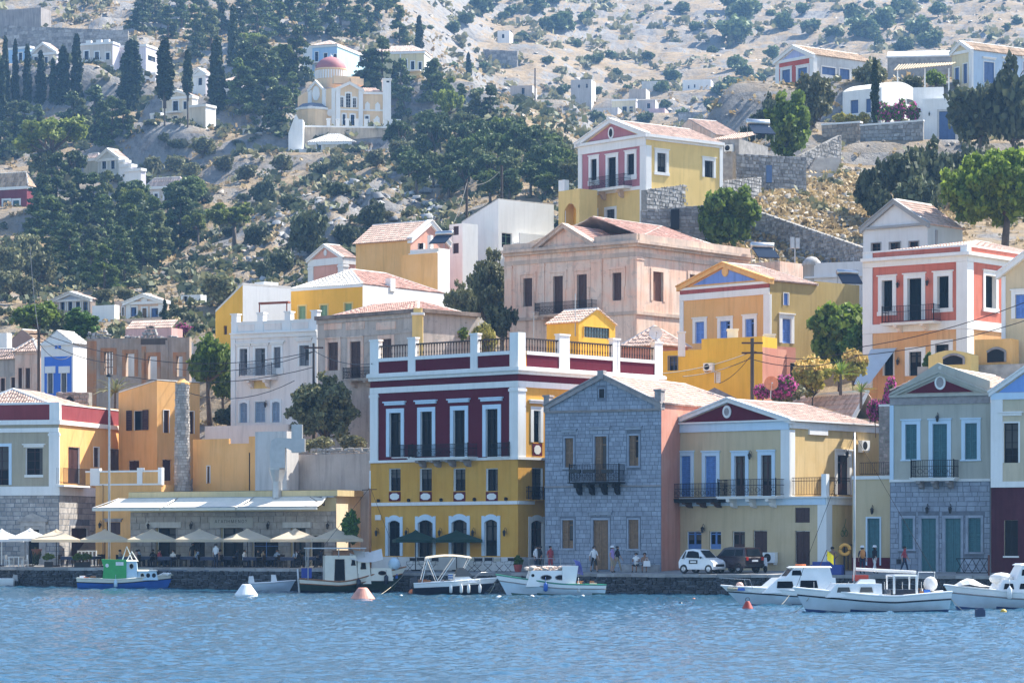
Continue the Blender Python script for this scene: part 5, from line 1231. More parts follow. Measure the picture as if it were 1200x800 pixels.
balcony(H,L,1032.5,1094,357.5,377,380,out=1.1,slab_mat=WHITE,brackets=2,bmat=PEACHW,bh=.5,scroll=False,step=.13)
lantern(H,L,1054,334);lantern(H,L,1088.5,331.5);lantern(H,L,1054,424)
fo=L.off(2.4);A,B=L.p(L.sx(1021.5),z(408.5)+.3,.1),L.p(L.sx(1051.5),z(408.5)+.3,.1);c,d_=fo.p(fo.sx(1000.5),fo.zy(450,fo.sx(1003))),fo.p(fo.sx(1019),fo.zy(450,fo.sx(1003)));c=c;mb=MB();rows=[[c.lerp(d_,j/4).lerp(A.lerp(B,j/4),i/4)for j in range(5)]for i in range(5)];mb.grid(rows);part('awning',mb,cloth('shade_blue_canvas',(.46,.58,.68),.15),H.root)  # awning canvas carries the light blue of its shade in the colour
GREYW=plaster('cool_white_paint',(.66,.66,.66),None,.2,.15);GREYE=plaster('grey_trim',(.33,.33,.33),None,.2,.15)
H=House('grey_gable_house','white house with grey edged triangular gable behind the salmon house','house',1087,250,40,1011.5,1128,330,262)
L=H.L;hg=L.zy(234,-H.wl/2)-H.z1
for a,b,q in((1021.5,1032,294),(1042.5,1055,293),(1065.5,1076.5,292)):window(H,L,a,b,q-9,q+4,'dk',WOODB,sur=.08,smat=GREYE)
H.walls(GREYW,plaster('blue_grey_render',(.46,.50,.52),None,.2,.15),gable=hg);H.band(H.z(264),H.z(261),.25,GREYE,r=False);rake(H,L,-H.wl-.2,.2,H.z1,hg,.4,-.1,.3,GREYE);H.gable_roof(hg,TILEP,over=.1);mb=MB();fb(mb,H.Rf,1.2,1.5,H.z(290),H.z(268),0,.1);part('downpipe',mb,GREYE,H.root)
H=House('white_flat_block','long low white flat roofed block with a domed chimney left of the grey edged gable','building',1012,253,24,943,1030,335,306);H.walls(GREYW,GREYW);H.band(H.z(324),H.z(322),.2,GREYW,r=False);mb=MB();c=H.L.p(H.L.sx(948.5),H.z1-.3,-.6);mb.lathe([(.75,-1.5),(.75,.1),(.85,.15),(.75,.5),(.4,.85),(0,.95)],c,12);part('domed_chimney',mb,plaster('grey_dome',(.42,.40,.38)),H.root,smooth=True)
H=House('cream_gable_house','cream house with white edged gable and blue shutter cut by the right edge','house',1262,203,33,1174,1300,450,316);L=H.L;hg=L.zy(284,-H.wl/2)-H.z1
window(H,L,1190,1202,345,373,'sh',BLUES,sur=.3,ear=.08);H.walls(TERY if 0 else plaster('cream_paint',(.66,.52,.32),None,.3,.2),None,gable=hg);rake(H,L,-H.wl-.3,.3,H.z1,hg,.4,-.2,.35);H.gable_roof(hg,TILEP);H.pilaster(L,-H.wl,-H.wl+.3,H.z0,H.z1-.2,WHITE,cap=False)
def oven(label,x0,x1,y0,y1,d,arch):
 t=thing('outdoor_oven',label,'oven',P((x0+x1)/2,y1,d));f=Face((P(x0,y1,d).x,d),(math.cos(.5),-math.sin(.5)));w_=(x1-x0)/F*d/.85;zb,zt=P(x0,y1,d).z,P(x0,y0,d).z;pts=[(0,zb-1.5),(w_,zb-1.5),(w_,zt-.35*arch)]+[(w_*(1-i/8),zt-.35*arch+.35*arch*math.sin(math.pi*i/8))for i in range(1,8)]+[(0,zt-.35*arch)]
 m=MB();m.prism([f.p(a,b,-1.6)for a,b in pts],Vector((f.n.x,f.n.y,0))*1.6);part('body',m,PALEY if arch else TERY,t);m=MB();a,b=w_*.35,w_*.85;q=[(a,zb),(b,zb),(b,zb+(zt-zb)*.45)]+[(b-(b-a)*i/6,zb+(zt-zb)*.45+.25*math.sin(math.pi*i/6))for i in range(1,6)]+[(a,zb+(zt-zb)*.45)];m.prism([f.p(u,v,.0)for u,v in q],Vector((f.n.x,f.n.y,0))*.04);part('mouth',m,DARK,t)
 m=MB();
 for i in range(len(q)-1):
  if i==0:continue
  m.tube([f.p(*q[i],.06),f.p(*q[i+1],.06)],.09,5)
 part('arch_trim',m,GREYST,t)
oven('ochre rounded outdoor oven with stone arch in front of the salmon house',1088,1132,411,428,203,1);oven('square ochre outbuilding with an arched dark mouth right of the rounded oven',1142,1180,398,425,204,0)
H=House('ochre_yard_wall','ochre rubble yard wall below the outdoor ovens','wall',1200,202,27,1075,1230,445,426);H.walls(STONEW,STONEW)
H=House('rubble_gatepost','narrow pinkish rubble wall with a white cap between beige roof and grey beige house','wall',1046,193,27,1030,1055,560,476);H.walls(JOINTW,JOINTW);masonry(H.root,H.L,-H.wl,0,H.z0,H.z1,mat('pink_rubble',(.34,.28,.26),.9,var=.25,scale=2,island=.3),.22,.3,seed=61,rubble=.2);H.band(H.z1,H.z1+.15,.06,WHITE,'cap')
H=House('rear_pantile_house','low house behind the beige pediment house, pantile roof with white painted verges','house',1000,206,60,905,1034,500,490);H.walls(CREAM,CREAM);A,B,C,D=H.corners4(H.z1);k=EYE+(HY-464)/F*211-H.z1;H.roof_plane([A,B,B.lerp(C,.5)+Vector((0,0,k)),A.lerp(D,.5)+Vector((0,0,k))],TILEP);H.roof_plane([C,D,A.lerp(D,.5)+Vector((0,0,k)),B.lerp(C,.5)+Vector((0,0,k))],TILEP);mb=MB();mb.tube([B,B.lerp(C,.5)+Vector((0,0,k+.1)),A.lerp(D,.5)+Vector((0,0,k+.1)),A],.16,6);part('verge',mb,WHITE,H.root)
dish('satellite_dish','rusty orange satellite dish in front of pink bougainvillea',903.5,449,200.5,.48,mat('rusty_orange',(.55,.20,.10),.7,var=.2,scale=4),.1)
RUBG=mat('grey_rubble',(.30,.29,.28),.9,var=.25,scale=2,bump=.5,bscale=6,island=.4)
LIMEW=plaster('aged_limewash',(.64,.63,.60),(.55,.52,.48),.5,.35)
def stonewall(label,x0,x1,y0a,y0b,y1,d0,d1,m=None,ch=.3,bw=.45,name='stone_wall',cap=None,thick=.6,seed=3,rub=.15,single=False,ops=(),steps=False):
 """free-standing dry-stone wall between two photo columns; y0a,y0b = top at each end"""
 a,b=P(x0,y1,d0),P(x1,y1,d1);f=Face((a.x,a.y),(b.x-a.x,b.y-a.y));ln=Vector((b.x-a.x,b.y-a.y)).length
 za,zb=P(x0,y0a,d0).z,P(x1,y0b,d1).z;zl=min(a.z,b.z)-8.0
 t=thing(name,label,'stone wall',(a.x,a.y,a.z));mb=MB()
 pr=[f.p(0,zl),f.p(ln,zl),f.p(ln,zb-.04),f.p(0,za-.04)];mb.prism(pr,-Vector((f.n.x,f.n.y,0))*thick);part('core',mb,JOINTW,t)
 zt=lambda s:za+(zb-za)*s/ln
 masonry(t,f,0,ln,min(a.z,b.z)-3.5,max(za,zb)+.02,m or RUBG,ch,bw,ops,seed=seed,rubble=rub,proud=.08,gap=.025,zf=zt)
 if cap is not None:
  mb=MB();fbar(mb,f,(-.05,za+.2),(ln+.05,zb+.2),.22,-thick-.05,.12);part('coping',mb,cap,t)
 return t,f
RUIN=plaster('ruin_plaster',(.42,.33,.27),(.36,.27,.2),.7,.7,.75);BRICK=plaster('raw_brick_orange',(.46,.21,.10),(.40,.26,.17),.6,.5,.3)
H=House('ruined_house','roofless ruined house, crumbling wall with see-through window holes and orange brick edges','ruin',222,252,12,102,240,470,395)
L=H.L;z=H.z
for a,b,t,q in((122,132.5,412,439),(147.5,157.5,414,441),(173.5,184,417,445),(207,214,417,441)):
 w_=window(H,L,a,b,t,q,'void',sur=.32,smat=BRICK,proud=.03)
s0,s1,zb,zt=L.rect(122,132.5,412,439);mb=MB()
for i in range(4):fb(mb,L,s0+(s1-s0)*i/3-.04,s0+(s1-s0)*i/3+.04,zb,zt,-.3,-.2)
for i in range(4):fb(mb,L,s0,s1,zb+(zt-zb)*i/3-.03,zb+(zt-zb)*i/3+.03,-.3,-.204)
part('rotten_frame',mb,WOODB,H.root)
mb=MB();zb_=H.z0-3;wall_cells(mb,L,-H.wl,0,zb_,H.z1,.6,0)
for s_ in(-H.wl,-.001):
 mb.quad(L.p(s_,zb_),L.p(s_,H.z1),L.p(s_,H.z1,-.6),L.p(s_,zb_,-.6))
mb.quad(L.p(-H.wl,H.z1),L.p(0,H.z1),L.p(0,H.z1,-.6),L.p(-H.wl,H.z1,-.6));part('wall',mb,RUIN,H.root)
mb=MB();fb(mb,L,-H.wl-.02,-H.wl+.85,zb_,H.z1-.2,-.58,.03);fb(mb,L,L.sx(166),L.sx(171),z(452),z(405),0,.03);part('brick_edge',mb,BRICK,H.root)
rr=random.Random(9);masonry(H.root,L,-H.wl,0,H.z1-.02,H.z1+1.15,RUBG,.24,.4,seed=9,rubble=.3,o=-.3,proud=.3,zf=lambda s:H.z1+.35+.45*math.sin(s*1.3)+.3*math.sin(s*3.1),name='broken_top')
mb=MB();fb(mb,L,L.sx(165),L.sx(196),z(403),z(396),0,.03);part('dark_patch',mb,plaster('dark_brown_plaster',(.1,.08,.07)),H.root)  # dark brown patch below the broken wall top
mb=MB();fb(mb,L,L.sx(194),L.sx(197),z(452),z(398),0,.06);part('pilaster_strip',mb,RUIN,H.root)
H=House('pale_rear_wall','pale limewashed wall seen through the window holes of the ruined house','wall',226,262,12,108,240,460,402);H.walls(LIMEW,LIMEW)
STB=plaster('strong_blue_paint',(.07,.19,.60),None,.2,.1)
H=House('blue_front_house','white house with a strong blue painted front panel left of the ruined house','house',85.5,258,24,48,104,470,402);L=H.L;z=H.z;hg=1.1
H.zone(L,L.sx(52),L.sx(84),z(463),z(417),STB)
for a,b in((56,62),(72,78)):window(H,L,a,b,437,461,'half',SHGREY,sur=.05)
for a,b in((53,65),(69,82)):s0,s1,zb,zt=L.rect(a,b,429,437);mb=MB();fb(mb,L,s0,s1,zb,zt,0,.06);part('white_panel',mb,WHITE,H.root)
H.walls(WHITE,WHITE,gable=hg);H.gable_roof(hg,ROOFW);H.band(z(404),z(401),.15,WHITE,r=False);mb=MB()
for x in(66,70):fb(mb,L,L.sx(x)-.12,L.sx(x)+.12,z(408),z(403),0,.05)
part('blue_blocks',mb,STB,H.root)
H=House('old_pink_row_house','old stained pink row house with long brown windows left of the blue front','house',44,262,22,17.5,60,480,412);L=H.L
for a,b in((21.5,26),(30,35.5)):window(H,L,a,b,431,455,'sh',WOODB,sur=.12,smat=OLDP)
H.walls(OLDP,OLDP);H.hip_roof(1.2,TILEP);H.band(H.z(414),H.z(411),.15,OLDP)
H=House('old_grey_row_house','stained grey row house with dark doorway at the far left edge','house',18,264,22,-20,30,480,421);L=H.L
for a,b,t in((1,6,443),(13.5,18,442)):window(H,L,a,b,t,458,'sh',WOODB,sur=.1,smat=OLDP)
H.walls(OLDG,OLDG);H.hip_roof(1.0,TILEP)
H=House('white_corner_house','white wall of a house cut by the left edge above the stained row houses','house',8,275,30,-25,14,440,390);H.walls(WHITE,WHITE)
H=House('brown_gable_cottage','cottage with dull brown gable between white wall and blue front house','house',43,285,38,9,58,440,400);hg=H.L.zy(386.5,-H.wl/2)-H.z1;H.walls(plaster('dull_brown',(.30,.20,.17)),LIMEW,gable=hg);H.gable_roof(hg,TILEB)
t,f=stonewall('low pinkish garden wall with a small arched niche below the ruined house',66,104,459,459,478,246,245,mat('pink_rubble',(.34,.28,.26)),seed=31);mb=MB();s0=f.sx(82);zz=f.zy(472,s0)
mb.prism([f.p(s0-.5+1.0*i/8,zz+.55*math.sin(math.pi*i/8),.09)for i in range(9)],Vector((f.n.x,f.n.y,0))*.05);part('niche',mb,DARK,t)
BROWNP=plaster('brown_plaster',(.36,.28,.23),None,.4,.4)
H=House('brown_cottage','small brown neoclassical cottage with grey pediment under the dark pine wood','house',106,352,32,61,112,372,350);L=H.L;hg=L.zy(342,-H.wl/2)-H.z1
for a,b in((71,76),(80,85),(89,94),(97.5,103)):window(H,L,a,b,353.5,364,'dk',SHBLUE,sur=.2,smat=LIMEW)
H.walls(BROWNP,BROWNP,gable=hg);H.band(H.z(352),H.z(349.5),.2,LIMEW,r=False);rake(H,L,-H.wl-.2,.2,H.z1,hg,.35,-.1,.3,LIMEW);tympanum(H,L,-H.wl,0,H.z1,hg,plaster('slate_blue_paint',(.34,.38,.44)),.03,.4);H.gable_roof(hg,TILEP)
PEACHP=plaster('soft_peach_paint',(.66,.48,.36),None,.3,.2)
H=House('peach_cottage','peach neoclassical cottage with white pediment and central door under the pine wood','house',191.5,350,30,148,198,380,352.5);L=H.L;hg=L.zy(344.5,-H.wl/2)-H.z1
window(H,L,153.5,160,360,370.5,'half',SHBLUE,sur=.2);window(H,L,167,172,361,375,'dr',WOODT,sur=.2);window(H,L,177.5,185.5,361,371.5,'half',SHBLUE,sur=.2)
H.walls(PEACHP,PEACHP,gable=hg);H.band(H.z(355.5),H.z(352),.25,WHITE);rake(H,L,-H.wl-.3,.3,H.z1,hg,.4,-.1,.4);mb=MB();disc(mb,L,-H.wl/2,H.z1+hg*.4,.5,.5,.02,.12,12);part('medallion',mb,WHITE,H.root);H.gable_roof(hg,TILEP);H.pilaster(L,-H.wl,-H.wl+.7,H.z0,H.z(355.7),WHITE,cap=False);H.corner(.7,.4,H.z0,H.z(355.7),WHITE,cap=False)
H=House('peach_side_wing','lower peach wing with two narrow windows left of the peach cottage','building',150,353,30,134,158,380,352);
for a,b in((137,139.5),(143,145.5)):window(H,H.L,a,b,360,370,'sh',SHGREY,sur=.1)
H.walls(PEACHP,PEACHP)
H=House('peach_terrace','plain peach terrace wall in front of the peach cottage','wall',190,342,30,124,196,400,371.5);H.walls(PEACHP,PEACHP)
H=House('white_yard_wall','small white yard building between the brown and peach cottages','building',134,345,30,108,140,380,357);H.walls(WHITE,WHITE)
H=House('pink_low_house','low pink house with a flat pink roof in front of the peach cottage','house',201,305,26,147,214,400,384);H.walls(plaster('baby_pink_paint',(.66,.40,.36)),plaster('baby_pink_paint',(.66,.40,.36)));A,B,C,D=H.corners4(H.z1+.02);k=Vector((0,0,.9));H.roof_plane([A,B,B.lerp(C,.6)+k,A.lerp(D,.6)+k],TILEP)
H=House('small_white_hut','tiny white hut beside bougainvillea in front of the pine slope','hut',235,362,30,212,242,365,345);window(H,H.L,215,220,347,360,'dk',SHGREY,sur=.05);H.walls(WHITE,WHITE)
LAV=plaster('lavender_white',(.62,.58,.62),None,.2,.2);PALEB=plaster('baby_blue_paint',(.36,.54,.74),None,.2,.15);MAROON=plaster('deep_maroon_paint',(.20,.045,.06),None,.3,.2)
def hill_house(name,label,xc,d,th,xl,xr,yb,yt,mL,mR,wins=(),winsR=(),apex=None,roof='flat',rm=None,wcol=None,trim=None,band=True,cat='house',sur=.2,drop=3,gm=None,hip=1.6,):
 H=House(name,label,cat,xc,d,th,xl,xr,yb,yt,drop=drop)
 for f,ws in((H.L,wins),(H.Rf,winsR)):
  for(a,b,t,q)in ws:window(H,f,a,b,t,q,'sh' if wcol is not None and wcol is not DARK else 'dk',wcol or SHBLUE,sur=sur,smat=trim or WHITE,slats=False)
 hg=H.L.zy(apex,-H.wl/2)-H.z1 if apex else None
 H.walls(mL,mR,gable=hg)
 if band:H.band(H.z1-.5,H.z1,.2,trim or WHITE)
 if apex:
  rake(H,H.L,-H.wl-.3,.3,H.z1,hg,.5,-.1,.35,trim or WHITE);H.gable_roof(hg,rm or TILEP)
  if gm:tympanum(H,H.L,-H.wl,0,H.z1,hg,gm,.03,.6)
 elif roof=='hip':H.hip_roof(hip,rm or TILEP)
 return H
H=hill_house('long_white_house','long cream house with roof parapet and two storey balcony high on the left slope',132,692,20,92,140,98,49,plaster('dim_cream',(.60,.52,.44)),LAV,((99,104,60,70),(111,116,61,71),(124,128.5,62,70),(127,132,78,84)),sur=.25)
mb=MB();fb(mb,H.L,-H.wl,-2,H.z(72.5),H.z(71),0,2.2);part('balcony_slab',mb,WHITE,H.root);mb=MB();bars(mb,H.L,-H.wl,-2,H.z(71),H.z(68),2.1,.5,.05);part('railing',mb,IRON,H.root,stuff=True)
mb=MB()
for x in(100,112,121):fb(mb,H.L,H.L.sx(x),H.L.sx(x)+1.4,H.z(49),H.z(45.5),-.8,-.2)
part('chimney_pots',mb,WHITE,H.root,stuff=True)
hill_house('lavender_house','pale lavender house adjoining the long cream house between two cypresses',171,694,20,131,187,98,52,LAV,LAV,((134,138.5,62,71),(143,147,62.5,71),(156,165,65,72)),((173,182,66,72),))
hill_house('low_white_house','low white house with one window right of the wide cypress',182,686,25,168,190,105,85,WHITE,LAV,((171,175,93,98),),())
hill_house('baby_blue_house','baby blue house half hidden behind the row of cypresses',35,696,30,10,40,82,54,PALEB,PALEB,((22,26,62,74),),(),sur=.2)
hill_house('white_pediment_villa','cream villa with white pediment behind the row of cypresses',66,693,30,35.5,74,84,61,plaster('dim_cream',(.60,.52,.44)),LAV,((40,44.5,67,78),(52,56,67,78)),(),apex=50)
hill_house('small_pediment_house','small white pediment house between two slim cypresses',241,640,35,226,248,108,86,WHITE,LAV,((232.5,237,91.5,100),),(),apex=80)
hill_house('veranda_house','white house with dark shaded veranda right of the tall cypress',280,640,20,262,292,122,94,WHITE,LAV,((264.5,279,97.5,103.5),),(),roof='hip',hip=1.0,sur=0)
H=hill_house('cream_balcony_house','cream and white house with small balcony behind two bare cypress trunks',225,612,30,190,232,146,112,plaster('light_cream',(.68,.58,.44)),WHITE,((202.5,209,118.5,130),(215,219,119,128),(203,208,136,144)),(),apex=105)
mb=MB();fb(mb,H.L,H.L.sx(199),H.L.sx(213),H.z(131.5),H.z(130),0,1.6);part('balcony_slab',mb,WHITE,H.root)
hill_house('cream_stepped_block','cream block with stepped white side stair right of the cream balcony house',241,606,30,222,253,148,122,plaster('light_cream',(.68,.58,.44)),WHITE,(),())
hill_house('white_shed','little white shed with one window left of the cream balcony house',188,606,30,176,192,148,132,WHITE,WHITE,((180,183.5,135,139),),())
H=hill_house('grey_white_villa','grey white villa with pediment and stepped terraces in the middle of the pine slope',139,548,34,114.5,150,222,184.5,plaster('grey_white_paint',(.56,.56,.52)),WHITE,((119.5,124.5,187.5,198),(130,134.5,188,198),(120,124,205,214),(130,134,205,214)),(),apex=174)
H2=hill_house('villa_side_wing','dull side wing with tiled roof left of the grey white villa',115,552,34,98,122,222,185,plaster('dim_olive',(.42,.40,.32)),LAV,(),(),roof='hip',hip=1.0)
for i,(x0,x1,y)in enumerate(((139,153,187),(141,160,192),(146,171,197))):hill_house('white_terrace',('upper','middle','lower')[i]+' white stepped terrace right of the grey white villa',x1-6,545-i*2,34,x0,x1,222,y,WHITE,LAV,(),(),band=True,cat='terrace')
hill_house('beige_hill_house','beige house with pale hip roof and blue door among the tall pines',213,524,22,172,220,246,217,plaster('dim_cream',(.60,.52,.44)),LAV,((181,185,227,236),(192.5,199,228,241)),(),roof='hip',hip=1.6,sur=.3)
hill_house('maroon_house','maroon house with two white framed windows at the left edge among trees',31.5,522,24,-20,40,250,218,MAROON,MAROON,((4,11,235,247.5),(15.5,22.5,235,247.5)),(),roof='hip',hip=2.6,rm=TILEB,wcol=TEAL,sur=.35)
H=House('ruined_wall_house','roofless grey ruin at the top left corner above the cypresses','ruin',48,790,20,-20,60,30,9);H.walls(plaster('ruin_grey',(.30,.27,.25),None,.5,.5),None);
if 0:H=House('ruined_wall_house','roofless pinkish ruin beside bare ground at the top edge left of the pine wood','ruin',130,800,20,92,140,30,6);pass
stonewall('long grey terrace wall above the high cypress houses',5,150,30,36,42,745,738,ch=.8,bw=1.2,seed=51)
t=thing('domed_church','cream domed church with white trim, maroon dome and white bell wall on the wooded spur','church',P(410,150,600))
CHC=plaster('church_cream',(.74,.54,.33),None,.25,.15);DOME=mat('dome_maroon',(.36,.13,.13),.7,var=.1,scale=.6);SLATE=plaster('slate_roof',(.16,.17,.20))
class CH:pass
d=600;H=House('x','','',393.5,d,20,361,425,152,104,root=t);
f1=Face(((393.5-CX)/F*d,d),(math.cos(R(18)),math.sin(R(18))))
a1=f1.sx(425);z0,z1,za=f1.zy(152,0)-4,f1.zy(104,0),f1.zy(96.2,a1/2);fR=Face((f1.p(a1,0).x,f1.p(a1,0).y),(math.sin(R(-18)),math.cos(R(18))))
H.L=f1;H.wins=[];H.root=t
for a,b,y0,y1 in((401.5,405,134,147),(411,415.5,134.5,147)):window(H,f1,a,b,y0,y1,'dk',SHBLUE,sur=.25,arch=True)
for a,b,y0,y1 in((398.8,402.6,114,125.5),(405.5,411,109.5,126),(413.5,417.5,115,126)):window(H,f1,a,b,y0,y1,'dk',WHITE,sur=.25,arch=True,frame_mat=WHITE)
mb=MB();wall_cells(mb,f1,0,a1,z0,z1,.4);mb.poly([f1.p(0,z1),f1.p(a1,z1),f1.p(a1/2,za)])
nb=Vector((-f1.n.x,-f1.n.y,0));bk=nb*16
mb.quad(f1.p(a1,z0),f1.p(a1,z0)+bk,f1.p(a1,z1)+bk,f1.p(a1,z1));mb.quad(f1.p(0,z0)+bk,f1.p(0,z0),f1.p(0,z1),f1.p(0,z1)+bk);mb.poly([f1.p(a1,z0)+bk,f1.p(0,z0)+bk,f1.p(0,z1)+bk,f1.p(a1/2,za)+bk,f1.p(a1,z1)+bk]);part('wall',mb,CHC,t)
H.z1=z1
for q in([f1.p(a1,z1),f1.p(a1,z1)+bk,f1.p(a1/2,za)+bk,f1.p(a1/2,za)],[f1.p(0,z1)+bk,f1.p(0,z1),f1.p(a1/2,za),f1.p(a1/2,za)+bk]):H.roof_plane(q,TILEP)
rake(H,f1,-.2,a1+.2,z1,za-z1,.55,-.1,.4)
for a in(0,a1-.9):mb=MB();fb(mb,f1,a,a+.9,z0,z1,-.02,.25);part('pilaster',mb,WHITE,t)
mb=MB();fb(mb,f1,0,a1,f1.zy(129.5,2),f1.zy(127.8,2),-.02,.2);part('string_course',mb,WHITE,t)
g1=Face((f1.p(0,0).x,f1.p(0,0).y),(math.cos(R(-30)),math.sin(R(-30))));x380=g1.sx(380)
mb=MB();zz1=g1.zy(104,x380/2);l0,l1=g1.sx(361.5),0
mb.quad(g1.p(l0,z0),g1.p(l1,z0),g1.p(l1,zz1),g1.p(l0,zz1));c=(l0+x380)/2;mb.poly([g1.p(l0,zz1),g1.p(x380,zz1),g1.p(c,zz1+1.9)]);mb.quad(g1.p(l0,z0)+nb*9,g1.p(l0,z0),g1.p(l0,zz1),g1.p(l0,zz1)+nb*9);mb.quad(g1.p(l0,zz1),g1.p(l1,zz1),g1.p(l1,zz1)+nb*9,g1.p(l0,zz1)+nb*9);part('transept_wall',mb,CHC,t)
mb=MB();mb.quad(g1.p(x380,zz1)+Vector((0,0,.1)),g1.p(l1,zz1)+Vector((0,0,.1)),g1.p(c,zz1+1.8)+nb*9+Vector((3,0,0)),g1.p(c,zz1+1.9));part('transept_roof',mb,SLATE,t)
rake(H,g1,l0,x380,zz1,1.9,.5,-.1,.4)
for a in(l0,x380-.4,l1-.9):mb=MB();fb(mb,g1,a,a+.85,z0,zz1,-.02,.22);part('pilaster',mb,WHITE,t)
mb=MB();disc(mb,g1,c,g1.zy(109.5,c),.9,1.5,0,.2,12);part('blind_window',mb,WHITE,t);mb=MB();disc(mb,g1,g1.sx(387),g1.zy(133,-3),.7,.7,0,.15,12);part('medallion',mb,WHITE,t)
ac=g1.p(g1.sx(368),0,.5);mb=MB();mb.lathe([(3.3,z0),(3.3,P(0,126,600).z)],(ac.x,ac.y,0),14);part('apse',mb,CHC,t);mb=MB();q=P(0,126,600).z;mb.lathe([(3.5,q),(2.2,q+.9),(0,q+1.3)],(ac.x,ac.y,0),14);part('apse_roof',mb,SLATE,t)
mb=MB();mb.lathe([(3.36,q-.5),(3.55,q-.4),(3.55,q),(3.3,q+.02)],(ac.x,ac.y,0),14);part('apse_cornice',mb,WHITE,t)
h1=Face((f1.p(a1,0).x,f1.p(a1,0).y+.5),(math.cos(R(6)),math.sin(R(6))));H.L=h1;b1=h1.sx(448.5);zb1=h1.zy(108,b1/2)
window(H,h1,428,432,136,148,'dk',SHBLUE,sur=.25,arch=True)
mb=MB();wall_cells(mb,h1,0,b1,z0,zb1,.4);mb.quad(h1.p(0,zb1),h1.p(b1,zb1),h1.p(b1,zb1+.6)+nb*8,h1.p(0,zb1+.6)+nb*8);mb.quad(h1.p(b1,z0),h1.p(b1,z0)+nb*8,h1.p(b1,zb1)+nb*8,h1.p(b1,zb1));part('aisle_wall',mb,CHC,t)
H.roof_plane([h1.p(0,zb1,.3),h1.p(b1,zb1,.3),h1.p(b1,zb1+1.7)+nb*6,h1.p(0,zb1+1.7)+nb*6],TILEP)
mb=MB();fb(mb,h1,0,b1,zb1-.5,zb1,-.02,.25);part('cornice',mb,WHITE,t);mb=MB();fb(mb,h1,0,b1,h1.zy(130.5,3),h1.zy(128.8,3),-.02,.2);part('string_course',mb,WHITE,t)
for x,y in((430.5,124.5),(442.5,125),(442,141)):a=h1.sx(x);mb=MB();zq=h1.zy(y,a);mb.prism([h1.p(a-.5,zq-1.0),h1.p(a+.5,zq-1.0),h1.p(a+.5,zq+.4),h1.p(a,zq+.9),h1.p(a-.5,zq+.4)],Vector((h1.n.x,h1.n.y,0))*.15);part('blind_arch',mb,WHITE,t)
mb=MB();b2=h1.sx(458);fb(mb,h1,b1,b2,z0,h1.zy(94,b2),-2.6,.6);fb(mb,h1,b1-.15,b2+.15,h1.zy(94,b2),h1.zy(92.6,b2),-2.8,.8);part('bell_wall',mb,WHITE,t);mb=MB();fb(mb,h1,(b1+b2)/2-.1,(b1+b2)/2+.5,h1.zy(97.5,b2),h1.zy(95.5,b2),.55,.61);part('bell_opening',mb,DARK,t)
dc=f1.p(f1.sx(399.5),0,-8);dd=dc.y;zr=lambda y:EYE+(HY-y)/F*dd;rd=18.4/F*dd
mb=MB();mb.lathe([(rd*.98,zr(108)),(rd*.98,zr(83.5)),(rd*1.04,zr(83)),(rd*1.04,zr(81.8)),(rd*.9,zr(81.5))],(dc.x,dd,0),28);part('drum',mb,CHC,t,smooth=False)
mb=MB();mb.lathe([(rd*math.cos(a),zr(83)+(zr(67)-zr(83))*math.sin(a))for a in[math.pi/2*i/9 for i in range(10)]],(dc.x,dd,0),28);part('dome',mb,DOME,t,smooth=True)
for i in range(18):
 a=math.pi+math.pi*(i+.5)/18;mb=MB();q=Vector((dc.x+rd*.98*math.cos(a),dd+rd*.98*math.sin(a),0));ff=Face((q.x,q.y),(-math.sin(a),math.cos(a)));ff.n=Vector((math.cos(a),math.sin(a)))
 fb(mb,ff,-.16,.16,zr(94),zr(84),-.1,.14);part('drum_pillar',mb,WHITE,t)
mb=MB();q=P(389,92,596);fb(mb,f1,.2,5.6,zr(103),zr(94),-3.5,-2.2);part('drum_base',mb,CHC,t);mb=MB();fb(mb,f1,a1-2,a1+.6,zr(104),zr(96.5),-4,-1.5);part('drum_base',mb,CHC,t)
mb=MB();mb.ball((dc.x,dd,zr(66.5)),.35,k=8,h=5);fb(mb,f1,f1.sx(399.5)-.06,f1.sx(399.5)+.06,zr(66),zr(62.5),-8.05,-7.95);part('cross',mb,WHITE,t)
tt=thing('church_terrace','broad stone terrace wall with white posts under the domed church','terrace',P(410,165,588));f=Face((P(355,150,590).x,590),(math.cos(R(6)),math.sin(R(6))));ln=f.sx(468);zt=f.zy(150,ln/2);mb=MB();fb(mb,f,0,ln,zt-9,zt,-16,0);part('wall',mb,plaster('terrace_stain',(.44,.37,.29),(.52,.44,.34),.6,.5),tt);mb=MB();fb(mb,f,-.1,ln,zt,zt+.35,-.5,.2);part('parapet',mb,WHITE,tt)
for x in(385,396,407,418,429,440,452,458,467):mb=MB();a=f.sx(x);fb(mb,f,a-.35,a+.35,zt+.35,zt+1.6,-.5,.2);fb(mb,f,a-.45,a+.45,zt+1.6,zt+1.8,-.55,.28);part('post',mb,WHITE,tt)
mb=MB();q=[(338,156),(344,140),(347,134),(350,140),(355,140),(355,172),(350,186),(338,180)];mb.prism([P(x,y,586)for x,y in q],(0,5,0));part('stair_wall',mb,WHITE,tt);mb=MB();fb(mb,f,-1.5,f.sx(434),f.zy(184,5),f.zy(180,5),-4,6.2);part('lower_ledge',mb,WHITE,tt);mb=MB();fb(mb,f,1,f.sx(434),f.zy(200,5),f.zy(184,5),-4,6);part('lower_wall',mb,RUBG,tt)
H=hill_house('church_lodge','low cream lodge with white pantile roof edge under the church terrace',414,578,8,361,None,181,166,plaster('light_cream',(.68,.58,.44)),CHC,((371.5,376.5,170,176),(404,409,171.5,177.5)),(),roof='hip',rm=ROOFW,hip=2.0)
t=thing('church_pergola','flat roofed dark pergola right of the church lodge','pergola',P(424,182,578));mb=MB();a,b=P(413,170,577),P(436,168.5,577);mb.box(a.x,b.x,575,580,a.z-.1,a.z+.3);part('roof',mb,plaster('weathered_boards',(.2,.17,.15)),t)
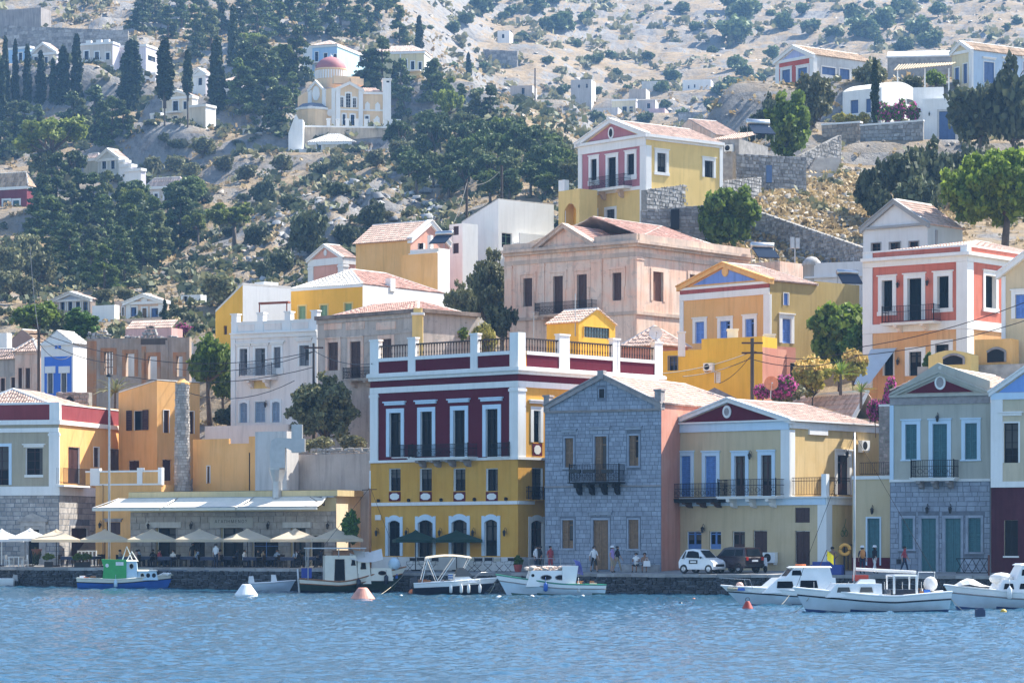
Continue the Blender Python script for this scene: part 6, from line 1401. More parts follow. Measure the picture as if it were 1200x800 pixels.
for x in(414,424,435):mb=MB();a=P(x,186,577);mb.box(a.x-.12,a.x+.12,576,576.3,a.z-2,P(x,169,577).z);part('post',mb,WHITE,t)
stonewall('stone wall with white merlons running right from the church terrace',458,508,158,160,166,596,590,mat('church_wall_stone',(.42,.38,.33)),ch=.7,bw=.9,seed=77)
H=hill_house('sky_blue_house','sky blue house with white corner trim behind the church dome',395,668,20,366,428,92,52,PALEB,plaster('aqua_paint',(.42,.60,.66)),((369,373,61,72),(379.5,383.5,62.5,73),(391,394.5,63.5,68),(369.5,373.5,76,81)),((421,425,67,76),),roof='hip',hip=1.4,sur=.12);mb=MB();fb(mb,H.L,-H.wl,-3,H.z(73.5),H.z(72),0,1.5);part('balcony_slab',mb,WHITE,H.root);mb=MB();fb(mb,H.L,-H.wl-2.2,-H.wl,H.z0-6,H.z1,-6,0);part('side_wing',mb,WHITE,H.root)
H=hill_house('pale_yellow_house','pale yellow house with white corners right of the dark tree behind the church',497,655,10,436,None,100,60,plaster('primrose_paint',(.70,.60,.36)),WHITE,((473,477,70,80),(481.5,485.5,72,82),(490.5,494,73,82)),(),roof='hip',rm=TILEP,hip=1.8);mb=MB();fb(mb,H.L,H.L.sx(479),H.L.sx(494),H.z(84),H.z(82.6),0,1.5);part('balcony_slab',mb,WHITE,H.root);mb=MB();fb(mb,H.L,H.L.sx(468.5),H.L.sx(470),H.z0,H.z1-.5,0,.12);part('pilaster',mb,WHITE,H.root)
stonewall('white ended garden wall left of the church among trees',284,312,150,151,156,600,600,LIMEW,ch=.5,bw=.8,seed=88)
REDW=plaster('red_ochre_paint',(.50,.10,.07),None,.3,.2);PERI=plaster('periwinkle_paint',(.42,.46,.68));BLG=plaster('blue_grey_paint',(.44,.54,.64),None,.25,.2)
H=House('red_blue_villa','villa with red ochre front, periwinkle pediment and blue shutters on the hilltop','house',953,418,52,908.5,1026,112,64);L=H.L;hg=L.zy(53.5,-H.wl/2)-H.z1;z=H.z
H.zone(L,-H.wl+.8,-.8,H.z0-5,z(67),REDW)
window(H,L,916.5,926,82,105,'sh',SHBLUE,sur=.35,ear=.1,slats=False);window(H,L,935,946,79.5,95,'sh',SHBLUE,sur=.35,ear=.1,slats=False)
window(H,H.Rf,963,979,79,88,'sh',SHBLUE,sur=.1,slats=False);window(H,H.Rf,984,995.5,81,104,'sh',SHBLUE,sur=.1,slats=False)
H.walls(WHITE,LIMEW,gable=hg);tympanum(H,L,-H.wl,0,H.z1,hg,PERI,.03,.6);rake(H,L,-H.wl-.2,.2,H.z1,hg,.5,-.2,.35);H.gable_roof(hg,TILEB,over=.2);H.band(z(67.5),z(64),.15,WHITE,r=False);H.corner(.7,.7,H.z0,z(67.6),WHITE,cap=False)
H=House('blue_yellow_villa','blue grey villa with pale yellow gable end and blue shutters at top right','house',1138.5,400,56,1115.5,1235,120,58);L=H.L;hg=L.zy(48.5,-H.wl/2)-H.z1;z=H.z
window(H,L,1119,1124,79.5,102,'sh',SHBLUE,sur=.12,slats=False);window(H,L,1129,1133.5,75,98,'sh',SHBLUE,sur=.12,slats=False)
for a,b in((1153,1165),(1176,1188),(1199,1211)):window(H,H.Rf,a,b,73,97,'sh',SHBLUE,sur=.1,slats=False,hood=.3)
H.walls(plaster('light_straw_paint',(.66,.56,.36)),BLG,gable=hg);rake(H,L,-H.wl-.2,.2,H.z1,hg,.5,-.2,.35);H.gable_roof(hg,TILEB,over=.2);H.corner(.5,.3,H.z0,H.z1,WHITE,cap=False);H.band(z(61),z(57.5),.15,WHITE,r=False)
H=House('barrel_vault_house','white barrel vaulted house with grey shutters behind pink oleanders','house',1033,380,40,987.5,1080,150,103);L,Rr=H.L,H.Rf;z=H.z
window(H,L,997,1006,117.5,133,'sh',SHBLUE,sur=.05,slats=False);window(H,L,1015,1021,116,132,'sh',SHBLUE,sur=.05,slats=False);window(H,Rr,1062,1070,116.5,123,'sh',SHGREY,sur=.05,slats=False)
H.walls(WHITE,WHITE,flat=False);A,B,C,D=H.corners4(H.z1);n=12;rise=Rr.zy(96.5,H.wr/2)-H.z1;arc=[(i/n,rise*math.sin(math.pi*i/n)**.8)for i in range(n+1)];mb=MB()
mb.poly([B.lerp(C,u)+Vector((0,0,v))for u,v in arc]);mb.poly([A.lerp(D,u)+Vector((0,0,v))for u,v in arc][::-1]);part('vault_end',mb,WHITE,H.root);mb=MB();mb.grid([[A.lerp(D,u)+Vector((0,0,v+.03))for u,v in arc],[B.lerp(C,u)+Vector((0,0,v+.03))for u,v in arc]]);part('vault',mb,plaster('vault_limewash',(.70,.68,.62)),H.root,smooth=True)
H=House('blue_door_block','white courtyard block with a large blue gate door above the shrubs','building',1126,366,8,1081,None,172,115);window(H,H.L,1100.5,1119.5,130.5,165,'dr',SHBLUE,sur=.25,smat=LIMEW);H.walls(WHITE,WHITE);lantern(H,H.L,1089,134)
H=House('white_curved_wall','white garden wall stepping up behind the blue door block','wall',1106,374,8,1070,None,150,102);H.walls(WHITE,WHITE)
stonewall('grey stone terrace wall with a white coping under the pink oleanders',1008,1082,148,142,172,364,362,RUBG,ch=.45,bw=.6,cap=WHITE,seed=91);stonewall('brownish stone terrace wall with white coping left of the white pillar',963,1008,147,144,168,369,366,mat('brown_rubble',(.34,.27,.21),.9,island=.4,var=.2),ch=.45,bw=.6,cap=WHITE,seed=92)
stonewall('tumbled dry stone wall climbing beside the steps',938,986,182,158,190,346,352,RUBG,ch=.4,bw=.5,seed=93,rub=.35)
H=House('hilltop_stone_house','low grey stone house with white roof edge behind the bamboo pergola','house',1117,412,8,1040,None,100,66);H.walls(RUBG,RUBG);A,B,C,D=H.corners4(H.z1);k=Vector((0,0,1.3));mb=MB();mb.hexa([A,B,B.lerp(C,.6)+k,A.lerp(D,.6)+k]+[p+Vector((0,0,.2))for p in(A,B,B.lerp(C,.6)+k,A.lerp(D,.6)+k)]);part('roof',mb,WHITE,H.root)
t=thing('bamboo_pergola','bamboo roofed pergola on slim white posts on the hilltop','pergola',P(1085,105,392));
for i in range(22):
 mb=MB();x=1048+i*3.1;a,b=P(x,82.5-i*.3,389),P(x+6,76-i*.12,396);mb.tube([a,b],.1,5);part('cane',mb,mat('bamboo',(.36,.28,.18),.8,var=.2,island=.2),t)
for x in(1052,1084,1112):mb=MB();a=P(x,112,390);mb.box(a.x-.08,a.x+.08,390,390.16,a.z-7,P(x,80,390).z);part('post',mb,WHITE,t)
H=House('pantile_stone_house','old stone house with faded pantiles and pinkish gable behind the pink hill house','house',838,330,60,776,870,185,158);L=H.L;hg=L.zy(140,-H.wl/2)-H.z1;H.walls(OLDP,OLDP,gable=hg);
A,B,C,D=H.corners4(H.z1);H.gable_roof(hg,TILEP,over=.1)
H=House('stone_shack','grey stone shack with pantile lean-to and air conditioner right of the pink hill house','shack',866,312,30,828,900,200,163);H.walls(RUBG,RUBG);aircon(H,H.L,855.5,174,1.0);A,B,C,D=H.corners4(H.z1+.05);k=Vector((0,0,1.6));H.roof_plane([A,B,C+k,D+k],TILEP)
solar('solar_water_heater','solar heater with silver tank on the stone shack roof',888,148,312,1.5,.3)
stonewall('rubble house wall with a dark blue doorway on the dry slope',862,945,180,184,216,308,312,RUBG,ch=.35,bw=.5,seed=101)
mb=MB();a,b=P(898,214,307.4),P(904.5,194,307.4);mb.box(a.x,b.x,307.2,308.2,a.z,b.z);solo('plank_door',mb,SHBLUE,'narrow dark blue plank door in the rubble house wall','door')
t=thing('stone_steps','pale stone steps climbing between the rubble walls on the right slope','steps',P(962,200,345))
for i in range(8):a,b=P(945+i*1.5,203-i*2.6,336+i*1.6),P(977+i*1.2,203-i*2.6,336+i*1.6);mb=MB();mb.box(a.x,b.x,a.y,a.y+2.2,a.z-.5,a.z);part('step',mb,plaster('step_stone',(.40,.37,.33)),t)
stonewall('tall grey retaining wall beside the pink hill house',757,848,222,210,262,291,300,RUBG,ch=.34,bw=.5,seed=111);stonewall('lower rubble retaining wall with a dark arched niche below the pink hill house',752,830,246,240,285,285,286,RUBG,ch=.34,bw=.5,seed=112);stonewall('grey retaining wall stepping right towards the round bush',840,892,212,207,268,299,306,RUBG,ch=.34,bw=.5,seed=113)
mb=MB();a,b=P(786.5,268,284.6),P(796,245.5,284.6);mb.box(a.x,b.x,284.5,285.3,a.z,b.z);solo('wall_niche',mb,DARK,'dark arched niche in the lower rubble retaining wall','niche')
stonewall('long grey dry stone wall descending to the right behind the lamp post',872,1012,242,290,312,292,276,mat('grey_drystone',(.25,.25,.25),.9,var=.25,scale=2,island=.45),ch=.3,bw=.38,seed=121,rub=.25)
t=thing('flood_light_post','slim post with square flood lights behind the mustard house','lamp post',P(931.5,320,262));mb=MB();mb.tube([P(931.5,400,262),P(931.5,285,262)],.06,6);part('pole',mb,METALG,t)
for i,x in enumerate((928.5,934.5)):
 mb=MB();a,b=P(x-2.4,291,262),P(x+2.4,278+i,262);mb.box(a.x,b.x,261.8,262.1,a.z,b.z);part('flood_light',mb,METALG,t)
hill_house('far_grey_house','square grey rendered house far up the valley',693,872,12,669,None,120,93,plaster('far_grey',(.42,.40,.38)),LIMEW,((677,680,99,103),(686,689,98,103)),(),band=False,sur=0)
hill_house('far_cream_house','cream house with crenellated roof line and small balcony far up the valley',745,858,12,717,None,142,116,plaster('far_cream',(.70,.60,.40)),LAV,((729.5,734.5,125,132),(737.5,741.5,125,131),(730,734,135,140)),(),sur=.1)
hill_house('far_stone_house','grey white house left of the crenellated cream house',724,850,12,697,None,146,126,plaster('far_white',(.56,.54,.52)),LAV,(),(),band=False)
hill_house('far_pink_house','tiny pink house behind the roof ridge of the pink hill house',779,846,12,760,None,150,127,plaster('far_pink',(.56,.40,.42)),plaster('far_pink',(.56,.40,.42)),(),(),band=False)
hill_house('far_white_house','white house with stepped slanted roof line in the far valley',833,900,10,800,None,112,93,WHITE,LAV,((806,808,100,104),(813,815,99,103)),(),band=False,sur=0)
hill_house('far_ruin','roofless tan ruin above the crenellated cream house',757,880,12,737,None,122,104,plaster('far_tan',(.44,.38,.33)),LIMEW,(),(),band=False)
hill_house('far_flat_house','flat white house above the tan ruin in the far valley',772,900,10,752,None,112,95,LIMEW,LAV,(),(),band=False)
hill_house('far_shed','grey shed right of the crenellated cream house',768,850,10,747,None,138,117,plaster('far_grey',(.42,.40,.38)),LIMEW,((758,762,121,127),),(),band=False,sur=0)
hill_house('far_low_house','low stone house at the left side of the far valley',624,800,10,598,None,122,100,plaster('far_tan',(.44,.38,.33)),LIMEW,((611,615,103,112),),(),band=False,sur=0)
hill_house('far_white_hut','tiny white hut below the square grey house',680,830,10,664,None,138,123,WHITE,LAV,(),(),band=False)
hill_house('far_high_house','small white house on the bare slope right of the crag',597,980,10,583,None,56,36,WHITE,LAV,((588,591,40,45),),(),band=False,sur=0)
stonewall('grey terrace wall below the small white house right of the crag',566,606,58,60,70,940,934,ch=.9,bw=1.4,seed=131);stonewall('dark field wall under the far valley trees',795,858,132,130,138,835,838,ch=.9,bw=1.4,seed=132)
L_CYP=leafmat('cypress_foliage',(0.030,0.049,0.022),.12,.4);L_PIN=leafmat('dark_pine_needles',tuple(1.2*q for q in(0.070,0.105,0.046)),.2,.45)
L_PN2=leafmat('grey_green_pine_needles',(.12,.15,.075),.25,.4);L_PN3=leafmat('fresh_pine_needles',(.10,.15,.05),.3,.4)
L_LPN=leafmat('bright_pine_needles',(.15,.20,.05),.35,.4);L_OLV=leafmat('olive_leaves',(0.150,0.166,0.096),.25,.4);L_GRN=leafmat('fresh_green_leaves',(0.124,0.195,0.039),.35,.4)
L_FIG=leafmat('fig_leaves',(0.079,0.166,0.039),.3,.45);L_SCR=leafmat('grey_green_scrub',(0.176,0.185,0.114),.2,.4);L_DRY=leafmat('dry_grass',(.42,.30,.14),.3,.3,(.52,.40,.22))
L_FAR=leafmat('valley_bush_leaves',(0.105,0.150,0.070),.2,.35);L_PNK=leafmat('pink_blossom',(.74,.10,.40),.45,.2,(.80,.20,.50));L_YEL=leafmat('yellow_green_leaves',(.32,.32,.07),.35,.35,(.42,.36,.08));L_YLF=leafmat('dry_yellow_flowers',(.62,.42,.10),.3,.25,(.66,.50,.2))
L_DKG=leafmat('dark_grey_green_leaves',(0.079,0.101,0.061),.2,.45)
BARK=mat('tree_bark',(.11,.085,.065),.9,var=.3,scale=3,bump=.6,bscale=12)
def quads_mesh(name,C,U,V,mats,mi=None):
 n=len(C);v=np.stack([C-U-V,C+U-V,C+U+V,C-U+V],1).reshape(-1,3).astype(np.float32)
 me=bpy.data.meshes.new(name);me.vertices.add(4*n);me.vertices.foreach_set('co',v.ravel());me.loops.add(4*n);me.loops.foreach_set('vertex_index',np.arange(4*n,dtype=np.int32))
 me.polygons.add(n);me.polygons.foreach_set('loop_start',np.arange(n,dtype=np.int32)*4);me.polygons.foreach_set('loop_total',np.full(n,4,dtype=np.int32))
 for m in mats:me.materials.append(m)
 if mi is not None:me.polygons.foreach_set('material_index',mi.astype(np.int32))
 me.update(calc_edges=True);return me
def crown(name,centres,rad,per,leaf,seed,mats,flat=.75,frac2=0.0,aspect=1.5,top2=False):
 """leaves scattered in clumps round the given centres"""
 rs=np.random.RandomState(seed);C=np.repeat(np.array(centres,float),per,0);n=len(C)
 rad=np.repeat(np.broadcast_to(np.asarray(rad,float),(len(centres),)),per)[:,None]
 g=rs.normal(size=(n,3));g/=np.linalg.norm(g,axis=1)[:,None];C=C+g*rad*(rs.uniform(size=(n,1))**.45)*np.array([1,1,flat])
 U=rs.normal(size=(n,3));U/=np.linalg.norm(U,axis=1)[:,None];W=rs.normal(size=(n,3));V=np.cross(U,W);V/=np.linalg.norm(V,axis=1)[:,None]
 s=leaf*rs.uniform(.55,1.3,(n,1))*.5;mi=None
 if frac2:
  mi=(rs.uniform(size=n)<frac2).astype(int)
  if top2:mi=((C[:,2]>np.percentile(C[:,2],100*(1-frac2*1.2)))&(rs.uniform(size=n)<.85)).astype(int)
 return quads_mesh(name,C,U*s*aspect,V*s,mats,mi)
def ell(rs,n,c,r,lo=.62):
 g=rs.normal(size=(n,3));g/=np.linalg.norm(g,axis=1)[:,None];return np.array(c)+g*np.array(r)*rs.uniform(lo,1,(n,1))
def trunk_mesh(paths):
 mb=MB()
 for p,r in paths:mb.tube(p,r,6)
 return mb.mesh('trunk',BARK,smooth=True)
PROTO={}
def proto(kind,me_crown,me_trunk,h,w_):PROTO.setdefault(kind,[]).append((me_crown,me_trunk,h,w_))
def limbs(rs,h0,tips,r0,z0=-1.0,lean=.3,n=None):
 top=np.array([rs.uniform(-lean,lean),rs.uniform(-lean,lean),h0]);out=[([(0,0,z0),tuple(top*.5+[rs.uniform(-.1,.1)*lean*3,0,0]),tuple(top)],[r0*1.25,r0,r0*.8])]
 idx=rs.choice(len(tips),min(len(tips),n or 7),replace=False)
 for i in idx:
  t=np.array(tips[i]);m=(top+t)/2+rs.normal(size=3)*.25;out.append(([tuple(top),tuple(m),tuple(t)],[r0*.6,r0*.38,r0*.1]))
 return out
for v in range(3):
 rs=np.random.RandomState(100+v);cs=[]
 for i in range(150):
  t=rs.uniform(.02,1);a=rs.uniform(0,6.28);r=1.25*min(1,t*5+.35)*(1-t**2.2)**.7*rs.uniform(.55,1)*(1+.15*math.sin(t*14+a));cs.append((r*math.cos(a),r*math.sin(a),.4+t*11.4))
 proto('cypress',crown('crown',cs,.5,22,.34,v,[L_CYP],1.5),trunk_mesh([([(0,0,-1.5),(0,0,6),(0,0,11)],[.3,.2,.05])]),12,2.9)
for v in range(4):
 rs=np.random.RandomState(200+v);cs=[];pt=[([(0,0,-1.5),(.1,0,6),(0,.1,11.4)],[.35,.22,.05])]
 for i in range(34):
  t=rs.uniform(.12,1);z=t*11.6;L_=(3.4*(1-t)**.75+.35)*rs.uniform(.65,1.15);a=rs.uniform(0,6.28);tip=(L_*math.cos(a),L_*math.sin(a),z-.1*L_+rs.uniform(-.2,.4))
  pt.append(([(0,0,z),tip],[.09,.03]))
  for q in(.45,.75,1):cs.append((tip[0]*q+rs.normal()*.15,tip[1]*q+rs.normal()*.15,z+(tip[2]-z)*q+.1))
 proto('pine',crown('crown',cs,.8,34,.36,v,[L_PIN],.7),trunk_mesh(pt),12,6.4)
for v in range(3):
 rs=np.random.RandomState(300+v);cs=[]
 for i in range(11):
  a=rs.uniform(0,6.28);r=rs.uniform(.6,3.0);cs+=list(ell(rs,9,(r*math.cos(a),r*math.sin(a),6.2+rs.uniform(-1.6,2.4)*(1-r/5)),(1.35,1.35,.95),.5))
 proto('broadpine',crown('crown',cs,.6,34,.30,v,[L_LPN],.75),trunk_mesh(limbs(rs,4.5,cs,.28,n=14)),10,7.2)
for v in range(3):
 rs=np.random.RandomState(350+v);cs=[]
 for i in range(12):
  a=rs.uniform(0,6.28);r=rs.uniform(.4,2.6);cs+=list(ell(rs,9,(r*math.cos(a),r*math.sin(a),5.8+rs.uniform(-2.4,3.0)*(1-r/5)),(1.3,1.3,1.0),.5))
 proto('darkpine',crown('crown',cs,.65,32,.34,v,[L_PIN],.75),trunk_mesh(limbs(rs,4.0,cs,.28,n=14)),10,6.6)
def roundtree(kind,m,seeds,h,w_,leaf,nb,per,clear=.2,r0=.2,rad=.5,mats=None,**k):
 for v in seeds:
  rs=np.random.RandomState(v);cs=[];zc=h*(clear+(1-clear)/2);rz=h*(1-clear)/2
  for i in range(nb):
   g=rs.normal(size=3);g/=np.linalg.norm(g);c=g*np.array([w_*.30,w_*.30,rz*.58])*rs.uniform(.4,1);br=w_*rs.uniform(.17,.27)
   cs+=list(ell(rs,10,c+[0,0,zc],(br,br,br*rz/(w_*.5)*.9),.55))
  proto(kind,crown('crown',cs,rad,per,leaf,v,mats or[m],.85,**k),trunk_mesh(limbs(rs,h*clear+h*.12,cs,r0,n=12)),h,w_)
roundtree('olive',L_OLV,(400,401),5,5,.22,15,26);roundtree('bush',L_SCR,(410,411,412),3,4,.24,11,20,.02,.08);roundtree('darkbush',L_DKG,(415,416,417),3,4,.22,12,24,.02,.08)
roundtree('green',L_GRN,(420,421),5,4.4,.24,14,26,.25);roundtree('valleybush',L_FAR,(430,431,432),6,7,.7,10,14,.06,.2,1.0)
roundtree('bigolive',L_OLV,(440,441),6,6.2,.17,30,60,.02,.22,.42);roundtree('fig',L_FIG,(450,),5,4.4,.24,16,40,.05,.15,.4);0;roundtree('lightbush',L_YEL,(470,471),3,4,.2,12,24,.02,.06)
roundtree('pinkbush',None,(480,481),3,3.6,.17,12,34,.02,.06,.35,mats=[L_FIG,L_PNK],frac2=.62);roundtree('oleander',None,(485,486),3,3,.18,11,26,.05,.06,.4,mats=[L_FIG,L_PNK],frac2=.3);roundtree('yellowtop',None,(490,),3,4.4,.19,14,40,.02,.06,.4,mats=[L_YEL,L_YLF],frac2=.35,top2=True)
L_UMB=leafmat('umbrella_pine_needles',(.20,.30,.05),.4,.4);roundtree('greenbush',L_GRN,(425,426),4,4,.2,20,36,.0,.1,.42);roundtree('greyolive',L_OLV,(495,),5,5,.26,14,22,.1)
_cnt={}
DSC=np.concatenate([np.linspace(235,420,160),np.exp(np.linspace(np.log(420),np.log(1590),220))])
def depth_at(x,yb,dmin=235):
 ds=DSC[DSC>=dmin];z=terrain_z(np.full(len(ds),float(x)),ds);yy=HY-(z-EYE)/ds*F;i=np.argmax(yy<=yb);return float(ds[i])if yy[i]<=yb else float(ds[-1])
MARKS=[(410,110,'the domed church'),(112,72,'the long cream house'),(48,68,'the white pediment villa'),(210,130,'the cream balcony house'),(132,196,'the grey white villa'),(196,230,'the beige hill house'),(12,235,'the maroon house'),(84,352,'the brown cottage'),(168,362,'the peach cottage'),(386,65,'the sky blue house'),(470,72,'the pale yellow house'),(390,300,'the coral cottage'),(470,290,'the apricot house'),(590,265,'the white modern house'),(717,180,'the pink hill house'),(730,128,'the crenellated cream house'),(683,104,'the square grey house'),(818,98,'the white far valley house'),(592,44,'the small white house by the crag'),(930,82,'the red ochre villa'),(1033,120,'the barrel vaulted house'),(1150,80,'the blue grey villa'),(238,96,'the small pediment house'),(270,105,'the veranda house')]
PENDING=[]
def tree(kind,x,yt,yb,w_=None,d=None,label=None,phrase=None,group=None,name=None,cat='tree',dmin=235,raise_=0):
 d=d or depth_at(x,yb,dmin);i=_cnt.get(kind,0);_cnt[kind]=i+1
 mc,mt,h,pw=PROTO[kind][i%len(PROTO[kind])]
 H_=(yb-yt)/F*d;sz=H_/h;sw=(w_/F*d/pw)if w_ else sz
 base=P(x,yb,d)
 o=link(name or 'tree',None,None,base);o['category']=cat;o.scale=(sw,sw,sz);o.rotation_euler=(0,0,rnd.uniform(0,6.28));o.empty_display_size=.3
 link('trunk',mt,o);cr=link('crown',mc,o)
 if kind in('pine','darkpine')and i%3==1:cr.material_slots[0].link='OBJECT';cr.material_slots[0].material=L_PN2 if i%2 else L_PN3
 gz=base.z-ground(x,d)if d>226 else 0
 if gz>.5:mb=MB();mb.tube([(0,0,-(gz+1)/sz),(0,0,.4)],[.2/sw,.14/sw],6);lpart('lower_trunk',mb,BARK,o)
 if group:o['group']=group
 if label:o['label']=label
 else:
  cy=(yt+yb)/2;mx,my,mn=min(MARKS,key=lambda q:(q[0]-x)**2+((q[1]-cy)*1.2)**2);dx,dy=x-mx,cy-my
  if abs(dx)<9 and abs(dy)<18:rel='in front of' if yb>my else 'behind'
  else:rel=('above' if dy<0 else 'below')if abs(dy)>abs(dx)*.9 else('left of' if dx<0 else 'right of')
  PENDING.append((o,phrase,rel+' '+mn,x))
 return o
ORD=['leftmost','second from left','third from left','fourth from left','fifth from left','sixth from left','seventh from left','eighth from left','ninth from left','tenth from left']
NUM='zero one two three four five six seven eight nine ten eleven twelve thirteen fourteen fifteen sixteen seventeen eighteen nineteen twenty'.split()
def finish_labels():
 g={}
 for o,ph,rel,x in PENDING:g.setdefault((ph,rel),[]).append((x,o))
 for(ph,rel),L_ in g.items():
  L_.sort(key=lambda q:q[0]);n=len(L_)
  for i,(x,o)in enumerate(L_):
   if n==1:o['label']=f'{ph} {rel}';continue
   pl=ph+('es' if ph.endswith(('bush','cypress'))else 's')
   if i<10 and i<=n//2+1 and not(i==n-1):q=ORD[i]
   elif i==n-1:q='rightmost'
   else:
    k=n-1-i;q=(ORD[k].replace('left','right')if k<10 else f'number {i+1} from left')
   lb=f'{q} of {NUM[n] if n <= 20 else n} {pl} {rel}';o['label']=lb if len(lb.split())<=16 else lb.replace(' by the crag','').replace('hazy ','')
CY=dict(phrase='tall dark cypress',group='cypresses on the left slope',name='cypress_tree')
for x,a,b,w_ in((6,45,140,11),(18,48,128,9),(32,53,130,11),(48,61,132,13),(74,55,134,19),(90,41,128,14),(273,8,84,14),(254,45,140,21),(463,72,114,10),(491,19,62,10),(549,62,92,7),(2,70,150,12),(62,70,130,10)):tree('cypress',x,a,b,w_,**CY)
tree('cypress',154,48,130,30,label='wide bushy cypress with a short bare trunk in front of the lavender house',group=CY['group'],name='cypress_tree');tree('cypress',193,45,118,22,d=600,label='cypress with long bare trunk left of the cream balcony house door',group=CY['group'],name='cypress_tree');tree('cypress',220,59,112,13,d=600,label='slim cypress with a bare trunk in front of the cream balcony house',group=CY['group'],name='cypress_tree')
for x in(193,220):
 pass
tree('cypress',1025.5,70,146,11,d=370,label='slim dark cypress between the barrel vaulted house and the oleanders',name='cypress_tree');tree('cypress',193,351,384,7,d=338,label='small slim cypress right of the peach cottage',name='cypress_tree')
PI=dict(phrase='dark conifer',group='dark conifers on the left slope',name='conifer_tree');DP=dict(phrase='dark bushy pine',group='dark pines on the slopes',name='pine_tree');BP=dict(phrase='light green broad pine',group='light green pines on the slopes',name='pine_tree')
rf=random.Random(77)
def forest(kind,pts,kw,hh,ww=None):
 for x,yb in pts:
  h=hh*rf.uniform(.82,1.2);tree(kind,x+rf.uniform(-3,3),yb-h,yb+rf.uniform(-2,2),(ww or h*.62)*rf.uniform(.85,1.15),**kw)
forest('pine',[(168,42),(182,30),(196,48),(210,36),(226,52),(240,40),(262,40),(284,36),(300,50),(312,34),(328,46),(342,30),(356,44),(372,34),(388,46),(402,32),(416,46),(432,44),(444,30),(246,62),(230,72),(286,62),(468,52)],PI,46)
forest('darkpine',[(176,14),(204,12),(232,16),(258,14),(290,10),(318,12),(346,8),(374,10),(400,12),(426,14),(450,18)],DP,34,30)
forest('pine',[(284,100),(296,118),(308,104),(320,126),(334,112),(344,134),(288,142),(304,154),(318,160),(332,168),(350,96),(278,125),(436,118),(450,108)],PI,56)
forest('pine',[(98,172),(108,160),(120,172),(132,176),(144,168),(86,160),(14,168),(30,176),(4,190),(44,170)],PI,52)
forest('pine',[(52,262),(66,250),(80,268),(94,256),(44,290),(60,302),(76,312),(92,300),(108,314),(122,300),(138,322),(154,312),(170,320),(112,262),(128,268),(144,280),(162,288),(180,296),(196,302),(212,292),(188,318),(84,330),(104,338),(124,340),(222,268),(146,340),(60,330)],PI,62)
forest('darkpine',[(158,262),(172,272),(50,222),(88,226),(206,262),(228,250)],DP,50,36)
forest('darkpine',[(500,168),(516,182),(545,176),(562,190),(578,180),(594,204),(612,198),(630,220),(646,208),(622,232),(600,238),(574,240),(548,236),(524,238),(506,222),(486,230),(660,212),(640,236),(586,222),(536,210),(562,218),(478,208),(498,200),(650,228),(470,190),(610,176),(664,232)],DP,52,36)
forest('darkpine',[(512,196),(530,224),(552,204),(572,226),(586,194),(604,216),(622,206),(638,214),(656,222),(542,190),(566,206),(596,222),(480,220),(494,186),(648,198),(628,190)],DP,56,34)
forest('pine',[(470,118),(508,128),(522,140),(476,150),(538,142),(556,152),(574,146)],PI,50)
tree('broadpine',60,118,228,78,label='large light topped pine rising in front of the cypress row at left',name='pine_tree');tree('broadpine',275,226,292,62,**BP);tree('broadpine',232,240,294,38,**BP);tree('broadpine',526,92,168,34,**BP);tree('broadpine',150,205,285,40,**BP);tree('broadpine',512,80,128,34,**BP);tree('broadpine',588,130,190,36,**BP);tree('broadpine',330,42,100,34,**BP);tree('broadpine',297,30,80,32,**BP)
BU=dict(phrase='round green bush',group='bushes on the rocky slope',name='bush',cat='bush');SB=dict(phrase='grey green shrub',group='bushes on the rocky slope',name='shrub',cat='bush')
for x,a,b,w_ in((362,243,300,56),(437,236,272,40),(410,256,290,34),(330,292,322,34),(312,305,330,28),(345,225,250,34),(300,262,290,34),(478,270,292,30),(398,208,232,34),(520,262,285,30),(310,208,245,40)):tree('darkbush',x,a,b,w_,**BU)
for x,a,b,w_ in((258,315,362,50),(12,282,332,44),(34,268,318,40),(46,292,340,44),(8,312,352,40),(28,318,356,36),(118,336,362,32),(148,336,356,28),(206,180,206,30),(238,158,186,34),(180,180,206,26),(222,188,212,28),(262,180,205,30),(470,160,196,34),(440,172,200,26),(395,178,204,24),(375,190,212,22),(486,152,178,26),(650,150,176,30),(665,168,192,26),(290,190,215,26),(330,178,205,30)):tree('greyolive',x,a,b,w_,**SB)
for i in range(24):
 x,y=rf.uniform(285,540),rf.uniform(185,330);h=rf.uniform(7,15);tree('bush',x,y-h,y,h*1.7,**SB)
for i in range(24):
 x,y=rf.uniform(150,300),rf.uniform(140,345);h=rf.uniform(8,16);tree('darkbush',x,y-h,y,h*1.5,**BU)
VB=dict(phrase='hazy blue green bush',group='bushes on the far hillside',name='hillside_bush',cat='bush',dmin=620)
for x,yb,w_ in((627,20,34),(658,42,38),(686,28,20),(640,36,20),(612,50,18),(650,8,24),(868,30,40),(858,12,34),(862,52,46),(878,20,30),(862,84,26),(872,92,24),(788,98,22),(776,112,24),(766,106,18),(858,112,30),(844,116,26),(700,146,22),(756,146,20),(722,92,16),(660,112,18),(918,36,28),(1000,28,32),(1012,48,40),(1036,36,36),(1056,24,36),(1078,44,34),(1090,58,30),(1060,64,28),(978,50,26),(950,40,24),(1100,20,24),(1192,30,14),(940,18,20),(565,20,34),(545,30,22),(532,40,20),(578,6,30),(600,20,20),(815,40,20),(800,18,22),(832,128,18),(700,112,14),(640,130,16),(890,100,20),(905,70,22),(780,130,18),(800,138,16),(735,110,14),(690,76,16)):tree('valleybush',x,yb-w_*.75,yb,w_,**VB)
for i in range(46):
 x,y=rf.uniform(470,1200),rf.uniform(4,118);w_=rf.uniform(8,17);tree('valleybush',x,y-w_*.7,y,w_,**VB)
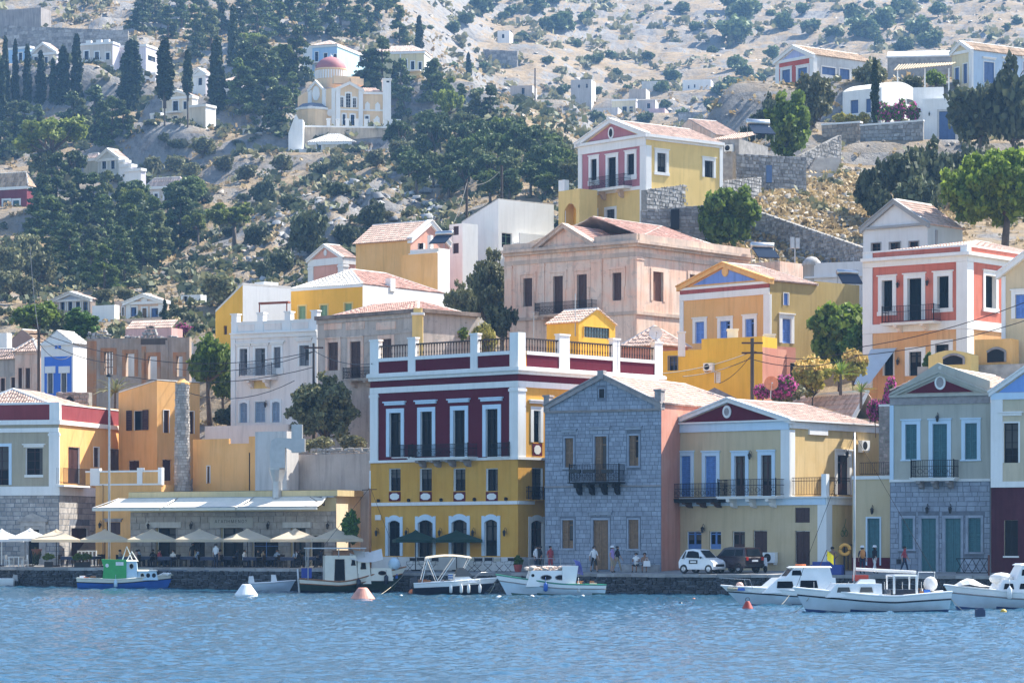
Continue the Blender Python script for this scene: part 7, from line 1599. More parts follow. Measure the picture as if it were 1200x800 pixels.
tree('bigolive',381,428,530,98,d=229,label='big grey green olive tree in front of the derelict house',name='olive_tree');tree('green',246,392,480,58,d=246,label='bright green leafy tree left of the white balcony house',name='broadleaf_tree');tree('green',262,425,490,40,d=249,label='smaller green tree tucked behind the white balcony house wall',name='broadleaf_tree')
tree('bigolive',572,286,395,62,d=262,label='tall dark olive tree against the left side of the old mansion',name='olive_tree');tree('bigolive',541,322,400,46,d=258,label='shorter olive tree left of the tall one by the mansion',name='olive_tree');tree('darkbush',588,345,400,46,d=254,label='dark shrub touching the left corner of the old mansion',name='shrub',cat='shrub')
roundtree('umbrella',L_UMB,(463,),7,12,.20,70,66,.22,.3,.5);tree('greenbush',856,208,292,68,d=284,label='round light green tree in front of the rubble retaining walls',name='broadleaf_tree');tree('greenbush',834,222,290,42,d=286,label='narrow dull green tree left of the round light green one',name='broadleaf_tree');tree('greenbush',984,342,436,80,d=229,label='dense fig tree between the mustard rear block and the salmon house',name='fig_tree');tree('fig',1000,380,440,44,d=226,label='low fig foliage at the corner of the salmon house',name='fig_tree')
tree('umbrella',1176,160,300,178,d=252,label='bright green spreading umbrella pine behind the salmon house roof',name='umbrella_pine')
tree('olive',955,80,168,62,d=372,label='dark olive tree in front of the red ochre villa',name='olive_tree');tree('greenbush',921,104,188,66,d=348,label='leafy green tree left of the steps on the right slope',name='broadleaf_tree');tree('olive',1021,66,122,48,d=404,label='silvery olive tree behind the barrel vaulted house',name='olive_tree');tree('darkbush',1148,92,172,80,d=354,label='dark tree over the blue door block',name='broadleaf_tree',cat='tree');tree('darkbush',1188,74,180,74,d=350,label='dark tall tree at the top right edge before the blue grey villa',name='broadleaf_tree',cat='tree')
for x,a,b,w_,l in((1026,176,250,56,'leftmost grey green shrub mass below the stone terrace wall'),(1060,170,250,60,'second grey green shrub mass from left below the terrace wall'),(1094,168,240,56,'third grey green shrub mass from left below the terrace wall'),(1126,160,225,56,'rightmost grey green shrub mass below the blue door block'),(1075,205,262,60,'lower dark shrub behind the grey edged gable roof'),(1030,215,262,40,'lower small shrub beside the dry grass behind the grey edged gable')):tree('darkbush',x,a,b,w_,d=300+(250-b)*.8,label=l,name='shrub',cat='shrub')
for x,w_,l in((1038,22,'left oleander with dark pink flowers by the slim cypress'),(1053,24,'middle oleander with pink flowers on the terrace wall'),(1069,24,'right oleander with pink flowers on the terrace wall')):tree('oleander',x,116,146,w_,d=367,label=l,name='oleander',cat='shrub')
for x,l in((985,'left yellow green plant on the brownish terrace wall'),(998,'middle yellow green plant on the brownish terrace wall'),(1011,'right yellow green plant on the brownish terrace wall')):tree('lightbush',x,131,147,18,d=369,label=l,name='garden_plant',cat='plant')
tree('green',1096,82,112,30,d=398,label='green vine hanging at the right end of the bamboo pergola',name='vine',cat='vine');tree('darkbush',1065,85,118,40,d=400,label='dark planting in the shade under the bamboo pergola',name='shrub',cat='shrub')
tree('pinkbush',917,438,470,42,d=203.5,label='bright pink bougainvillea behind the orange dish',name='bougainvillea',cat='shrub');tree('pinkbush',894,446,472,26,d=204.5,label='small pink bougainvillea left of the orange dish',name='bougainvillea',cat='shrub');tree('yellowtop',952,415,470,66,d=210,label='yellow flowering shrub mound behind the beige roofs',name='flowering_shrub',cat='shrub');tree('yellowtop',1000,408,450,40,d=213,label='dry yellow flower heads left of the salmon house awning',name='flowering_shrub',cat='shrub');tree('bush',925,448,475,50,d=205,label='grey green bush right of the bougainvillea',name='shrub',cat='shrub')
tree('pinkbush',1042,440,490,30,d=196,label='tall pink bougainvillea left of the maroon pediment',name='bougainvillea',cat='shrub');tree('pinkbush',1026,462,500,24,d=198,label='small pink bougainvillea beside the rubble gatepost',name='bougainvillea',cat='shrub');tree('fig',1090,412,440,20,d=214,label='little green plant at the salmon house door',name='potted_plant',cat='plant')
tree('pinkbush',214,378,396,27,d=308,label='pink bougainvillea right of the pink low house',name='bougainvillea',cat='shrub')
tree('green',44,350,404,60,d=318,label='bushy green tree in front of the brown cottage',name='broadleaf_tree');tree('fig',96,360,402,56,d=312,label='darker green tree right of the bushy one above the ruin',name='broadleaf_tree');tree('darkbush',70,362,400,36,d=322,label='dark shrub between the two green trees above the ruin',name='shrub',cat='shrub');tree('darkbush',205,358,385,40,d=350,label='shrub right of the peach cottage',name='shrub',cat='shrub');tree('bush',225,362,385,30,d=345,label='grey bush in front of the tiny white hut',name='shrub',cat='shrub')
for x,a,w_,l in((508,376,36,'left garden shrub behind the roof balustrade'),(535,372,40,'middle garden shrub behind the roof balustrade'),(566,376,40,'right garden shrub behind the roof balustrade')):tree('lightbush' if x!=535 else 'green',x,a,420,w_,d=232,label=l,name='shrub',cat='shrub')
tree('bush',415,508,530,36,d=222,label='dry grey bush at the foot of the big olive',name='shrub',cat='shrub');tree('fig',410,596,640,30,d=209,label='dark bush at the right end of the cafe',name='shrub',cat='shrub');tree('bush',375,510,532,40,d=221,label='low scrub under the big olive tree',name='shrub',cat='shrub');tree('darkbush',268,470,500,40,d=243,label='dark hedge left of the white balcony house',name='hedge',cat='hedge')
def rosette(name,label,cat,x,y,d,n,ln,w_,m,droop,seed,trunk=0):
 t=thing(name,label,cat,P(x,y,d));rs=random.Random(seed);mb0=MB();mb0.tube([(0,0,-1.0),(0,0,.15+trunk)],[.12,.09],6);lpart('trunk',mb0,BARK,t)
 for i in range(n):
  a=rs.uniform(0,6.28);e=rs.uniform(.15,1.35);l=ln*rs.uniform(.7,1.1);mb=MB();prev=None;rows=[]
  for k in range(5):
   q=k/4;r=l*q*math.cos(e)*(1+.2*q);z=trunk+.15+l*(q*math.sin(e)-droop*q*q);ww=w_*(1-q)**.7*(.5+q)if k<4 else.004
   c=Vector((r*math.cos(a),r*math.sin(a),z));s_=Vector((-math.sin(a),math.cos(a),0))*ww;rows.append([c-s_,c-Vector((0,0,ww*.4)),c+s_])
  mb.grid(rows);lpart('leaf',mb,m,t)
 return t
rosette('yucca','spiky green yucca clump left of the salmon house awning','plant',985,446,208,70,1.6,.07,L_GRN,.25,1,.3);rosette('yucca','smaller spiky yucca under the salmon house awning','plant',1009,462,203,40,1.1,.06,L_GRN,.2,2);rosette('palm','low palm with drooping fronds left of the mustard shed roof house','palm',135,468,243,34,2.6,.14,L_OLV,.45,3,.4)
for x,a,b,w_,l in((892,128,165,34,'dark bush on the bare ledge left of the red ochre villa'),(903,112,150,30,'dark bush close to the corner of the red ochre villa'),(880,140,172,30,'grey green bush above the stone shack')):tree('darkbush',x,a,b,w_,d=395,label=l,name='bush',cat='bush')
finish_labels()
def scatter(n,xr,dr,seed,yr=None,power=1.0):
 rs=np.random.RandomState(seed);x=rs.uniform(*xr,n);d=np.exp(rs.uniform(math.log(dr[0]),math.log(dr[1]),n));z=terrain_z(x,d);y=HY-(z-EYE)/d*F
 k=np.ones(n,bool)if yr is None else(y>yr[0])&(y<yr[1]);X=(x-CX)/F*d;return X[k],d[k],z[k],rs
def tufts(name,pts,m,per,size,hz,seed):
 X,D_,Z,rs=pts;n=len(X);s=size*rs.uniform(.5,1.5,n)*np.clip(D_/500,.55,2.2);C=np.repeat(np.stack([X,D_,Z],1),per,0);S=np.repeat(s,per)[:,None]
 C=C+rs.normal(size=C.shape)*S*np.array([.45,.45,.25]);C[:,2]+=S[:,0]*hz*.5
 U=rs.normal(size=C.shape);U/=np.linalg.norm(U,axis=1)[:,None];W=rs.normal(size=C.shape);V=np.cross(U,W);V/=np.linalg.norm(V,axis=1)[:,None]
 o=link(name,quads_mesh(name,C,U*S*.32,V*S*.24,[m]));o['kind']='stuff';return o
tufts('dry_grass',scatter(9000,(-60,1260),(246,900),1),L_DRY,7,.75,.6,1);tufts('hillside_scrub',scatter(3000,(-60,1260),(300,1400),2),L_SCR,16,1.2,.8,2);tufts('low_dark_scrub',scatter(1500,(-60,700),(300,700),3),L_DKG,18,1.3,.8,3);tufts('slope_grass',scatter(3500,(840,1120),(275,345),6),L_DRY,9,.8,.7,6)
def rocks(name,pts,size,m):
 X,D_,Z,rs=pts;n=len(X);s=(size*rs.uniform(.35,1.6,n)*np.clip(D_/450,.5,1.9))[:,None,None]
 base=np.array([[1,0,0],[0,1,0],[-1,0,0],[0,-1,0],[.6,.6,.7],[-.6,.5,.6],[-.3,-.7,.75],[.6,-.5,.5]]);v=base[None]+rs.normal(size=(n,8,3))*.22;v=v*s*np.array([1,1,.8]);a=rs.uniform(0,6.28,n);c,si=np.cos(a)[:,None],np.sin(a)[:,None]
 v=np.stack([v[...,0]*c-v[...,1]*si,v[...,0]*si+v[...,1]*c,v[...,2]],-1)+np.stack([X,D_,Z-.05],1)[:,None]
 fb_=np.array([[0,1,4],[1,5,4],[1,2,5],[2,3,6],[2,6,5],[3,7,6],[3,0,7],[0,4,7],[4,5,6],[4,6,7]]);f=(fb_[None]+(np.arange(n)*8)[:,None,None]).reshape(-1,3).astype(np.int32);k=len(f)
 me=bpy.data.meshes.new(name);me.vertices.add(n*8);me.vertices.foreach_set('co',v.astype(np.float32).ravel());me.loops.add(k*3);me.loops.foreach_set('vertex_index',f.ravel());me.polygons.add(k);me.polygons.foreach_set('loop_start',np.arange(k,dtype=np.int32)*3);me.polygons.foreach_set('loop_total',np.full(k,3,dtype=np.int32));me.update(calc_edges=True);me.materials.append(m);o=link(name,me);o['kind']='stuff'
ROCKM=mat('pale_limestone',(.36,.32,.27),.95,var=.25,scale=1.0,island=.4)
rocks('hillside_stones',scatter(5000,(-60,1260),(300,1500),4),.34,ROCKM);rocks('slope_rubble',scatter(2600,(850,1060),(272,350),5),.55,ROCKM);rocks('crag_boulders',scatter(500,(290,520),(395,520),7),.7,mat('crag_rock',(.28,.28,.28),.95,var=.35,scale=.6,bump=.8,bscale=2,island=.3))
def V3(*a):return Vector(a)
SKIN=mat('skin',(.42,.24,.16),.6,var=.05);SKIN2=mat('tanned_skin',(.26,.14,.09),.6,var=.05);HAIR=mat('dark_hair',(.02,.015,.012),.7)
def col(n,c):return mat(n,c,.85,var=.06)
BODY={}
def body_mesh(pose):
 """one skinned figure: joints, radii and the garment each bone wears (0 skin 1 top 2 sleeve 3 trousers 4 shin 5 shoe)"""
 if pose in BODY:return BODY[pose]
 sit=pose=='sit';hz=.5 if sit else.93
 J={'pel':(0,0,hz),'bel':(0,-.01,hz+.17),'che':(0,.0,hz+.36),'nk':(0,.0,hz+.55),'he':(0,-.02,hz+.66),'top':(0,-.015,hz+.76),'nose':(0,-.125,hz+.655)}
 E=[('pel','bel',1),('bel','che',1),('che','nk',1),('nk','he',0),('he','top',0),('he','nose',0)]
 Rr_={'pel':.135,'bel':.125,'che':.145,'nk':.055,'he':.095,'top':.07,'nose':.014}
 for s,n in((-1,'l'),(1,'r')):
  st={'stand':0,'walk':.22*s,'sit':0,'hips':0}[pose]
  J['er'+n]=(.098*s,-.01,hz+.66);E.append(('he','er'+n,0));Rr_['er'+n]=.014
  J['sh'+n]=(.185*s,0,hz+.475);E.append(('che','sh'+n,1));Rr_['sh'+n]=.06
  if pose=='hips':el,wr=(.36*s,.08,hz+.24),(.19*s,-.03,hz+.08)
  elif sit:el,wr=(.23*s,-.08,hz+.2),(.14*s,-.32,hz+.22)
  else:el,wr=(.23*s,.03-st*.5,hz+.2),(.24*s,-.06-st*.8,hz-.05)
  J['el'+n],J['wr'+n]=el,wr;E+=[('sh'+n,'el'+n,2),('el'+n,'wr'+n,0)];Rr_['el'+n]=.042;Rr_['wr'+n]=.028
  d=(Vector(wr)-Vector(el)).normalized();side=d.cross(V3(0,1,.2)if not sit else V3(0,0,1)).normalized();nr=d.cross(side)
  J['pm'+n]=tuple(Vector(wr)+d*.05);E.append(('wr'+n,'pm'+n,0));Rr_['pm'+n]=.026
  for k in range(4):
   a=Vector(wr)+d*.08+side*(k-1.5)*.019;b=a+d*(.035,.042,.04,.03)[k]+nr*.012;c=b+d*.022+nr*.02
   for q,p in(('a',a),('b',b),('c',c)):J[f'f{n}{k}{q}']=tuple(p);Rr_[f'f{n}{k}{q}']=.0085
   E+=[('pm'+n,f'f{n}{k}a',0),(f'f{n}{k}a',f'f{n}{k}b',0),(f'f{n}{k}b',f'f{n}{k}c',0)]
  a=Vector(wr)+d*.03+side*.035;b=a+d*.035+side*.015+nr*.012;J[f't{n}a'],J[f't{n}b']=tuple(a),tuple(b);Rr_[f't{n}a']=.011;Rr_[f't{n}b']=.009;E+=[('wr'+n,f't{n}a',0),(f't{n}a',f't{n}b',0)]
  J['hp'+n]=(.095*s,0,hz-.04);Rr_['hp'+n]=.095;E.append(('pel','hp'+n,3))
  if sit:kn,an=(.13*s,-.44,.5),(.13*s,-.42,.09)
  else:kn,an=(.11*s,-.03-st*.7 if st<0 else-.03-st*.5,.5),(.11*s,-st*1.1+.02,.09+(.05 if st<0 else 0))
  J['kn'+n],J['an'+n]=kn,an;J['to'+n]=(an[0],an[1]-.17,.035);Rr_['kn'+n]=.062;Rr_['an'+n]=.042;Rr_['to'+n]=.036;E+=[('hp'+n,'kn'+n,3),('kn'+n,'an'+n,4),('an'+n,'to'+n,5)]
 ks=list(J);ix={k:i for i,k in enumerate(ks)}
 me=bpy.data.meshes.new('skeleton');me.from_pydata([J[k]for k in ks],[(ix[a],ix[b])for a,b,_ in E],[])
 ob=bpy.data.objects.new('skeleton',me);COL.objects.link(ob);ob.modifiers.new('s','SKIN');sk=me.skin_vertices[0].data
 for k in ks:sk[ix[k]].radius=(Rr_[k],)*2
 sk[ix['pel']].use_root=True;ss=ob.modifiers.new('u','SUBSURF');ss.levels=ss.render_levels=1
 m=bpy.data.meshes.new_from_object(ob.evaluated_get(bpy.context.evaluated_depsgraph_get()));bpy.data.objects.remove(ob);m.name='body'
 seg=[(Vector(J[a]),Vector(J[b]),g,(Rr_[a]+Rr_[b])/2)for a,b,g in E];m.materials.clear()
 for i in range(6):m.materials.append(SKIN)
 for p in m.polygons:
  c=p.center;best=9
  for a,b,g,r in seg:
   ab=b-a;t=max(0,min(1,(c-a).dot(ab)/ab.length_squared));dd=(c-(a+ab*t)).length-r
   if dd<best:best,p.material_index=dd,g
  p.use_smooth=True
 BODY[pose]=(m,hz);return BODY[pose]
def person(label,loc,pose='stand',rz=0,top=None,trousers=None,skin=None,long_=False,sleeve=True,hat=None,scale=1.0,bag=None,group=None,shoe=None,hairc=None):
 m,hz=body_mesh(pose);t=thing('person',label,'person',loc,rz,group);t.scale=(scale,)*3;b=link('body',m,t);skin=skin or SKIN;top=top or skin;trousers=trousers or col('navy_cloth',(.02,.03,.06))
 for i,mm in enumerate((skin,top,top if sleeve else skin,trousers,trousers if long_ else skin,shoe or col('dark_shoes',(.03,.025,.02)))):b.material_slots[i].link='OBJECT';b.material_slots[i].material=mm
 mb=MB();mb.lathe([(.112,-.01),(.118,.05),(.10,.10),(.06,.13),(0,.14)],(0,.015,hz+.66),10);lpart('hair',mb,hairc or HAIR,t,smooth=True)
 for s in(-1,1):mb=MB();mb.ball((.036*s,-.098,hz+.685),.013,k=6,h=4);lpart('eye',mb,HAIR,t)
 mb=MB();mb.ball((0,-.098,hz+.61),.026,.012,.008,k=6,h=4);lpart('mouth',mb,mat('lips',(.30,.10,.08)),t)
 if hat:mb=MB();mb.lathe([(.17,.05),(.17,.06),(.125,.07),(.12,.15),(.08,.18),(0,.185)],(0,0,hz+.66),12);lpart('hat',mb,hat,t,smooth=True)
 return t
WSH=col('white_shirt',(.72,.72,.72));NAVY=col('navy_cloth',(.02,.03,.06));PURP=col('lilac_top',(.32,.22,.46));BLK=col('black_cloth',(.015,.015,.018));REDS=col('red_cloth',(.36,.05,.06));KHK=col('khaki_cloth',(.36,.29,.2));ROYAL=col('royal_blue_shorts',(.03,.07,.40));GRNS=col('sage_shirt',(.28,.33,.22));PINKS=col('pale_pink_shirt',(.5,.33,.3));BLUS=col('sky_blue_shirt',(.28,.40,.58))
def qp(px,back):return Q(px,back)
person('man in white short sleeved shirt and dark shorts walking past the stone house door',qp(696,2.6),'walk',.5,WSH,BLK)
person('woman with white cap and lilac top beside the stone house',qp(717.5,2.4),'stand',.9,PURP,KHK,sleeve=False,hat=WSH)
person('person in black clothes behind the woman with the white cap',qp(723.5,3.0),'walk',1.2,BLK,KHK,long_=True)
BN=MB();a=Q(742,3.4);BN.box(-1.3,1.3,-.22,.22,-.0,.5);o=solo('stone_bench',BN,mat('bench_stone',(.3,.3,.31),.9,var=.2),'low grey stone bench along the wall of the stone house','bench',loc=(0,0,0));o.location=Q(751,3.6);o.rotation_euler=(0,0,-.5)
c,s_=math.cos(-.5),math.sin(-.5)
person('man in a white vest sitting on the stone bench',Q(745.5,3.0),'sit',-.3,WSH,BLK,SKIN2,sleeve=False);person('bare chested man sitting on the stone bench with a white bag',Q(755.5,2.9),'sit',-.1,None,BLK,SKIN2)
bg_=MB();bg_.prism([(-.24,0,0),(.24,0,0),(.2,0,.36),(-.2,0,.36)],(0,.14,0));bg_.tube([(-.1,.07,.36),(-.08,.07,.5),(.08,.07,.5),(.1,.07,.36)],.012,5);o=solo('shopping_bag',bg_,WSH,'white bag on the lap of the bare chested man','bag',loc=(0,0,0));o.location=Q(758,2.35)+V3(0,0,.42)
person('woman in white top and dark trousers at the yellow house doorway',qp(628,3.0),'stand',1.0,WSH,NAVY,long_=True);person('person in dark clothes facing the woman at the yellow house doorway',qp(633,3.3),'stand',-1.2,BLK,BLK,long_=True);person('person in a red top and red trousers by the corner of the stone house',qp(645,3.2),'stand',.6,REDS,REDS,long_=True)
person('bare chested man in royal blue shorts with hands on hips, back turned',Q(975.5,1.6),'hips',3.0,None,ROYAL,SKIN2);person('person in dark clothes carrying an orange bag behind the mast',Q(1010.5,2.4),'stand',2.8,NAVY,NAVY,long_=True,hat=WSH)
o=MB();o.ball((0,0,0),.17,.12,.3,8,6);ob=solo('shoulder_bag',o,mat('orange_cloth',(.62,.24,.07),.8),'orange bag on the back of the person behind the mast','bag',smooth=True,loc=(0,0,0));ob.location=Q(1011,2.1)+V3(0,0,1.25)
person('woman with white sun hat in a dark top by the teal door',Q(1025,3.0),'walk',2.2,BLK,WSH,hat=WSH,long_=True);person('person in a dark red jacket walking past the stone ground floor',Q(1060,2.8),'walk',1.3,REDS,NAVY,long_=True)
o=MB();o.box(-.12,.12,-.2,.2,0,.3);o.tube([(0,-.1,.3),(0,-.06,.45),(0,.06,.45),(0,.1,.3)],.012,5);ob=solo('hand_bag',o,BLK,'dark hand bag held by the person in the dark red jacket','bag',loc=(0,0,0));ob.location=Q(1053.5,2.6)+V3(0,0,.62)
CAN=cloth('cream_canvas',(.84,.72,.54),.5);CANW=cloth('white_canvas',(.80,.79,.77),.3);CANG=cloth('dark_green_canvas',(.012,.05,.035),.15)
def umbrella(label,px,back,canvas,half=1.75,h=2.75,rise=.72,group=None,rz=.12,poles=IRON):
 t=thing('parasol',label,'parasol',Q(px,back),rz,group);mb=MB();zr=h-rise;c=[V3(-half,-half,zr),V3(half,-half,zr),V3(half,half,zr),V3(-half,half,zr)]
 for i in range(4):
  a,b=c[i],c[(i+1)%4];rows=[]
  for k in range(5):
   u=k/4;top=V3(0,0,h);p,q=a.lerp(top,u),b.lerp(top,u);sag=-.10*math.sin(math.pi*u)
   rows.append([p.lerp(q,j/4)+V3(0,0,sag*math.sin(math.pi*j/4))for j in range(5)])
  mb.grid(rows);mb.quad(a-V3(0,0,.2),b-V3(0,0,.2),b,a)
 lpart('canopy',mb,canvas,t);mb=MB();mb.tube([(0,0,0),(0,0,h+.1)],.035,6);lpart('pole',mb,poles,t);mb=MB();mb.box(-.3,.3,-.3,.3,0,.09);lpart('base',mb,IRON,t)
 for p in c:mb=MB();mb.tube([p-V3(0,0,.02),(0,0,h-.05)],.016,4);lpart('rib',mb,WOODT,t)
 mb=MB();mb.lathe([(.12,h-.08),(.3,h-.13),(.02,h+.08),(0,h+.1)],(0,0,0),8);lpart('vent_cap',mb,canvas,t);return t
umbrella('leftmost white parasol on the cafe terrace, cut by the left edge',2,3,CANW,1.6,group='cafe parasols',poles=PLASW);umbrella('white parasol second from the left edge of the cafe terrace',35,3.2,CANW,1.5,2.8,group='cafe parasols')
for i,(x,n)in enumerate(((66,'first'),(123,'second'),(178,'third'),(234,'fourth'),(290,'fifth'),(346,'sixth'),(394,'rightmost'))):umbrella(f'{n} cream parasol counted from the left on the cafe terrace',x,3.2,CAN,1.78,2.72,group='cafe parasols')
umbrella('dark green parasol left of two in front of the burgundy house',487,3.4,CANG,1.5,2.75,.6);umbrella('dark green parasol right of two in front of the burgundy house',535,3.4,CANG,1.6,2.75,.6)
DKW=mat('dark_cafe_wood',(.03,.022,.018),.6,var=.2);
def chair_parts(t,m,seatm):
 mb=MB();mb.box(-.22,.22,-.22,.22,.43,.47);lpart('seat',mb,seatm,t);mb=MB();mb.box(-.22,.22,.2,.235,.55,.88);lpart('backrest',mb,seatm,t)
 for x,y,h in((-.2,-.2,.43),(.2,-.2,.43),(-.2,.21,.9),(.2,.21,.9)):mb=MB();mb.box(x-.02,x+.02,y-.02,y+.02,0,h);lpart('leg',mb,m,t)
CH0=thing('cafe_chair','','chair',(0,0,0),0,'chairs on the cafe terrace');chair_parts(CH0,DKW,DKW)
TB0=thing('cafe_table','','table',(0,0,0),0,'tables on the cafe terrace');mb=MB();mb.box(-.55,.55,-.42,.42,.72,.75);lpart('table_top',mb,mat('table_cloth',(.55,.56,.60),.8),TB0);mb=MB();mb.box(-.56,.56,-.43,-.425,.5,.745);mb.box(-.56,.56,.425,.43,.5,.745);lpart('cloth_overhang',mb,mat('dark_table_cloth',(.04,.05,.09),.9),TB0,stuff=True)
for x in(-.48,.48):
 for y in(-.36,.36):mb=MB();mb.box(x-.025,x+.025,y-.025,y+.025,0,.72);lpart('leg',mb,DKW,TB0)
cols=[WSH,GRNS,BLK,NAVY,PINKS,BLUS,REDS,KHK];cn=['white','sage green','black','navy','pale pink','sky blue','red','khaki'];first=True;rp=random.Random(12)
TX_=(82,108,150,172,196,222,246,268,296,318,340,366)
for i,x in enumerate(TX_):
 nm=ORD[i]if i<8 else['fourth from right','third from right','second from right','rightmost'][i-8];bk=3.0+(.9 if i%2 else 0);loc=Q(x,bk);rz=-.45;lab=f'{nm} cafe table on the quay terrace'
 if first:tb=TB0;tb.location=loc;tb.rotation_euler=(0,0,rz);tb['label']=lab
 else:tb=dup(TB0,loc,rz,lab)
 for k,(dx,dy,r)in enumerate(((-.75,.1,math.pi/2),(.75,0,-math.pi/2),(.1,.65,0))):
  p=loc+V3(dx*math.cos(rz)-dy*math.sin(rz),dx*math.sin(rz)+dy*math.cos(rz),0);lab=f'dark cafe chair at the {("left", "right", "back")[k]} of the {nm} cafe table'
  if first:CH0.location=p;CH0.rotation_euler=(0,0,rz+r);CH0['label']=lab;first=False
  else:dup(CH0,p,rz+r,lab)
  if i>1 and(i*3+k)%5 not in(0,3):q=rp.randrange(8);person(f'diner in {cn[q]} seated {("left", "right", "behind")[k]} at the {nm} cafe table',p+V3(0,0,-.03),'sit',rz+r,cols[q],NAVY,group='diners on the cafe terrace',long_=True,skin=SKIN2 if q%2 else SKIN)
person('waiter in black with a white cloth standing between the cafe tables',Q(226,4.6),'stand',.2,BLK,BLK,long_=True);person('person in white shirt standing by the cafe tables',Q(253,2.2),'stand',2.6,WSH,NAVY,long_=True)
t=thing('plastic_table','white plastic table at the left end of the terrace','table',Q(19,2.4),-.4);mb=MB();mb.box(-.5,.5,-.4,.4,.7,.74);lpart('table_top',mb,PLASW,t)
for x in(-.42,.42):
 for y in(-.32,.32):mb=MB();mb.box(x-.03,x+.03,y-.03,y+.03,0,.7);lpart('leg',mb,PLASW,t)
for x,r,l in((10,1.4,'white plastic chair left of the white table'),(29,-1.2,'white plastic chair right of the white table')):t=thing('plastic_chair',l,'chair',Q(x,2.3),r);chair_parts(t,PLASW,PLASW)
t=thing('potted_shrub','dark bushy shrub in a terracotta pot between the white parasols and first cream one','potted plant',Q(43,2.2));mb=MB();mb.lathe([(.24,0),(.36,.62),(.4,.64),(.4,.72),(.3,.7)],(0,0,0),10);lpart('pot',mb,mat('terracotta_pot',(.22,.09,.06),.8),t);link('foliage',PROTO['darkbush'][0][0],t).scale=(.2,.2,.5);t.children[-1].location=(0,0,.6)
t=thing('white_balustrade','short white wooden balustrade behind the cafe tables at left','railing',Q(102,6.5),-.5);
for z in(.45,1.0):mb=MB();mb.box(-.9,.9,-.04,.04,z,z+.09);lpart('rail',mb,PLASW,t)
for i in range(6):mb=MB();x=-.85+i*.34;mb.box(x-.05,x+.05,-.03,.03,0,1.0);lpart('post',mb,PLASW,t)
for i,x in enumerate((57,92,101)):t=thing('planter',('left','middle','right')[i]+' green planter bush among the cafe tables','potted plant',Q(x,1.6));mb=MB();mb.box(-.3,.3,-.2,.2,0,.4);lpart('tub',mb,DKW,t);o=link('foliage',PROTO['green'][0][0],t);o.scale=(.22,.2,.17);o.location=(0,0,.2)
DIR=mat('director_canvas',(.5,.47,.38),.9)
for i,x in enumerate((482,494,508,552,560,572,584,597)):
 t=thing('folding_chair',f'{ORD[i] if i < 7 else "rightmost"} dark folding director chair in front of the golden house','chair',Q(x,2.6+(i%2)*.7),rp.uniform(-.6,.6),'director chairs');cm=DIR if i in(6,3)else BLK
 mb=MB();mb.box(-.25,.25,-.2,.2,.45,.47);lpart('seat',mb,cm,t);mb=MB();mb.box(-.25,.25,.2,.22,.7,.92);lpart('backrest',mb,cm,t)
 for s in(-1,1):
  mb=MB();mb.tube([(-.25*s,-.18,0),(.25*s,-.18,.46)],.018,4);lpart('leg',mb,DKW,t);mb=MB();mb.tube([(.26*s,-.2,.46),(.26*s,-.2,.66),(.26*s,.21,.66),(.26*s,.21,.95)],.018,4);lpart('arm',mb,DKW,t)
t=thing('flower_pots','red flower pot with leafy plant at the corner of the golden house','potted plant',Q(607,2.4));mb=MB();mb.lathe([(.2,0),(.3,.45),(.3,.5)],(0,0,0),10);lpart('pot',mb,mat('red_pot',(.34,.06,.05),.7),t);o=link('foliage',PROTO['fig'][0][0],t);o.scale=(.2,.2,.17);o.location=(0,0,.3)
WLZ=0.0
def wd(y):return EYE*F/(y-HY)
def hull(t,L_,B,zb,zm,zs,mats,stern=.6,draft=.35,flare=.75,stripe=None,name='hull',rail=None,deckm=None,bulw=.12,bowp=1.7,rake=.55):
 """lofted hull, bow at +x: mats = bottom, topsides, top strake"""
 n,m=22,9;rows=[];sheer=[]
 for i in range(n+1):
  u=i/n;b=B/2*(1-max(0,(u-.42)/.58)**bowp)*(1-(1-stern)*max(0,(.42-u)/.42)**1.8);z=zs+(zm-zs)*min(1,u/.4)-0*(u)if u<.4 else zm+(zb-zm)*((u-.4)/.6)**1.7
  x0=-L_/2+(L_-rake*(zb+.25))*u;r=[]
  for j in range(m+1):
   v=j/m;y=b*(math.sin(v*math.pi/2)**flare);zz=-draft*(1-.5*u**3)+(z+draft*(1-.5*u**3))*(v**1.15);xx=x0+(rake*(zz+draft)*max(0,u-.75)/.25 if u>.75 else(-.12*(zz+draft)*max(0,.15-u)/.15));r.append((xx,y,zz))
  rows.append(r);sheer.append(V3(*r[-1]))
 mb=MB()
 for sg in(1,-1):
  n0=len(mb.v)
  for r in rows:mb.v+=[(x,y*sg,z)for x,y,z in r]
  for i in range(n):
   for j in range(m):
    q=(n0+i*(m+1)+j,n0+(i+1)*(m+1)+j,n0+(i+1)*(m+1)+j+1,n0+i*(m+1)+j+1);mb.f.append(q if sg<0 else q[::-1]);zc=(rows[i][j][2]+rows[i][j+1][2])/2;mb.m.append(0 if zc<.13 else(2 if j>=m-2 and len(mats)>2 else 1))
 st=rows[0];mb.poly([(x,y,z)for x,y,z in st]+[(x,-y,z)for x,y,z in st[::-1][:-1]],1);h=lpart(name,mb,mats,t,smooth=True)
 mb=MB();mb.grid([[(p.x-.05*(k>.9),p.y*q*.98,p.z-bulw)for q in(-1,-.5,0,.5,1)]for k,p in[(i/n,s)for i,s in enumerate(sheer)]]);lpart('deck',mb,deckm or GELW,t)
 for sg in(1,-1):mb=MB();mb.tube([(p.x,p.y*sg,p.z)for p in sheer],.05,5);lpart('gunwale',mb,rail or WOODT,h)
 if stripe:
  for sg in(1,-1):mb=MB();mb.tube([(p[m-2][0],(p[m-2][1]+.015)*sg,p[m-2][2])for p in rows],.035,4);lpart('rub_stripe',mb,stripe,h)
 return sheer
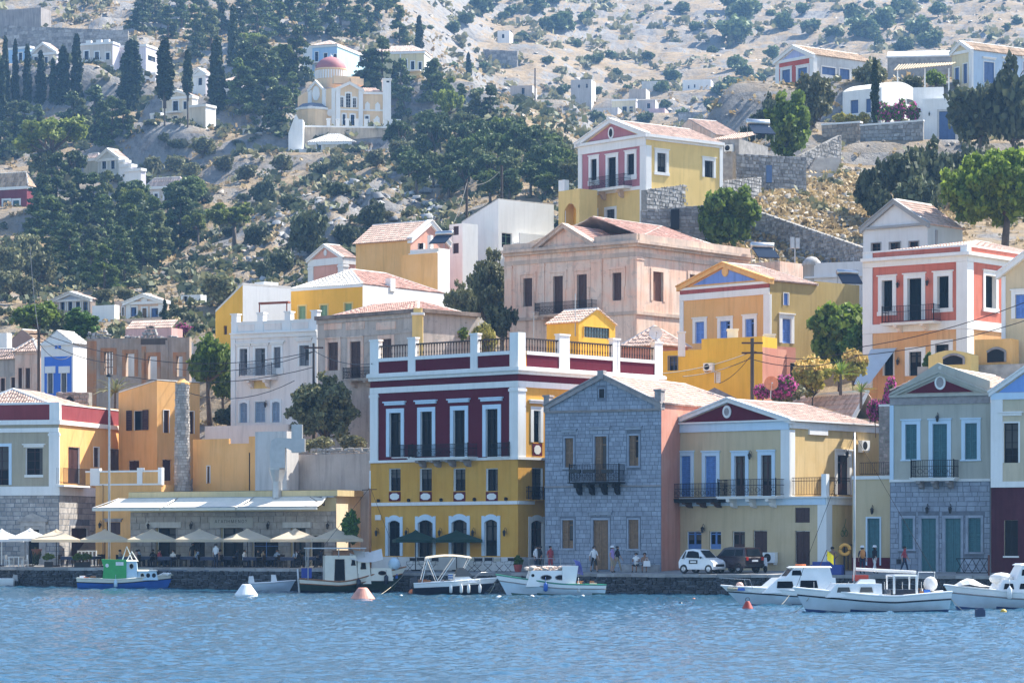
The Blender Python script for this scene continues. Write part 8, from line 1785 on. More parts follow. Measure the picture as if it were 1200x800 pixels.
def boat(name,label,x0,x1,yw,rz=0.0,cat='boat'):
 d=min(wd(yw),qd((x0+x1)/2)-2.6);c=((x0+x1)/2-CX)/F*d;L_=(x1-x0)/F*d/abs(math.cos(rz));return thing(name,label,cat,(c,d,0),rz),L_,d
def cab(t,x0,x1,z0,z1,w0,w1,m,name='cabin',f=.15,a=.0,roof=None):
 mb=MB();mb.hexa([(x0,-w0,z0),(x1,-w0,z0),(x1,w0,z0),(x0,w0,z0),(x0+a,-w1,z1),(x1-f,-w1,z1),(x1-f,w1,z1),(x0+a,w1,z1)]);o=lpart(name,mb,m,t)
 if roof:mb=MB();mb.hexa([(x0+a-.1,-w1-.08,z1),(x1-f+.12,-w1-.08,z1),(x1-f+.12,w1+.08,z1),(x0+a-.1,w1+.08,z1),(x0+a-.05,-w1+.1,z1+.09),(x1-f,-w1+.1,z1+.09),(x1-f,w1-.1,z1+.09),(x0+a-.05,w1-.1,z1+.09)]);lpart('roof',mb,roof,o)
 return o
def pane(o,x0,x1,z0,z1,y0,y1=None,oval=False,m=None,rim=None):
 """window on the near (-y) and far side of a cabin"""
 y1=y0 if y1 is None else y1
 for s in(-1,1):
  mb=MB();k=14;c=((x0+x1)/2,(z0+z1)/2);yy=(y0+y1)/2+.012
  pts=[(c[0]+(x1-x0)/2*math.cos(2*math.pi*i/k),s*yy,c[1]+(z1-z0)/2*math.sin(2*math.pi*i/k))for i in range(k)]if oval else[(x0,s*(y0+.012),z0),(x1,s*(y0+.012),z0),(x1-.06,s*(y1+.012),z1),(x0+.06,s*(y1+.012),z1)]
  mb.prism(pts,(0,.01*s,0));lpart('window',mb,m or GLASS,o)
  if rim:mb=MB();mb.tube(pts+pts[:1],.03,4,cap=False);lpart('window_rim',mb,rim,o)
def outboard(t,x,m,z=.6,s=1.0,y=0.0):
 mb=MB();mb.hexa([(x-.32*s,y-.17*s,z),(x+.18*s,y-.17*s,z),(x+.18*s,y+.17*s,z),(x-.32*s,y+.17*s,z),(x-.26*s,y-.13*s,z+.5*s),(x+.08*s,y-.13*s,z+.52*s),(x+.08*s,y+.13*s,z+.52*s),(x-.26*s,y+.13*s,z+.5*s)]);o=lpart('outboard_engine',mb,m,t);mb=MB();mb.box(x-.16*s,x+.06*s,y-.06*s,y+.06*s,z-.9*s,z);lpart('engine_leg',mb,RUBBER,o)
def fender(t,x,y,z,m,r=.11,l=.42):mb=MB();mb.lathe([(.02,l/2+.1),(.05,l/2+.04),(r,l/2-.06),(r,-l/2+.06),(.04,-l/2),(0,-l/2)],(x,y,z),8);mb.tube([(x,y,z+l/2+.08),(x,y+.05*(1 if y<0 else-1),z+l/2+.4)],.012,4);lpart('fender',mb,m,t,smooth=True)
BLUH=mat('boat_blue_paint',(.03,.13,.46),.35,var=.12,scale=2);GRNB=mat('boat_green_paint',(.04,.36,.10),.4,var=.1);PBLU=mat('boat_pale_blue',(.50,.66,.76),.4,var=.06);HULW=mat('shaded_white_hull',(.56,.67,.74),.35,var=.10,scale=1.6);CRM=mat('boat_cream',(.74,.70,.58),.4,var=.05);DKG=mat('boat_dark_green',(.02,.045,.03),.4,var=.2);NVY=mat('boat_navy',(.012,.015,.03),.25);VARN=mat('varnished_wood',(.30,.13,.05),.35,var=.2,scale=5);ANTIF=mat('antifouling_blue',(.03,.07,.2),.6);REDB=mat('boat_red',(.42,.05,.03),.5,var=.15);ORNG=mat('buoy_orange',(.62,.16,.05),.5);GREEN2=mat('boat_green_trim',(.02,.20,.13),.4)  # hull topsides: white paint with water-lit blue shade put into the colour
def bow_cloth(t,pts,m,name='canvas_cover',th=.02):mb=MB();mb.grid(pts);lpart(name,mb,m,t)
t,L_,d=boat('fishing_boat','blue hulled fishing boat with a bright green wheelhouse in front of the cafe',93,204,689,.1);h=L_/2
hull(t,L_,2.3,1.15,.75,.85,[ANTIF,BLUH,CRM],.55,rail=CRM,stripe=NVY,bowp=1.9)
mb=MB();mb.prism([(-h*.5,-.85,.7),(h*.0,-.85,.7),(h*.0,-.85,2.15),(-h*.52,-.85,2.2),(-h*.47,-.85,1.6)],(0,1.7,0));o=lpart('wheelhouse',mb,GRNB,t);o2=cab(t,-h*.04,h*.24,.7,2.05,.8,.72,PBLU,'wheelhouse_front',.1,roof=CRM);pane(o2,h*.06,h*.15,1.5,1.9,.75,oval=True,rim=CRM);mb=MB();mb.box(-h*.22,-h*.06,-.875,-.86,1.75,2.0);lpart('name_board',mb,PLASW,o);mb=MB();disc(mb,Face((0,-.86),(1,0)),-h*.4,1.75,.12,.14,0,.02,12);lpart('porthole',mb,PLASW,o)
o3=cab(t,h*.24,h*.66,.7,1.35,.75,.66,PBLU,'cabin',.15,roof=CRM)
for i in range(3):pane(o3,h*(.29+.12*i),h*(.29+.12*i)+.28,.88,1.2,.71,oval=True,rim=CRM if i==0 else None)
for a in(-.1,.25):mb=MB();mb.tube([(a-.2,-.2,2.15),(a+.1,0,3.0-a),(a+.5,.2,2.1)],.04,5);lpart('mast_frame',mb,PLASW,t)
fender(t,-h*.22,-1.2,.45,PBLU,.13,.5);rl=rocks0=None
mb=MB();rr=random.Random(2)
for i in range(8):mb.tube([(h*.7+rr.uniform(-.2,.5),-.4+.1*i,1.0),(h*.78+rr.uniform(-.1,.5),-.3+.1*i,1.2),(h*.9,-.2+.05*i,1.1)],.05,5)
lpart('nets',mb,PLASW,t,stuff=True)
t,L_,d=boat('motor_boat','white motor boat cut off by the left edge with a grey outboard',-62,16,688,math.pi);hull(t,L_,1.9,.9,.7,.7,[ANTIF,GELW],.85,rail=GELW);outboard(t,-L_/2-.05,mat('grey_engine',(.3,.3,.3),.4),.55,.9);cab(t,-.5,1,.6,1.0,.6,.5,GELW,'console')
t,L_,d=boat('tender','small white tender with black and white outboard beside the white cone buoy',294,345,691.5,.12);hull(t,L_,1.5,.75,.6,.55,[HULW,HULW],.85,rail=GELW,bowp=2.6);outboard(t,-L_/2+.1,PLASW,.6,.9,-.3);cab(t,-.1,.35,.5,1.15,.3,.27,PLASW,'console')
t,L_,d=boat('trawler','cream and dark green wooden fishing boat with tall brown mast and white canvas',353,475,694,.14);h=L_/2
hull(t,L_,2.6,1.75,.75,.95,[NVY,DKG,CRM],.5,rail=VARN,stripe=VARN,bowp=2.0)
o=cab(t,-h*.56,h*.06,.6,2.5,.95,.88,CRM,'wheelhouse',.1);pane(o,-h*.38,-h*.18,.8,2.25,.92,rim=WOODB);pane(o,h*-.06,h*.02,1.85,2.2,.9,rim=WOODB);o2=cab(t,h*.06,h*.32,.6,2.15,.95,.85,CRM,'cabin',.12);pane(o2,h*.12,h*.22,1.6,2.0,.9,rim=WOODB);o3=cab(t,h*.32,h*.74,.8,1.65,.85,.75,CRM,'trunk',.12);pane(o3,h*.46,h*.6,1.2,1.45,.8,oval=True,rim=WOODB)
mb=MB();mb.box(-h*.92,h*.22,-1.1,1.1,2.95,3.03);lpart('sun_roof',mb,cloth('grey_awning',(.62,.64,.64),.2),t)
for x in(-h*.88,-h*.3,h*.18):
 for y in(-1,1):mb=MB();mb.tube([(x,y,2.4 if x>-h*.5 else.9),(x,y,2.95)],.03,4);lpart('roof_post',mb,METALG,t)
cab(t,-h*.4,h*.02,2.5,2.85,.5,.45,VARN,'roof_box');mb=MB();xm=h*.32;mb.tube([(xm,0,.8),(xm,0,7.0)],[.11,.075],8);ms=lpart('mast',mb,VARN,t,smooth=True);mb=MB();mb.tube([(xm,0,7.0),(xm,0,8.2)],.05,6);lpart('mast_top',mb,PLASW,ms);mb=MB();mb.tube([(xm-.55,0,6.9),(xm+.45,0,6.95)],.025,4);lpart('spreader',mb,IRON,ms)
for q in(-h*.95,h*.95):mb=MB();mb.tube([(xm,0,7.1),(q,0,1.4)],.012,4);lpart('stay',mb,IRON,ms)
bow_cloth(t,[[V3(h*(-.08+.62*u),(v-.5)*2.0,3.0-.9*abs(v-.5)*1.6-.25*math.sin(3*u))for v in(0,.25,.5,.75,1)]for u in(0,.25,.5,.75,1)],CANW,'canvas_tent')
mb=MB();mb.ball((h*.78,-.1,1.9),.42,.4,.45);lpart('white_drum',mb,PBLU,t,smooth=True);mb=MB();mb.box(-h*.98,-h*.8,-.5,.5,1.0,1.65);lpart('blue_cover',mb,mat('blue_tarp',(.03,.06,.30),.7),t);mb=MB();mb.tube([(-h*1.02,0,-.3),(-h*1.06,0,1.6)],.06,5);lpart('rudder_post',mb,PLASW,t)
fender(t,h*.07,-1.32,.6,NVY,.15,.6);fender(t,h*.6,-1.02,.85,NVY,.15,.6)
t,L_,d=boat('speedboat','navy and white speedboat with cream bimini and big outboard',486,582,697,.1);h=L_/2;hull(t,L_,2.1,1.1,.85,.75,[NVY,NVY,GELW],.9,rail=GELW,bowp=2.4,rake=.9);outboard(t,-h+.05,NVY,.55,1.15);o=cab(t,-h*.05,h*.5,.8,1.35,.75,.5,GELW,'console',.7);mb=MB();mb.hexa([(-.1,-.7,1.2),(h*.42,-.55,1.2),(h*.42,.55,1.2),(-.1,.7,1.2),(.1,-.55,1.75),(h*.2,-.45,1.75),(h*.2,.45,1.75),(.1,.55,1.75)]);lpart('windscreen',mb,glass('smoked_glass',(.12,.12,.12)),t)
mb=MB();mb.grid([[V3(-h*.72+h*1.08*u,(v-.5)*2,2.35+.14*math.sin(math.pi*u)+.12*math.sin(math.pi*v))for v in(0,.25,.5,.75,1)]for u in(0,.2,.4,.6,.8,1)]);lpart('bimini',mb,CAN,t)
for y in(-.95,.95):
 for p in(((-h*.85,y,.8),(-h*.7,y,2.4)),((-h*.45,y,.8),(-h*.7,y,2.4)),((-h*.45,y,.8),(-.1,y,2.4)),((h*.2,y*.6,1.7),(h*.34,y,2.4))):mb=MB();mb.tube(p,.025,5);lpart('bimini_strut',mb,PLASW,t)
for i,x in enumerate((-.15,.1,.28,.56)):fender(t,h*x,-1.06 if x<.4 else-.86,.4,PLASW,.1,.5)
for i in range(5):mb=MB();mb.box(-.55,-.25,-.9-.004*i,-.892,1.02+.075*i,1.075+.075*i);lpart('flag_stripe',mb,BLUH if i%2 else PLASW,t)
mb=MB();mb.tube([(h*.45,-.5,1.1),(h*.6,-.5,1.45),(h*.95,0,1.5),(h*.6,.5,1.45),(h*.45,.5,1.1)],.02,5);lpart('bow_rail',mb,METALG,t)
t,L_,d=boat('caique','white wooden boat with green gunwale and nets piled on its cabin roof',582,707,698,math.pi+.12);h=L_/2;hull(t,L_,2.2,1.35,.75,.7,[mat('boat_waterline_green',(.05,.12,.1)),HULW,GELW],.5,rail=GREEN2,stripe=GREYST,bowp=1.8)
o=cab(t,-h*.42,h*.48,.6,1.6,.8,.72,GELW,'cabin',.35);pane(o,-h*.27,-h*.07,1.02,1.32,.76,oval=True,rim=GREYST);pane(o,h*.0,h*.2,1.02,1.32,.76,oval=True,rim=GREYST);pane(o,h*.32,h*.38,1.2,1.4,.74,oval=True);mb=MB();mb.prism([(-h*.44,-.8,.6),(-h*.2,-.8,.6),(-h*.2,-.8,1.9),(-h*.5,-.8,1.9)],(0,1.6,0));lpart('stern_screen',mb,GELW,t)
mb=MB();rr=random.Random(8)
for i in range(60):a=(rr.uniform(-h*.25,h*.42),rr.uniform(-.65,.65),1.62+rr.uniform(0,.22));mb.ball(a,rr.uniform(.1,.2),rr.uniform(.08,.16),rr.uniform(.06,.1),6,4)
lpart('nets',mb,mat('pale_nets',(.62,.50,.42),.95,var=.3,scale=9,island=.3),t,stuff=True,smooth=True);bow_cloth(t,[[V3(-h*.45-.3*v-.25*u,-.5+u*.9,2.3-.9*v*v-.1*u)for v in(0,.3,.6,1)]for u in(0,.3,.7,1)],mat('blue_tarp',(.03,.06,.30),.7),'blue_canvas')
for y in(1.0,-1.0):fender(t,h*.12,y,.55,BLUH,.14,.5);fender(t,-h*.5,y*.9,.5,PLASW,.12,.5)
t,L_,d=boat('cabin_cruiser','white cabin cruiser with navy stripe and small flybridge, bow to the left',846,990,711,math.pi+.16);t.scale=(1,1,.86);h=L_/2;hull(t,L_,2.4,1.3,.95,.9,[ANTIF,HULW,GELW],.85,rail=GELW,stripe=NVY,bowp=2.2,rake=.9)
o=cab(t,-h*.8,h*.42,.85,1.75,.95,.75,GELW,'cabin',.9);pane(o,-h*.1,h*.18,1.15,1.55,.88,.8);pane(o,-h*.5,-h*.2,1.15,1.6,.88,.8);o2=cab(t,-h*.75,h*.02,1.75,2.35,.75,.6,GELW,'flybridge',.5,.1,roof=GELW);pane(o2,-h*.25,-h*.08,1.9,2.2,.7,.63);mb=MB();mb.hexa([(h*.02-.1,-.5,1.85),(h*.02-.08,-.5,1.85),(h*.02-.08,.5,1.85),(h*.02-.1,.5,1.85),(h*.02-.4,-.42,2.28),(h*.02-.38,-.42,2.28),(h*.02-.38,.42,2.28),(h*.02-.4,.42,2.28)]);lpart('windscreen',mb,GLASS,t);o3=cab(t,h*.35,h*.62,.95,1.25,.5,.4,GELW,'hatch',.15);pane(o3,h*.4,h*.55,1.0,1.2,.47,.42)
for i in range(5):mb=MB();x=-h*.62-i*.16;mb.prism([(x,-.93,1.2),(x+.09,-.93,1.2),(x+.2,-.83,1.65),(x+.11,-.83,1.65)],(0,.01,0));lpart('vent_slot',mb,BLUH,o)
mb=MB();mb.tube([(h*.55,-.6,1.1),(h*.6,-.6,1.65),(h*1.05,0,1.75),(h*.6,.6,1.65),(h*.55,.6,1.1)],.02,5);lpart('pulpit',mb,METALG,t);mb=MB();mb.ball((h*.72,0,1.3),.2);lpart('round_fender',mb,mat('faded_pink_buoy',(.66,.42,.34),.6),t,smooth=True);mb=MB();mb.lathe([(.16,-.06),(.28,-.06),(.28,.06),(.16,.06)],(-h*.3,-.2,2.5),12);lpart('life_ring',mb,ORNG,t);mb=MB();mb.tube([(-h*.6,0,2.4),(-h*.72,0,3.4)],.02,4);fs=lpart('flag_staff',mb,WOODB,t);mb=MB();mb.grid([[V3(-h*.72-.02-u*.35,.05*math.sin(4*u),3.35-.55*v-.3*u)for v in(0,.5,1)]for u in(0,.3,.6,1)]);lpart('yellow_flag',mb,mat('yellow_flag_cloth',(.75,.60,.02),.9),fs)
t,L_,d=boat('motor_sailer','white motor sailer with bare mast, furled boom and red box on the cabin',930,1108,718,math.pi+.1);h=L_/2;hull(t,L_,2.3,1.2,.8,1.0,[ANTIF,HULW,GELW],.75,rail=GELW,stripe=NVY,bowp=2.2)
o=cab(t,-h*.12,h*.62,.75,1.38,.8,.68,GELW,'cabin',.5);pane(o,h*.3,h*.48,.98,1.22,.75,m=glass('grey_perspex',(.10,.10,.10)));pane(o,0,h*.18,.98,1.22,.75,m=glass('grey_perspex',(.1,.1,.1)));cab(t,-h*.05,h*.2,1.38,1.58,.5,.4,GELW,'coach_roof',.2)
xm=h*.2;mb=MB();mb.tube([(xm,0,1.1),(xm,0,8.4)],[.06,.04],8);ms=lpart('mast',mb,METALG,t,smooth=True);mb=MB();mb.tube([(xm-.05,0,2.05),(-h*.62,0,1.9)],.075,7);lpart('furled_boom',mb,CANW,t)
for q in(h*.98,-h*.98):mb=MB();mb.tube([(xm,0,8.3),(q,0,1.15)],.01,4);lpart('stay',mb,IRON,ms)
mb=MB();mb.box(h*.02,h*.2,-.42,.1,1.5,1.78);lpart('red_box',mb,REDB,t)
for x in(-h*.28,-h*.58):mb=MB();mb.tube([(x,-.75,.9),(x,-.75,1.75),(x,.75,1.75),(x,.75,.9)],.06,5);lpart('spray_hood_frame',mb,GELW,t)
mb=MB();mb.tube([(-h*.28,-.75,1.75),(-h*.58,-.75,1.75)],.05,5);mb.tube([(-h*.28,.75,1.75),(-h*.58,.75,1.75)],.05,5);lpart('spray_hood_rails',mb,GELW,t,stuff=True);mb=MB();mb.box(-h*.62,-h*.24,-.7,.7,.85,1.1);lpart('cockpit_cushions',mb,NVY,t);mb=MB();mb.ball((-h*.82,-.1,1.35),.34,.3,.36,8,6);lpart('white_cover',mb,CANW,t,smooth=True)
mb=MB();mb.tube([(-h*.9,-.7,1.0),(-h*.92,-.7,1.9),(-h*.7,-.7,1.9),(-h*.68,-.7,1.0)],.03,5);lpart('stern_rail',mb,PLASW,t)
for i in range(7):mb=MB();x=h*(.7-.24*i);mb.tube([(x,-.95 if abs(x)<h*.6 else-.7,.8),(x,-.95 if abs(x)<h*.6 else-.7,1.45)],.014,4);lpart('stanchion',mb,METALG,t)
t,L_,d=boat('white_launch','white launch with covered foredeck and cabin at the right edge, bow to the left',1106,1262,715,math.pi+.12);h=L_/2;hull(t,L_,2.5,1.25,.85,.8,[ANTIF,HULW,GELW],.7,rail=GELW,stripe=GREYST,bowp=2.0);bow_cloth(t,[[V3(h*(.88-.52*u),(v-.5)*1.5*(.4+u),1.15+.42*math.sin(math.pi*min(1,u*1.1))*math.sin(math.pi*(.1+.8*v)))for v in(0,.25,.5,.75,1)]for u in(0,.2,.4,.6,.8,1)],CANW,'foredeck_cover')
o=cab(t,-h*.6,h*.3,.8,1.5,.9,.78,GELW,'cabin',.4);pane(o,h*.02,h*.18,1.05,1.32,.85);pane(o,-h*.26,-h*.06,1.05,1.32,.85);o2=cab(t,-h*.6,-h*.02,1.5,2.2,.78,.68,GELW,'wheelhouse',.35,roof=GELW);pane(o2,-h*.25,-h*.1,1.65,2.0,.73);mb=MB();mb.ball((h*.14,0,1.55),.62,.55,.3,10,6);lpart('raft_cover',mb,CANW,t,smooth=True);fender(t,h*.12,1.2,.85,PLASW,.13,.55)
def cone(label,x,yw,w_,h_,m,base=None):
 d=wd(yw);r=w_/F*d/2;hh=h_/F*d;mb=MB();mb.lathe([(r*.7,-.25),(r,.0),(r,hh*.25),(r*.4,hh*.95),(r*.3,hh),(0,hh)],(0,0,0),24,0);t=thing('mooring_buoy',label,'buoy',(((x-CX)/F*d),d,0));lpart('cone',mb,m,t);mb=MB();mb.lathe([(r*1.02,-.05),(r*1.03,.08),(r,.1)],(0,0,0),24);lpart('waterline_band',mb,base or m,t);mb=MB();mb.lathe([(.09,-.02),(.12,0),(.09,.02)],(0,0,hh+.08),8,axis='y');lpart('ring',mb,IRON,t)
cone('white cone mooring buoy with blue waterline left of the trawler',288.5,700,27,16,PLASW,BLUH);cone('faded pink cone mooring buoy in front of the trawler',425,705,29,17,mat('faded_coral_buoy',(.60,.27,.20),.6,var=.15),mat('red_brown_buoy',(.28,.07,.05),.7));cone('small dark red cone buoy with white stripe by the cabin cruiser',876,715,13,11,REDB)
def ball(label,x,y,r_,m):d=wd(y+r_*.6);mb=MB();mb.ball((0,0,0),r_/F*d,k=12,h=8);o=solo('float',mb,m,label,'float',smooth=True,loc=(0,0,0));o.location=((x-CX)/F*d,d,.35*r_/F*d)
ball('orange ball float behind the speedboat outboard',483,693,4.2,ORNG);ball('white ball float in front of the speedboat bow',585,701,5,PLASW);ball('white ball float below the green striped boat',623.5,699,3.3,PLASW);ball('tiny red float near the speedboat bow',561,695,2,REDB);ball('tiny white float left of the orange ball',470,698,2.4,PLASW);ball('dark float on open water right of the harbour steps',797.5,707,3,NVY);ball('orange float near the dark one on open water',813,702,2.5,ORNG);ball('yellow float below the right edge launch',1176,716,4,mat('buoy_yellow',(.55,.36,.04),.5));ball('white float under the stern of the green striped boat',683,698,2.2,PLASW);ball('yellow float beside the blue fishing boat',122,688,2.6,mat('pale_yellow_float',(.6,.5,.2),.5))
d=wd(724);mb=MB();mb.box(-.2,.2,-.2,.2,-.2,.38);mb.box(-.14,.14,-.14,.14,.38,.46);o=solo('square_float',mb,mat('dark_blue_float',(.04,.06,.12),.6),'dark square float in the water below the launch','float',loc=(0,0,0));o.location=((1148.5-CX)/F*d,d,0)
def rope(label,pts,r=.018,m=None,sag=.0,cat='rope',name='mooring_line'):
 a,b=Vector(pts[0]),Vector(pts[1]);mb=MB();mb.tube([a.lerp(b,i/10)-V3(0,0,sag*4*(i/10)*(1-i/10))for i in range(11)],r,4);solo(name,mb,m or ROPE,label,cat)
for l,p,q in(('rope from the trawler bow down to the water',(474,672,203),(445,697,190)),('rope from the speedboat bow to the water',(580,683,187),(571,697,189)),('rope from the motor sailer bow to the water',(948,700,138),(930,717,140)),('rope from the launch bow to the water',(1110,695,142),(1132,717,141)),('rope from the cabin cruiser side to the water',(925,697,150),(908,713,149)),('rope at the stern of the blue fishing boat',(193,678,218),(188,690,219))):rope(l,(P(*p),P(*q)),sag=.1)
CLUT={'fishing_boat':(-3.2,-1.9,.5,.72,1,6),'trawler':(1.8,3.0,.5,.95,2,6),'speedboat':(-2.2,-.6,.6,.7,3,5),'caique':(-3.0,-1.8,.5,.62,4,8),'cabin_cruiser':(1.9,3.0,.35,1.0,5,5),'motor_sailer':(-3.2,-2.0,.6,.85,6,9),'white_launch':(-2.0,1.0,.5,1.45,7,4)}
def clutter(t,x0,x1,w_,z,seed,n=7):
 rs=random.Random(seed);ms=(ROPE,BLUH,PLASW,ORNG,VARN,NVY,GREYST)
 for i in range(n):
  x,y=rs.uniform(x0,x1),rs.uniform(-w_,w_);k=rs.randrange(3);mb=MB()
  if k==0:
   for q in range(3):mb.tube([(x+.16*math.cos(j*.7),y+.16*math.sin(j*.7),z+.04+.05*q)for j in range(10)],.025,4,cap=False)
   lpart('rope_coil',mb,ROPE,t)
  elif k==1:a,b,c=rs.uniform(.12,.26),rs.uniform(.1,.2),rs.uniform(.15,.35);mb.hexa([(x-a,y-b,z),(x+a,y-b,z),(x+a,y+b,z),(x-a,y+b,z),(x-a*.9,y-b*.9,z+c),(x+a*.9,y-b*.9,z+c),(x+a*.9,y+b*.9,z+c),(x-a*.9,y+b*.9,z+c)]);lpart('deck_box',mb,ms[rs.randrange(7)],t)
  else:mb.lathe([(.11,0),(.13,.28),(.14,.3)],(x,y,z),9);lpart('bucket',mb,ms[rs.randrange(7)],t)
for o in[o for o in COL.objects if o.get('category')=='boat']:
 n_=o.name.split('.')[0]
 if n_ in CLUT:clutter(o,*CLUT[n_])
def wheel(t,x,y,r,w_=.17):
 mb=MB();mb.lathe([(r*.55,-w_/2),(r*.92,-w_/2),(r,-w_*.3),(r,w_*.3),(r*.92,w_/2),(r*.55,w_/2)],(x,y,r),16,axis='y');o=lpart('wheel',mb,RUBBER,t,smooth=False)
 mb=MB();s=-1 if y<0 else 1;mb.lathe([(r*.6,s*w_*.44),(r*.5,s*w_*.38),(r*.14,s*w_*.42),(0,s*w_*.42)],(x,y,r),10,axis='y');lpart('rim',mb,METALG,o)
def carbody(t,prof,W,m,taper,zt,wheels,r):
 """side profile lofted across the width, narrowing above the belt line"""
 zmax=max(z for _,z in prof);yy=lambda z:W/2-(taper*((z-zt)/(zmax-zt))if z>zt else.03*abs(z-zt*.6)/zt);k=len(prof);mb=MB()
 for s in(-1,1):mb.poly([(x,s*yy(z),z)for x,z in(prof if s<0 else prof[::-1])])
 for i in range(k):
  (x0,z0),(x1,z1)=prof[i],prof[(i+1)%k];mb.quad((x0,yy(z0),z0),(x1,yy(z1),z1),(x1,-yy(z1),z1),(x0,-yy(z0),z0))
 o=lpart('body',mb,m,t);
 for x in wheels:
  for s in(-1,1):wheel(t,x,s*(W/2-.08),r)
 return o,yy
def sidepane(t,pts,yy,m,name='window',off=.008):
 for s in(-1,1):mb=MB();mb.poly([(x,s*(yy(z)+off),z)for x,z in(pts if s<0 else pts[::-1])]);lpart(name,mb,m,t)
CARW=mat('white_car_paint',(.78,.79,.80),.25,var=.02,spec=.6);CARM=mat('dark_maroon_car_paint',(.022,.007,.01),.25,var=.03,spec=.6);BLK2=mat('black_trim',(.015,.015,.017),.4);CGL=glass('car_glass',(.015,.02,.025));LITE=mat('headlight_glass',(.7,.72,.75),.15);TAIL=mat('tail_lamp_red',(.5,.03,.02),.25)
t=thing('microcar','small white two seat car with a black lettered panel parked on the quay','car',Q(823,1.9),-.62);pr=[(-1.28,.35),(-1.3,.75),(-1.18,1.0),(-.85,1.5),(-.3,1.56),(.15,1.5),(.62,1.02),(1.05,.88),(1.27,.72),(1.32,.45),(1.25,.26),(-1.1,.26)]
o,yy=carbody(t,pr,1.56,CARW,.2,.95,(-.93,.93),.29);sidepane(o,[(-.78,1.02),(.28,.98),(.12,1.36),(-.3,1.44),(-.68,1.42)],yy,CGL);sidepane(o,[(-1.08,.95),(-.92,.95),(-.8,1.42),(-.86,1.42)],yy,BLK2,'pillar_trim');sidepane(o,[(-.52,.62),(.12,.62),(.12,.86),(-.52,.86)],yy,BLK2,'sign_panel');sidepane(o,[(-.42,.69),(.02,.69),(.02,.79),(-.42,.79)],yy,PLASW,'lettering',.012)
mb=MB();mb.quad((.66,-.62,1.0),(.66,.62,1.0),(.2,.55,1.46),(.2,-.55,1.46));mb.v=[(x+.012,y,z+.012)for x,y,z in mb.v];lpart('windscreen',mb,CGL,o);mb=MB();mb.quad((1.30,-.5,.44),(1.30,.5,.44),(1.31,.5,.6),(1.31,-.5,.6));mb.v=[(x+.02,y,z)for x,y,z in mb.v];lpart('grille',mb,BLK2,o);mb=MB();mb.box(1.325,1.35,-.24,.24,.33,.43);lpart('number_plate',mb,PLASW,o);mb=MB();mb.box(.35,.75,-.45,.45,.985,1.0);
for s in(-1,1):mb=MB();mb.ball((1.12,s*.56,.76),.16,.12,.09,8,5);lpart('headlight',mb,LITE,t,smooth=True);mb=MB();mb.ball((.42,s*.86,1.02),.06,.09,.08,6,4);lpart('mirror',mb,BLK2,t)
t=thing('parked_suv','dark maroon small off road car parked behind the white two seat car, rear in view','car',Q(862,3.3),2.25);pr=[(-1.75,.42),(-1.78,.95),(-1.72,1.05),(-1.55,1.6),(-.2,1.66),(.35,1.58),(.85,1.08),(1.65,.95),(1.75,.7),(1.72,.4),(1.6,.3),(-1.6,.3)]
o,yy=carbody(t,pr,1.62,CARM,.16,1.0,(-1.1,1.12),.33);sidepane(o,[(-1.5,1.08),(-.75,1.08),(-.75,1.5),(-1.42,1.5)],yy,CGL);sidepane(o,[(-.68,1.08),(.62,1.08),(.3,1.46),(-.68,1.5)],yy,CGL);mb=MB();mb.quad((-1.72,.6,1.1),(-1.72,-.6,1.1),(-1.58,-.52,1.52),(-1.58,.52,1.52));mb.v=[(x-.02,y,z)for x,y,z in mb.v];lpart('rear_window',mb,CGL,o);mb=MB();mb.box(-1.81,-1.79,-.26,.26,.72,.84);lpart('number_plate',mb,PLASW,o)
for s in(-1,1):mb=MB();mb.box(-1.81,-1.7,s*.66-.09,s*.66+.09,.8,1.02);lpart('tail_light',mb,TAIL,t)
mb=MB();mb.box(-1.84,-1.7,-.8,.8,.4,.58);lpart('bumper',mb,BLK2,t)
t=thing('scooter','grey white motor scooter parked under the wall air conditioner','scooter',Q(892,4.0),-1.2);wheel(t,.6,0,.22,.1);wheel(t,-.55,0,.22,.1);mb=MB();mb.prism([(.42,-.16,.35),(.62,-.16,.4),(.48,-.16,.95),(.36,-.16,.95)],(0,.32,0));lpart('leg_shield',mb,mat('scooter_grey',(.5,.52,.54),.35),t);mb=MB();mb.prism([(-.8,-.14,.4),(-.1,-.14,.3),(.4,-.14,.28),(.4,-.14,.34),(.0,-.14,.38),(-.1,-.14,.68),(-.8,-.14,.72)],(0,.28,0));lpart('body',mb,mat('scooter_grey',(.5,.52,.54),.35),t);mb=MB();mb.box(-.75,-.05,-.13,.13,.7,.8);lpart('seat',mb,BLK2,t);mb=MB();mb.tube([(.42,-.32,1.05),(.45,0,1.0),(.42,.32,1.05)],.025,5);lpart('handlebar',mb,BLK2,t)
t=thing('life_ring','orange yellow life ring on a short post by the quay edge','life ring',Q(990,.9)+V3(0,0,1.55));mb=MB();k=18;n0=0;pts=[(.3*math.cos(2*math.pi*i/k),0,.3*math.sin(2*math.pi*i/k))for i in range(k+1)];mb.tube(pts,.11,7,cap=False);lpart('ring',mb,mat('life_ring_orange',(.72,.34,.06),.6),t,smooth=True);mb=MB();mb.tube([(0,.12,-1.55),(0,.12,.3)],.04,6);lpart('post',mb,IRON,t)
mb=MB();mb.box(-1.0,1.0,-.4,.4,0,.62);mb.box(-.9,.2,-.3,.35,.62,.8);o=solo('blue_crate_stack',mb,mat('blue_plastic',(.03,.06,.26),.5,var=.1),'dark blue stacked fish crates at the feet of the bare chested man','crates',loc=(0,0,0));o.location=Q(970,1.0);o.rotation_euler=(0,0,-.4)
f=bei_H.Rf;mb=MB();a=f.sx(988.5);z0=f.zy(621,a)
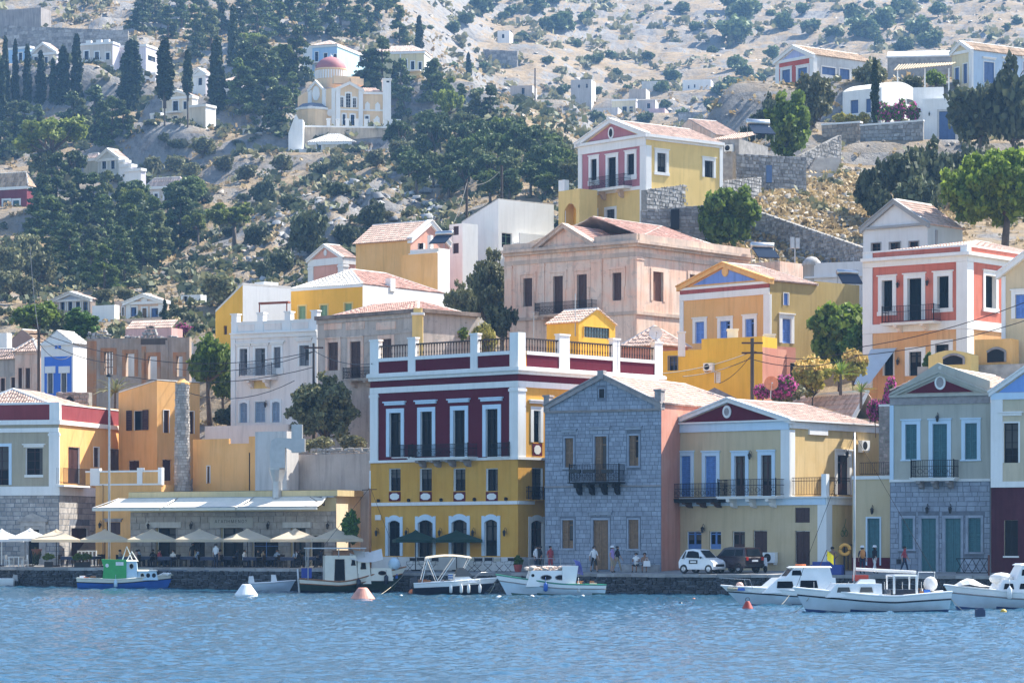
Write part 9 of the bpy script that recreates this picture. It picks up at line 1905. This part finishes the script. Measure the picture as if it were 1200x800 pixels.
for(u,v)in((0,0),(.22,-.18),(-.2,-.2)):mb.tube([f.p(a+u+.2*math.cos(i*.63),z0+v+.2*math.sin(i*.63),.06)for i in range(11)],.022,4,cap=False)
mb.tube([f.p(a,z0+.2,.06),f.p(a+.12,z0+.5,.06),f.p(a+.2,z0+.75,.06)],.02,4);solo('garden_hose',mb,mat('green_hose',(.10,.2,.06),.6),'coiled green hose hanging on the sandy yellow wall','hose')
t=thing('wooden_rack','small dark wooden rack against the sandy yellow wall under the hose','rack',f.p(a-.1,bei_H.z0,.4))
for x in(-.5,0,.5):mb=MB();p=f.p(a+x,bei_H.z0,.35);mb.box(p.x-.04,p.x+.04,p.y-.04,p.y+.04,p.z,p.z+1.6);part('post',mb,WOODB,t)
mb=MB();fb(mb,f,a-.65,a+.6,bei_H.z0+1.55,bei_H.z0+1.62,.3,.42);part('shelf',mb,WOODB,t)
t=thing('quay_railing','rusty iron railing with crossed bars in front of the teal doors','railing',Q(1140,.6),-.05)
for z in(.15,1.0):mb=MB();mb.box(-1.0,.9,-.02,.02,z,z+.05);lpart('rail',mb,IRON,t)
for i in range(4):
 for s in(0,1):mb=MB();x=-.98+i*.47;mb.tube([(x+.47*s,0,.17),(x+.47*(1-s),0,1.0)],.018,4);lpart('cross_bar',mb,IRON,t)
mb=MB();mb.box(.9,1.02,-.06,.06,-1.0,1.25);lpart('post',mb,mat('rusty_iron',(.12,.05,.04),.8),t)
t=thing('small_railing','thin grey hand railing in front of the stone house corner','railing',Q(640,1.2),-.35)
for z in(.5,.95):mb=MB();mb.tube([(-1.2,0,z),(1.0,0,z)],.02,5);lpart('rail',mb,METALG,t)
for x in(-1.2,-.1,1.0):mb=MB();mb.tube([(x,0,0),(x,0,.97)],.022,5);lpart('post',mb,METALG,t)
def pole(label,x,y0,y1,d,r=.12,arms=0,m=None,cap=False):
 t=thing('utility_pole',label,'utility pole',P(x,y1,d));a,b=P(x,y1,d),P(x,y0,d);a.z=min(a.z,ground(x,d))-1;mb=MB();mb.tube([a,b],[r,r*.75],8);part('shaft',mb,m or mat('weathered_pole',(.07,.055,.045),.9),t)
 for i in range(arms):mb=MB();q=b-V3(0,0,.35+.7*i);mb.box(q.x-.75,q.x+.75,q.y-.06,q.y+.06,q.z-.06,q.z+.06);am=part('cross_arm',mb,WOODB,t)
 if cap:mb=MB();mb.lathe([(.02,.25),(.2,.1),(.22,0),(.05,-.05)],b,10);part('lamp_head',mb,IRON,t)
 return t
pole('wooden utility pole crowded with wires in front of the bright yellow house',881.5,396,470,211,.17,2);pole('tall dark wooden utility pole left of the blue front house',45.5,386,480,238,.16,1);pole('pale thin street lamp post in front of the mustard shed roof house',128,441,560,224,.1,0,METALG,True);pole('short dark utility pole between the white balcony house and derelict house',367.5,402,445,229,.12,1);pole('dark pole standing behind the white modern house, left',547,210,300,315,.17);pole('dark pole standing behind the white modern house roof, right',588,194,260,320,.17);pole('thin pole on the crag in the middle distance',627,80,125,700,.2)
WIRE=mat('cable_black',(.02,.02,.02),.6)
for l,p,q,s in(('black cable from the crowded pole left to the yellow house',(881,412,211),(776,437.5,205),.25),('second cable from the crowded pole left across the yellow house',(881,419,211),(800,441,207),.25),('cable from the crowded pole down to the yellow house corner',(881,415,211),(843,449,220),.3),('upper cable from the crowded pole towards the salmon house',(882,411,211),(1012,406,205),.7),('upper cable crossing the salmon house front',(1005,407,205),(1240,338,196),.5),('lower cable crossing the salmon house front',(1000,417,204),(1240,362,196),.5),('lower cable from the crowded pole towards the salmon house',(882,421,211),(1005,417,204),.6),('cable across the front of the white balcony house',(368,412,229),(206,432,238),.7),('middle cable across the white balcony house',(368,430,229),(150,441,236),.8),('low cable sagging across the white balcony house',(345,446,229),(200,452,238),1.2),('cable from the dark pole to the ruined house',(45,394,238),(128,425,230),.4),('cable from the dark pole to the short pole',(46,390,238),(367,412,229),1.6),('cable from the dark pole to the left edge',(45,395,238),(-20,424,236),.3),('cable from the dark pole curling to the blue front house',(46,402,238),(96,401,257),1.4),('thin cable climbing the left slope',(35,286,400),(45,388,238),1.0),('cable between the two poles behind the white house',(547,214,315),(588,198,320),.8),('cable from the short pole to the burgundy roof',(368,411,229),(436,426,210),.4),('cable falling from the left pole behind the white house',(547,214,315),(524,272,296),.8)):rope(l,(P(*p),P(*q)),.028,WIRE,s,'cable','overhead_cable')
for x,y0,y1,d in((724,399,434,199),(625.5,366,405,207),(1000,300,332,254)):
 t=thing('antenna',f'thin roof antenna {("right of the roof hut" if x == 724 else "left of the roof hut" if x < 700 else "on the white flat block")}','antenna',P(x,y1,d));mb=MB();mb.tube([P(x,y1,d),P(x,y0,d)],.025,5);part('mast',mb,METALG,t);mb=MB()
 for i in range(4):q=P(x,y0,d)-V3(0,0,.12*i);mb.tube([q-V3(.4-.06*i,0,0),q+V3(.4-.06*i,0,0)],.012,4)
 part('elements',mb,METALG,t,stuff=True)
HAZE=0.00016
mb=MB();mb.box(-900,900,-680,1680,-3.2,470)
m=bpy.data.materials.new('summer_haze');m.use_nodes=True;t=m.node_tree;t.nodes.remove(t.nodes['Principled BSDF'])
pv=t.nodes.new('ShaderNodeVolumePrincipled');pv.inputs['Color'].default_value=(.28,.56,1,1);pv.inputs['Density'].default_value=HAZE
pv.inputs['Anisotropy'].default_value=.2
t.links.new(pv.outputs[0],t.nodes['Material Output'].inputs['Volume'])
hz=link('haze',mb.mesh('haze',m));hz['kind']='stuff'
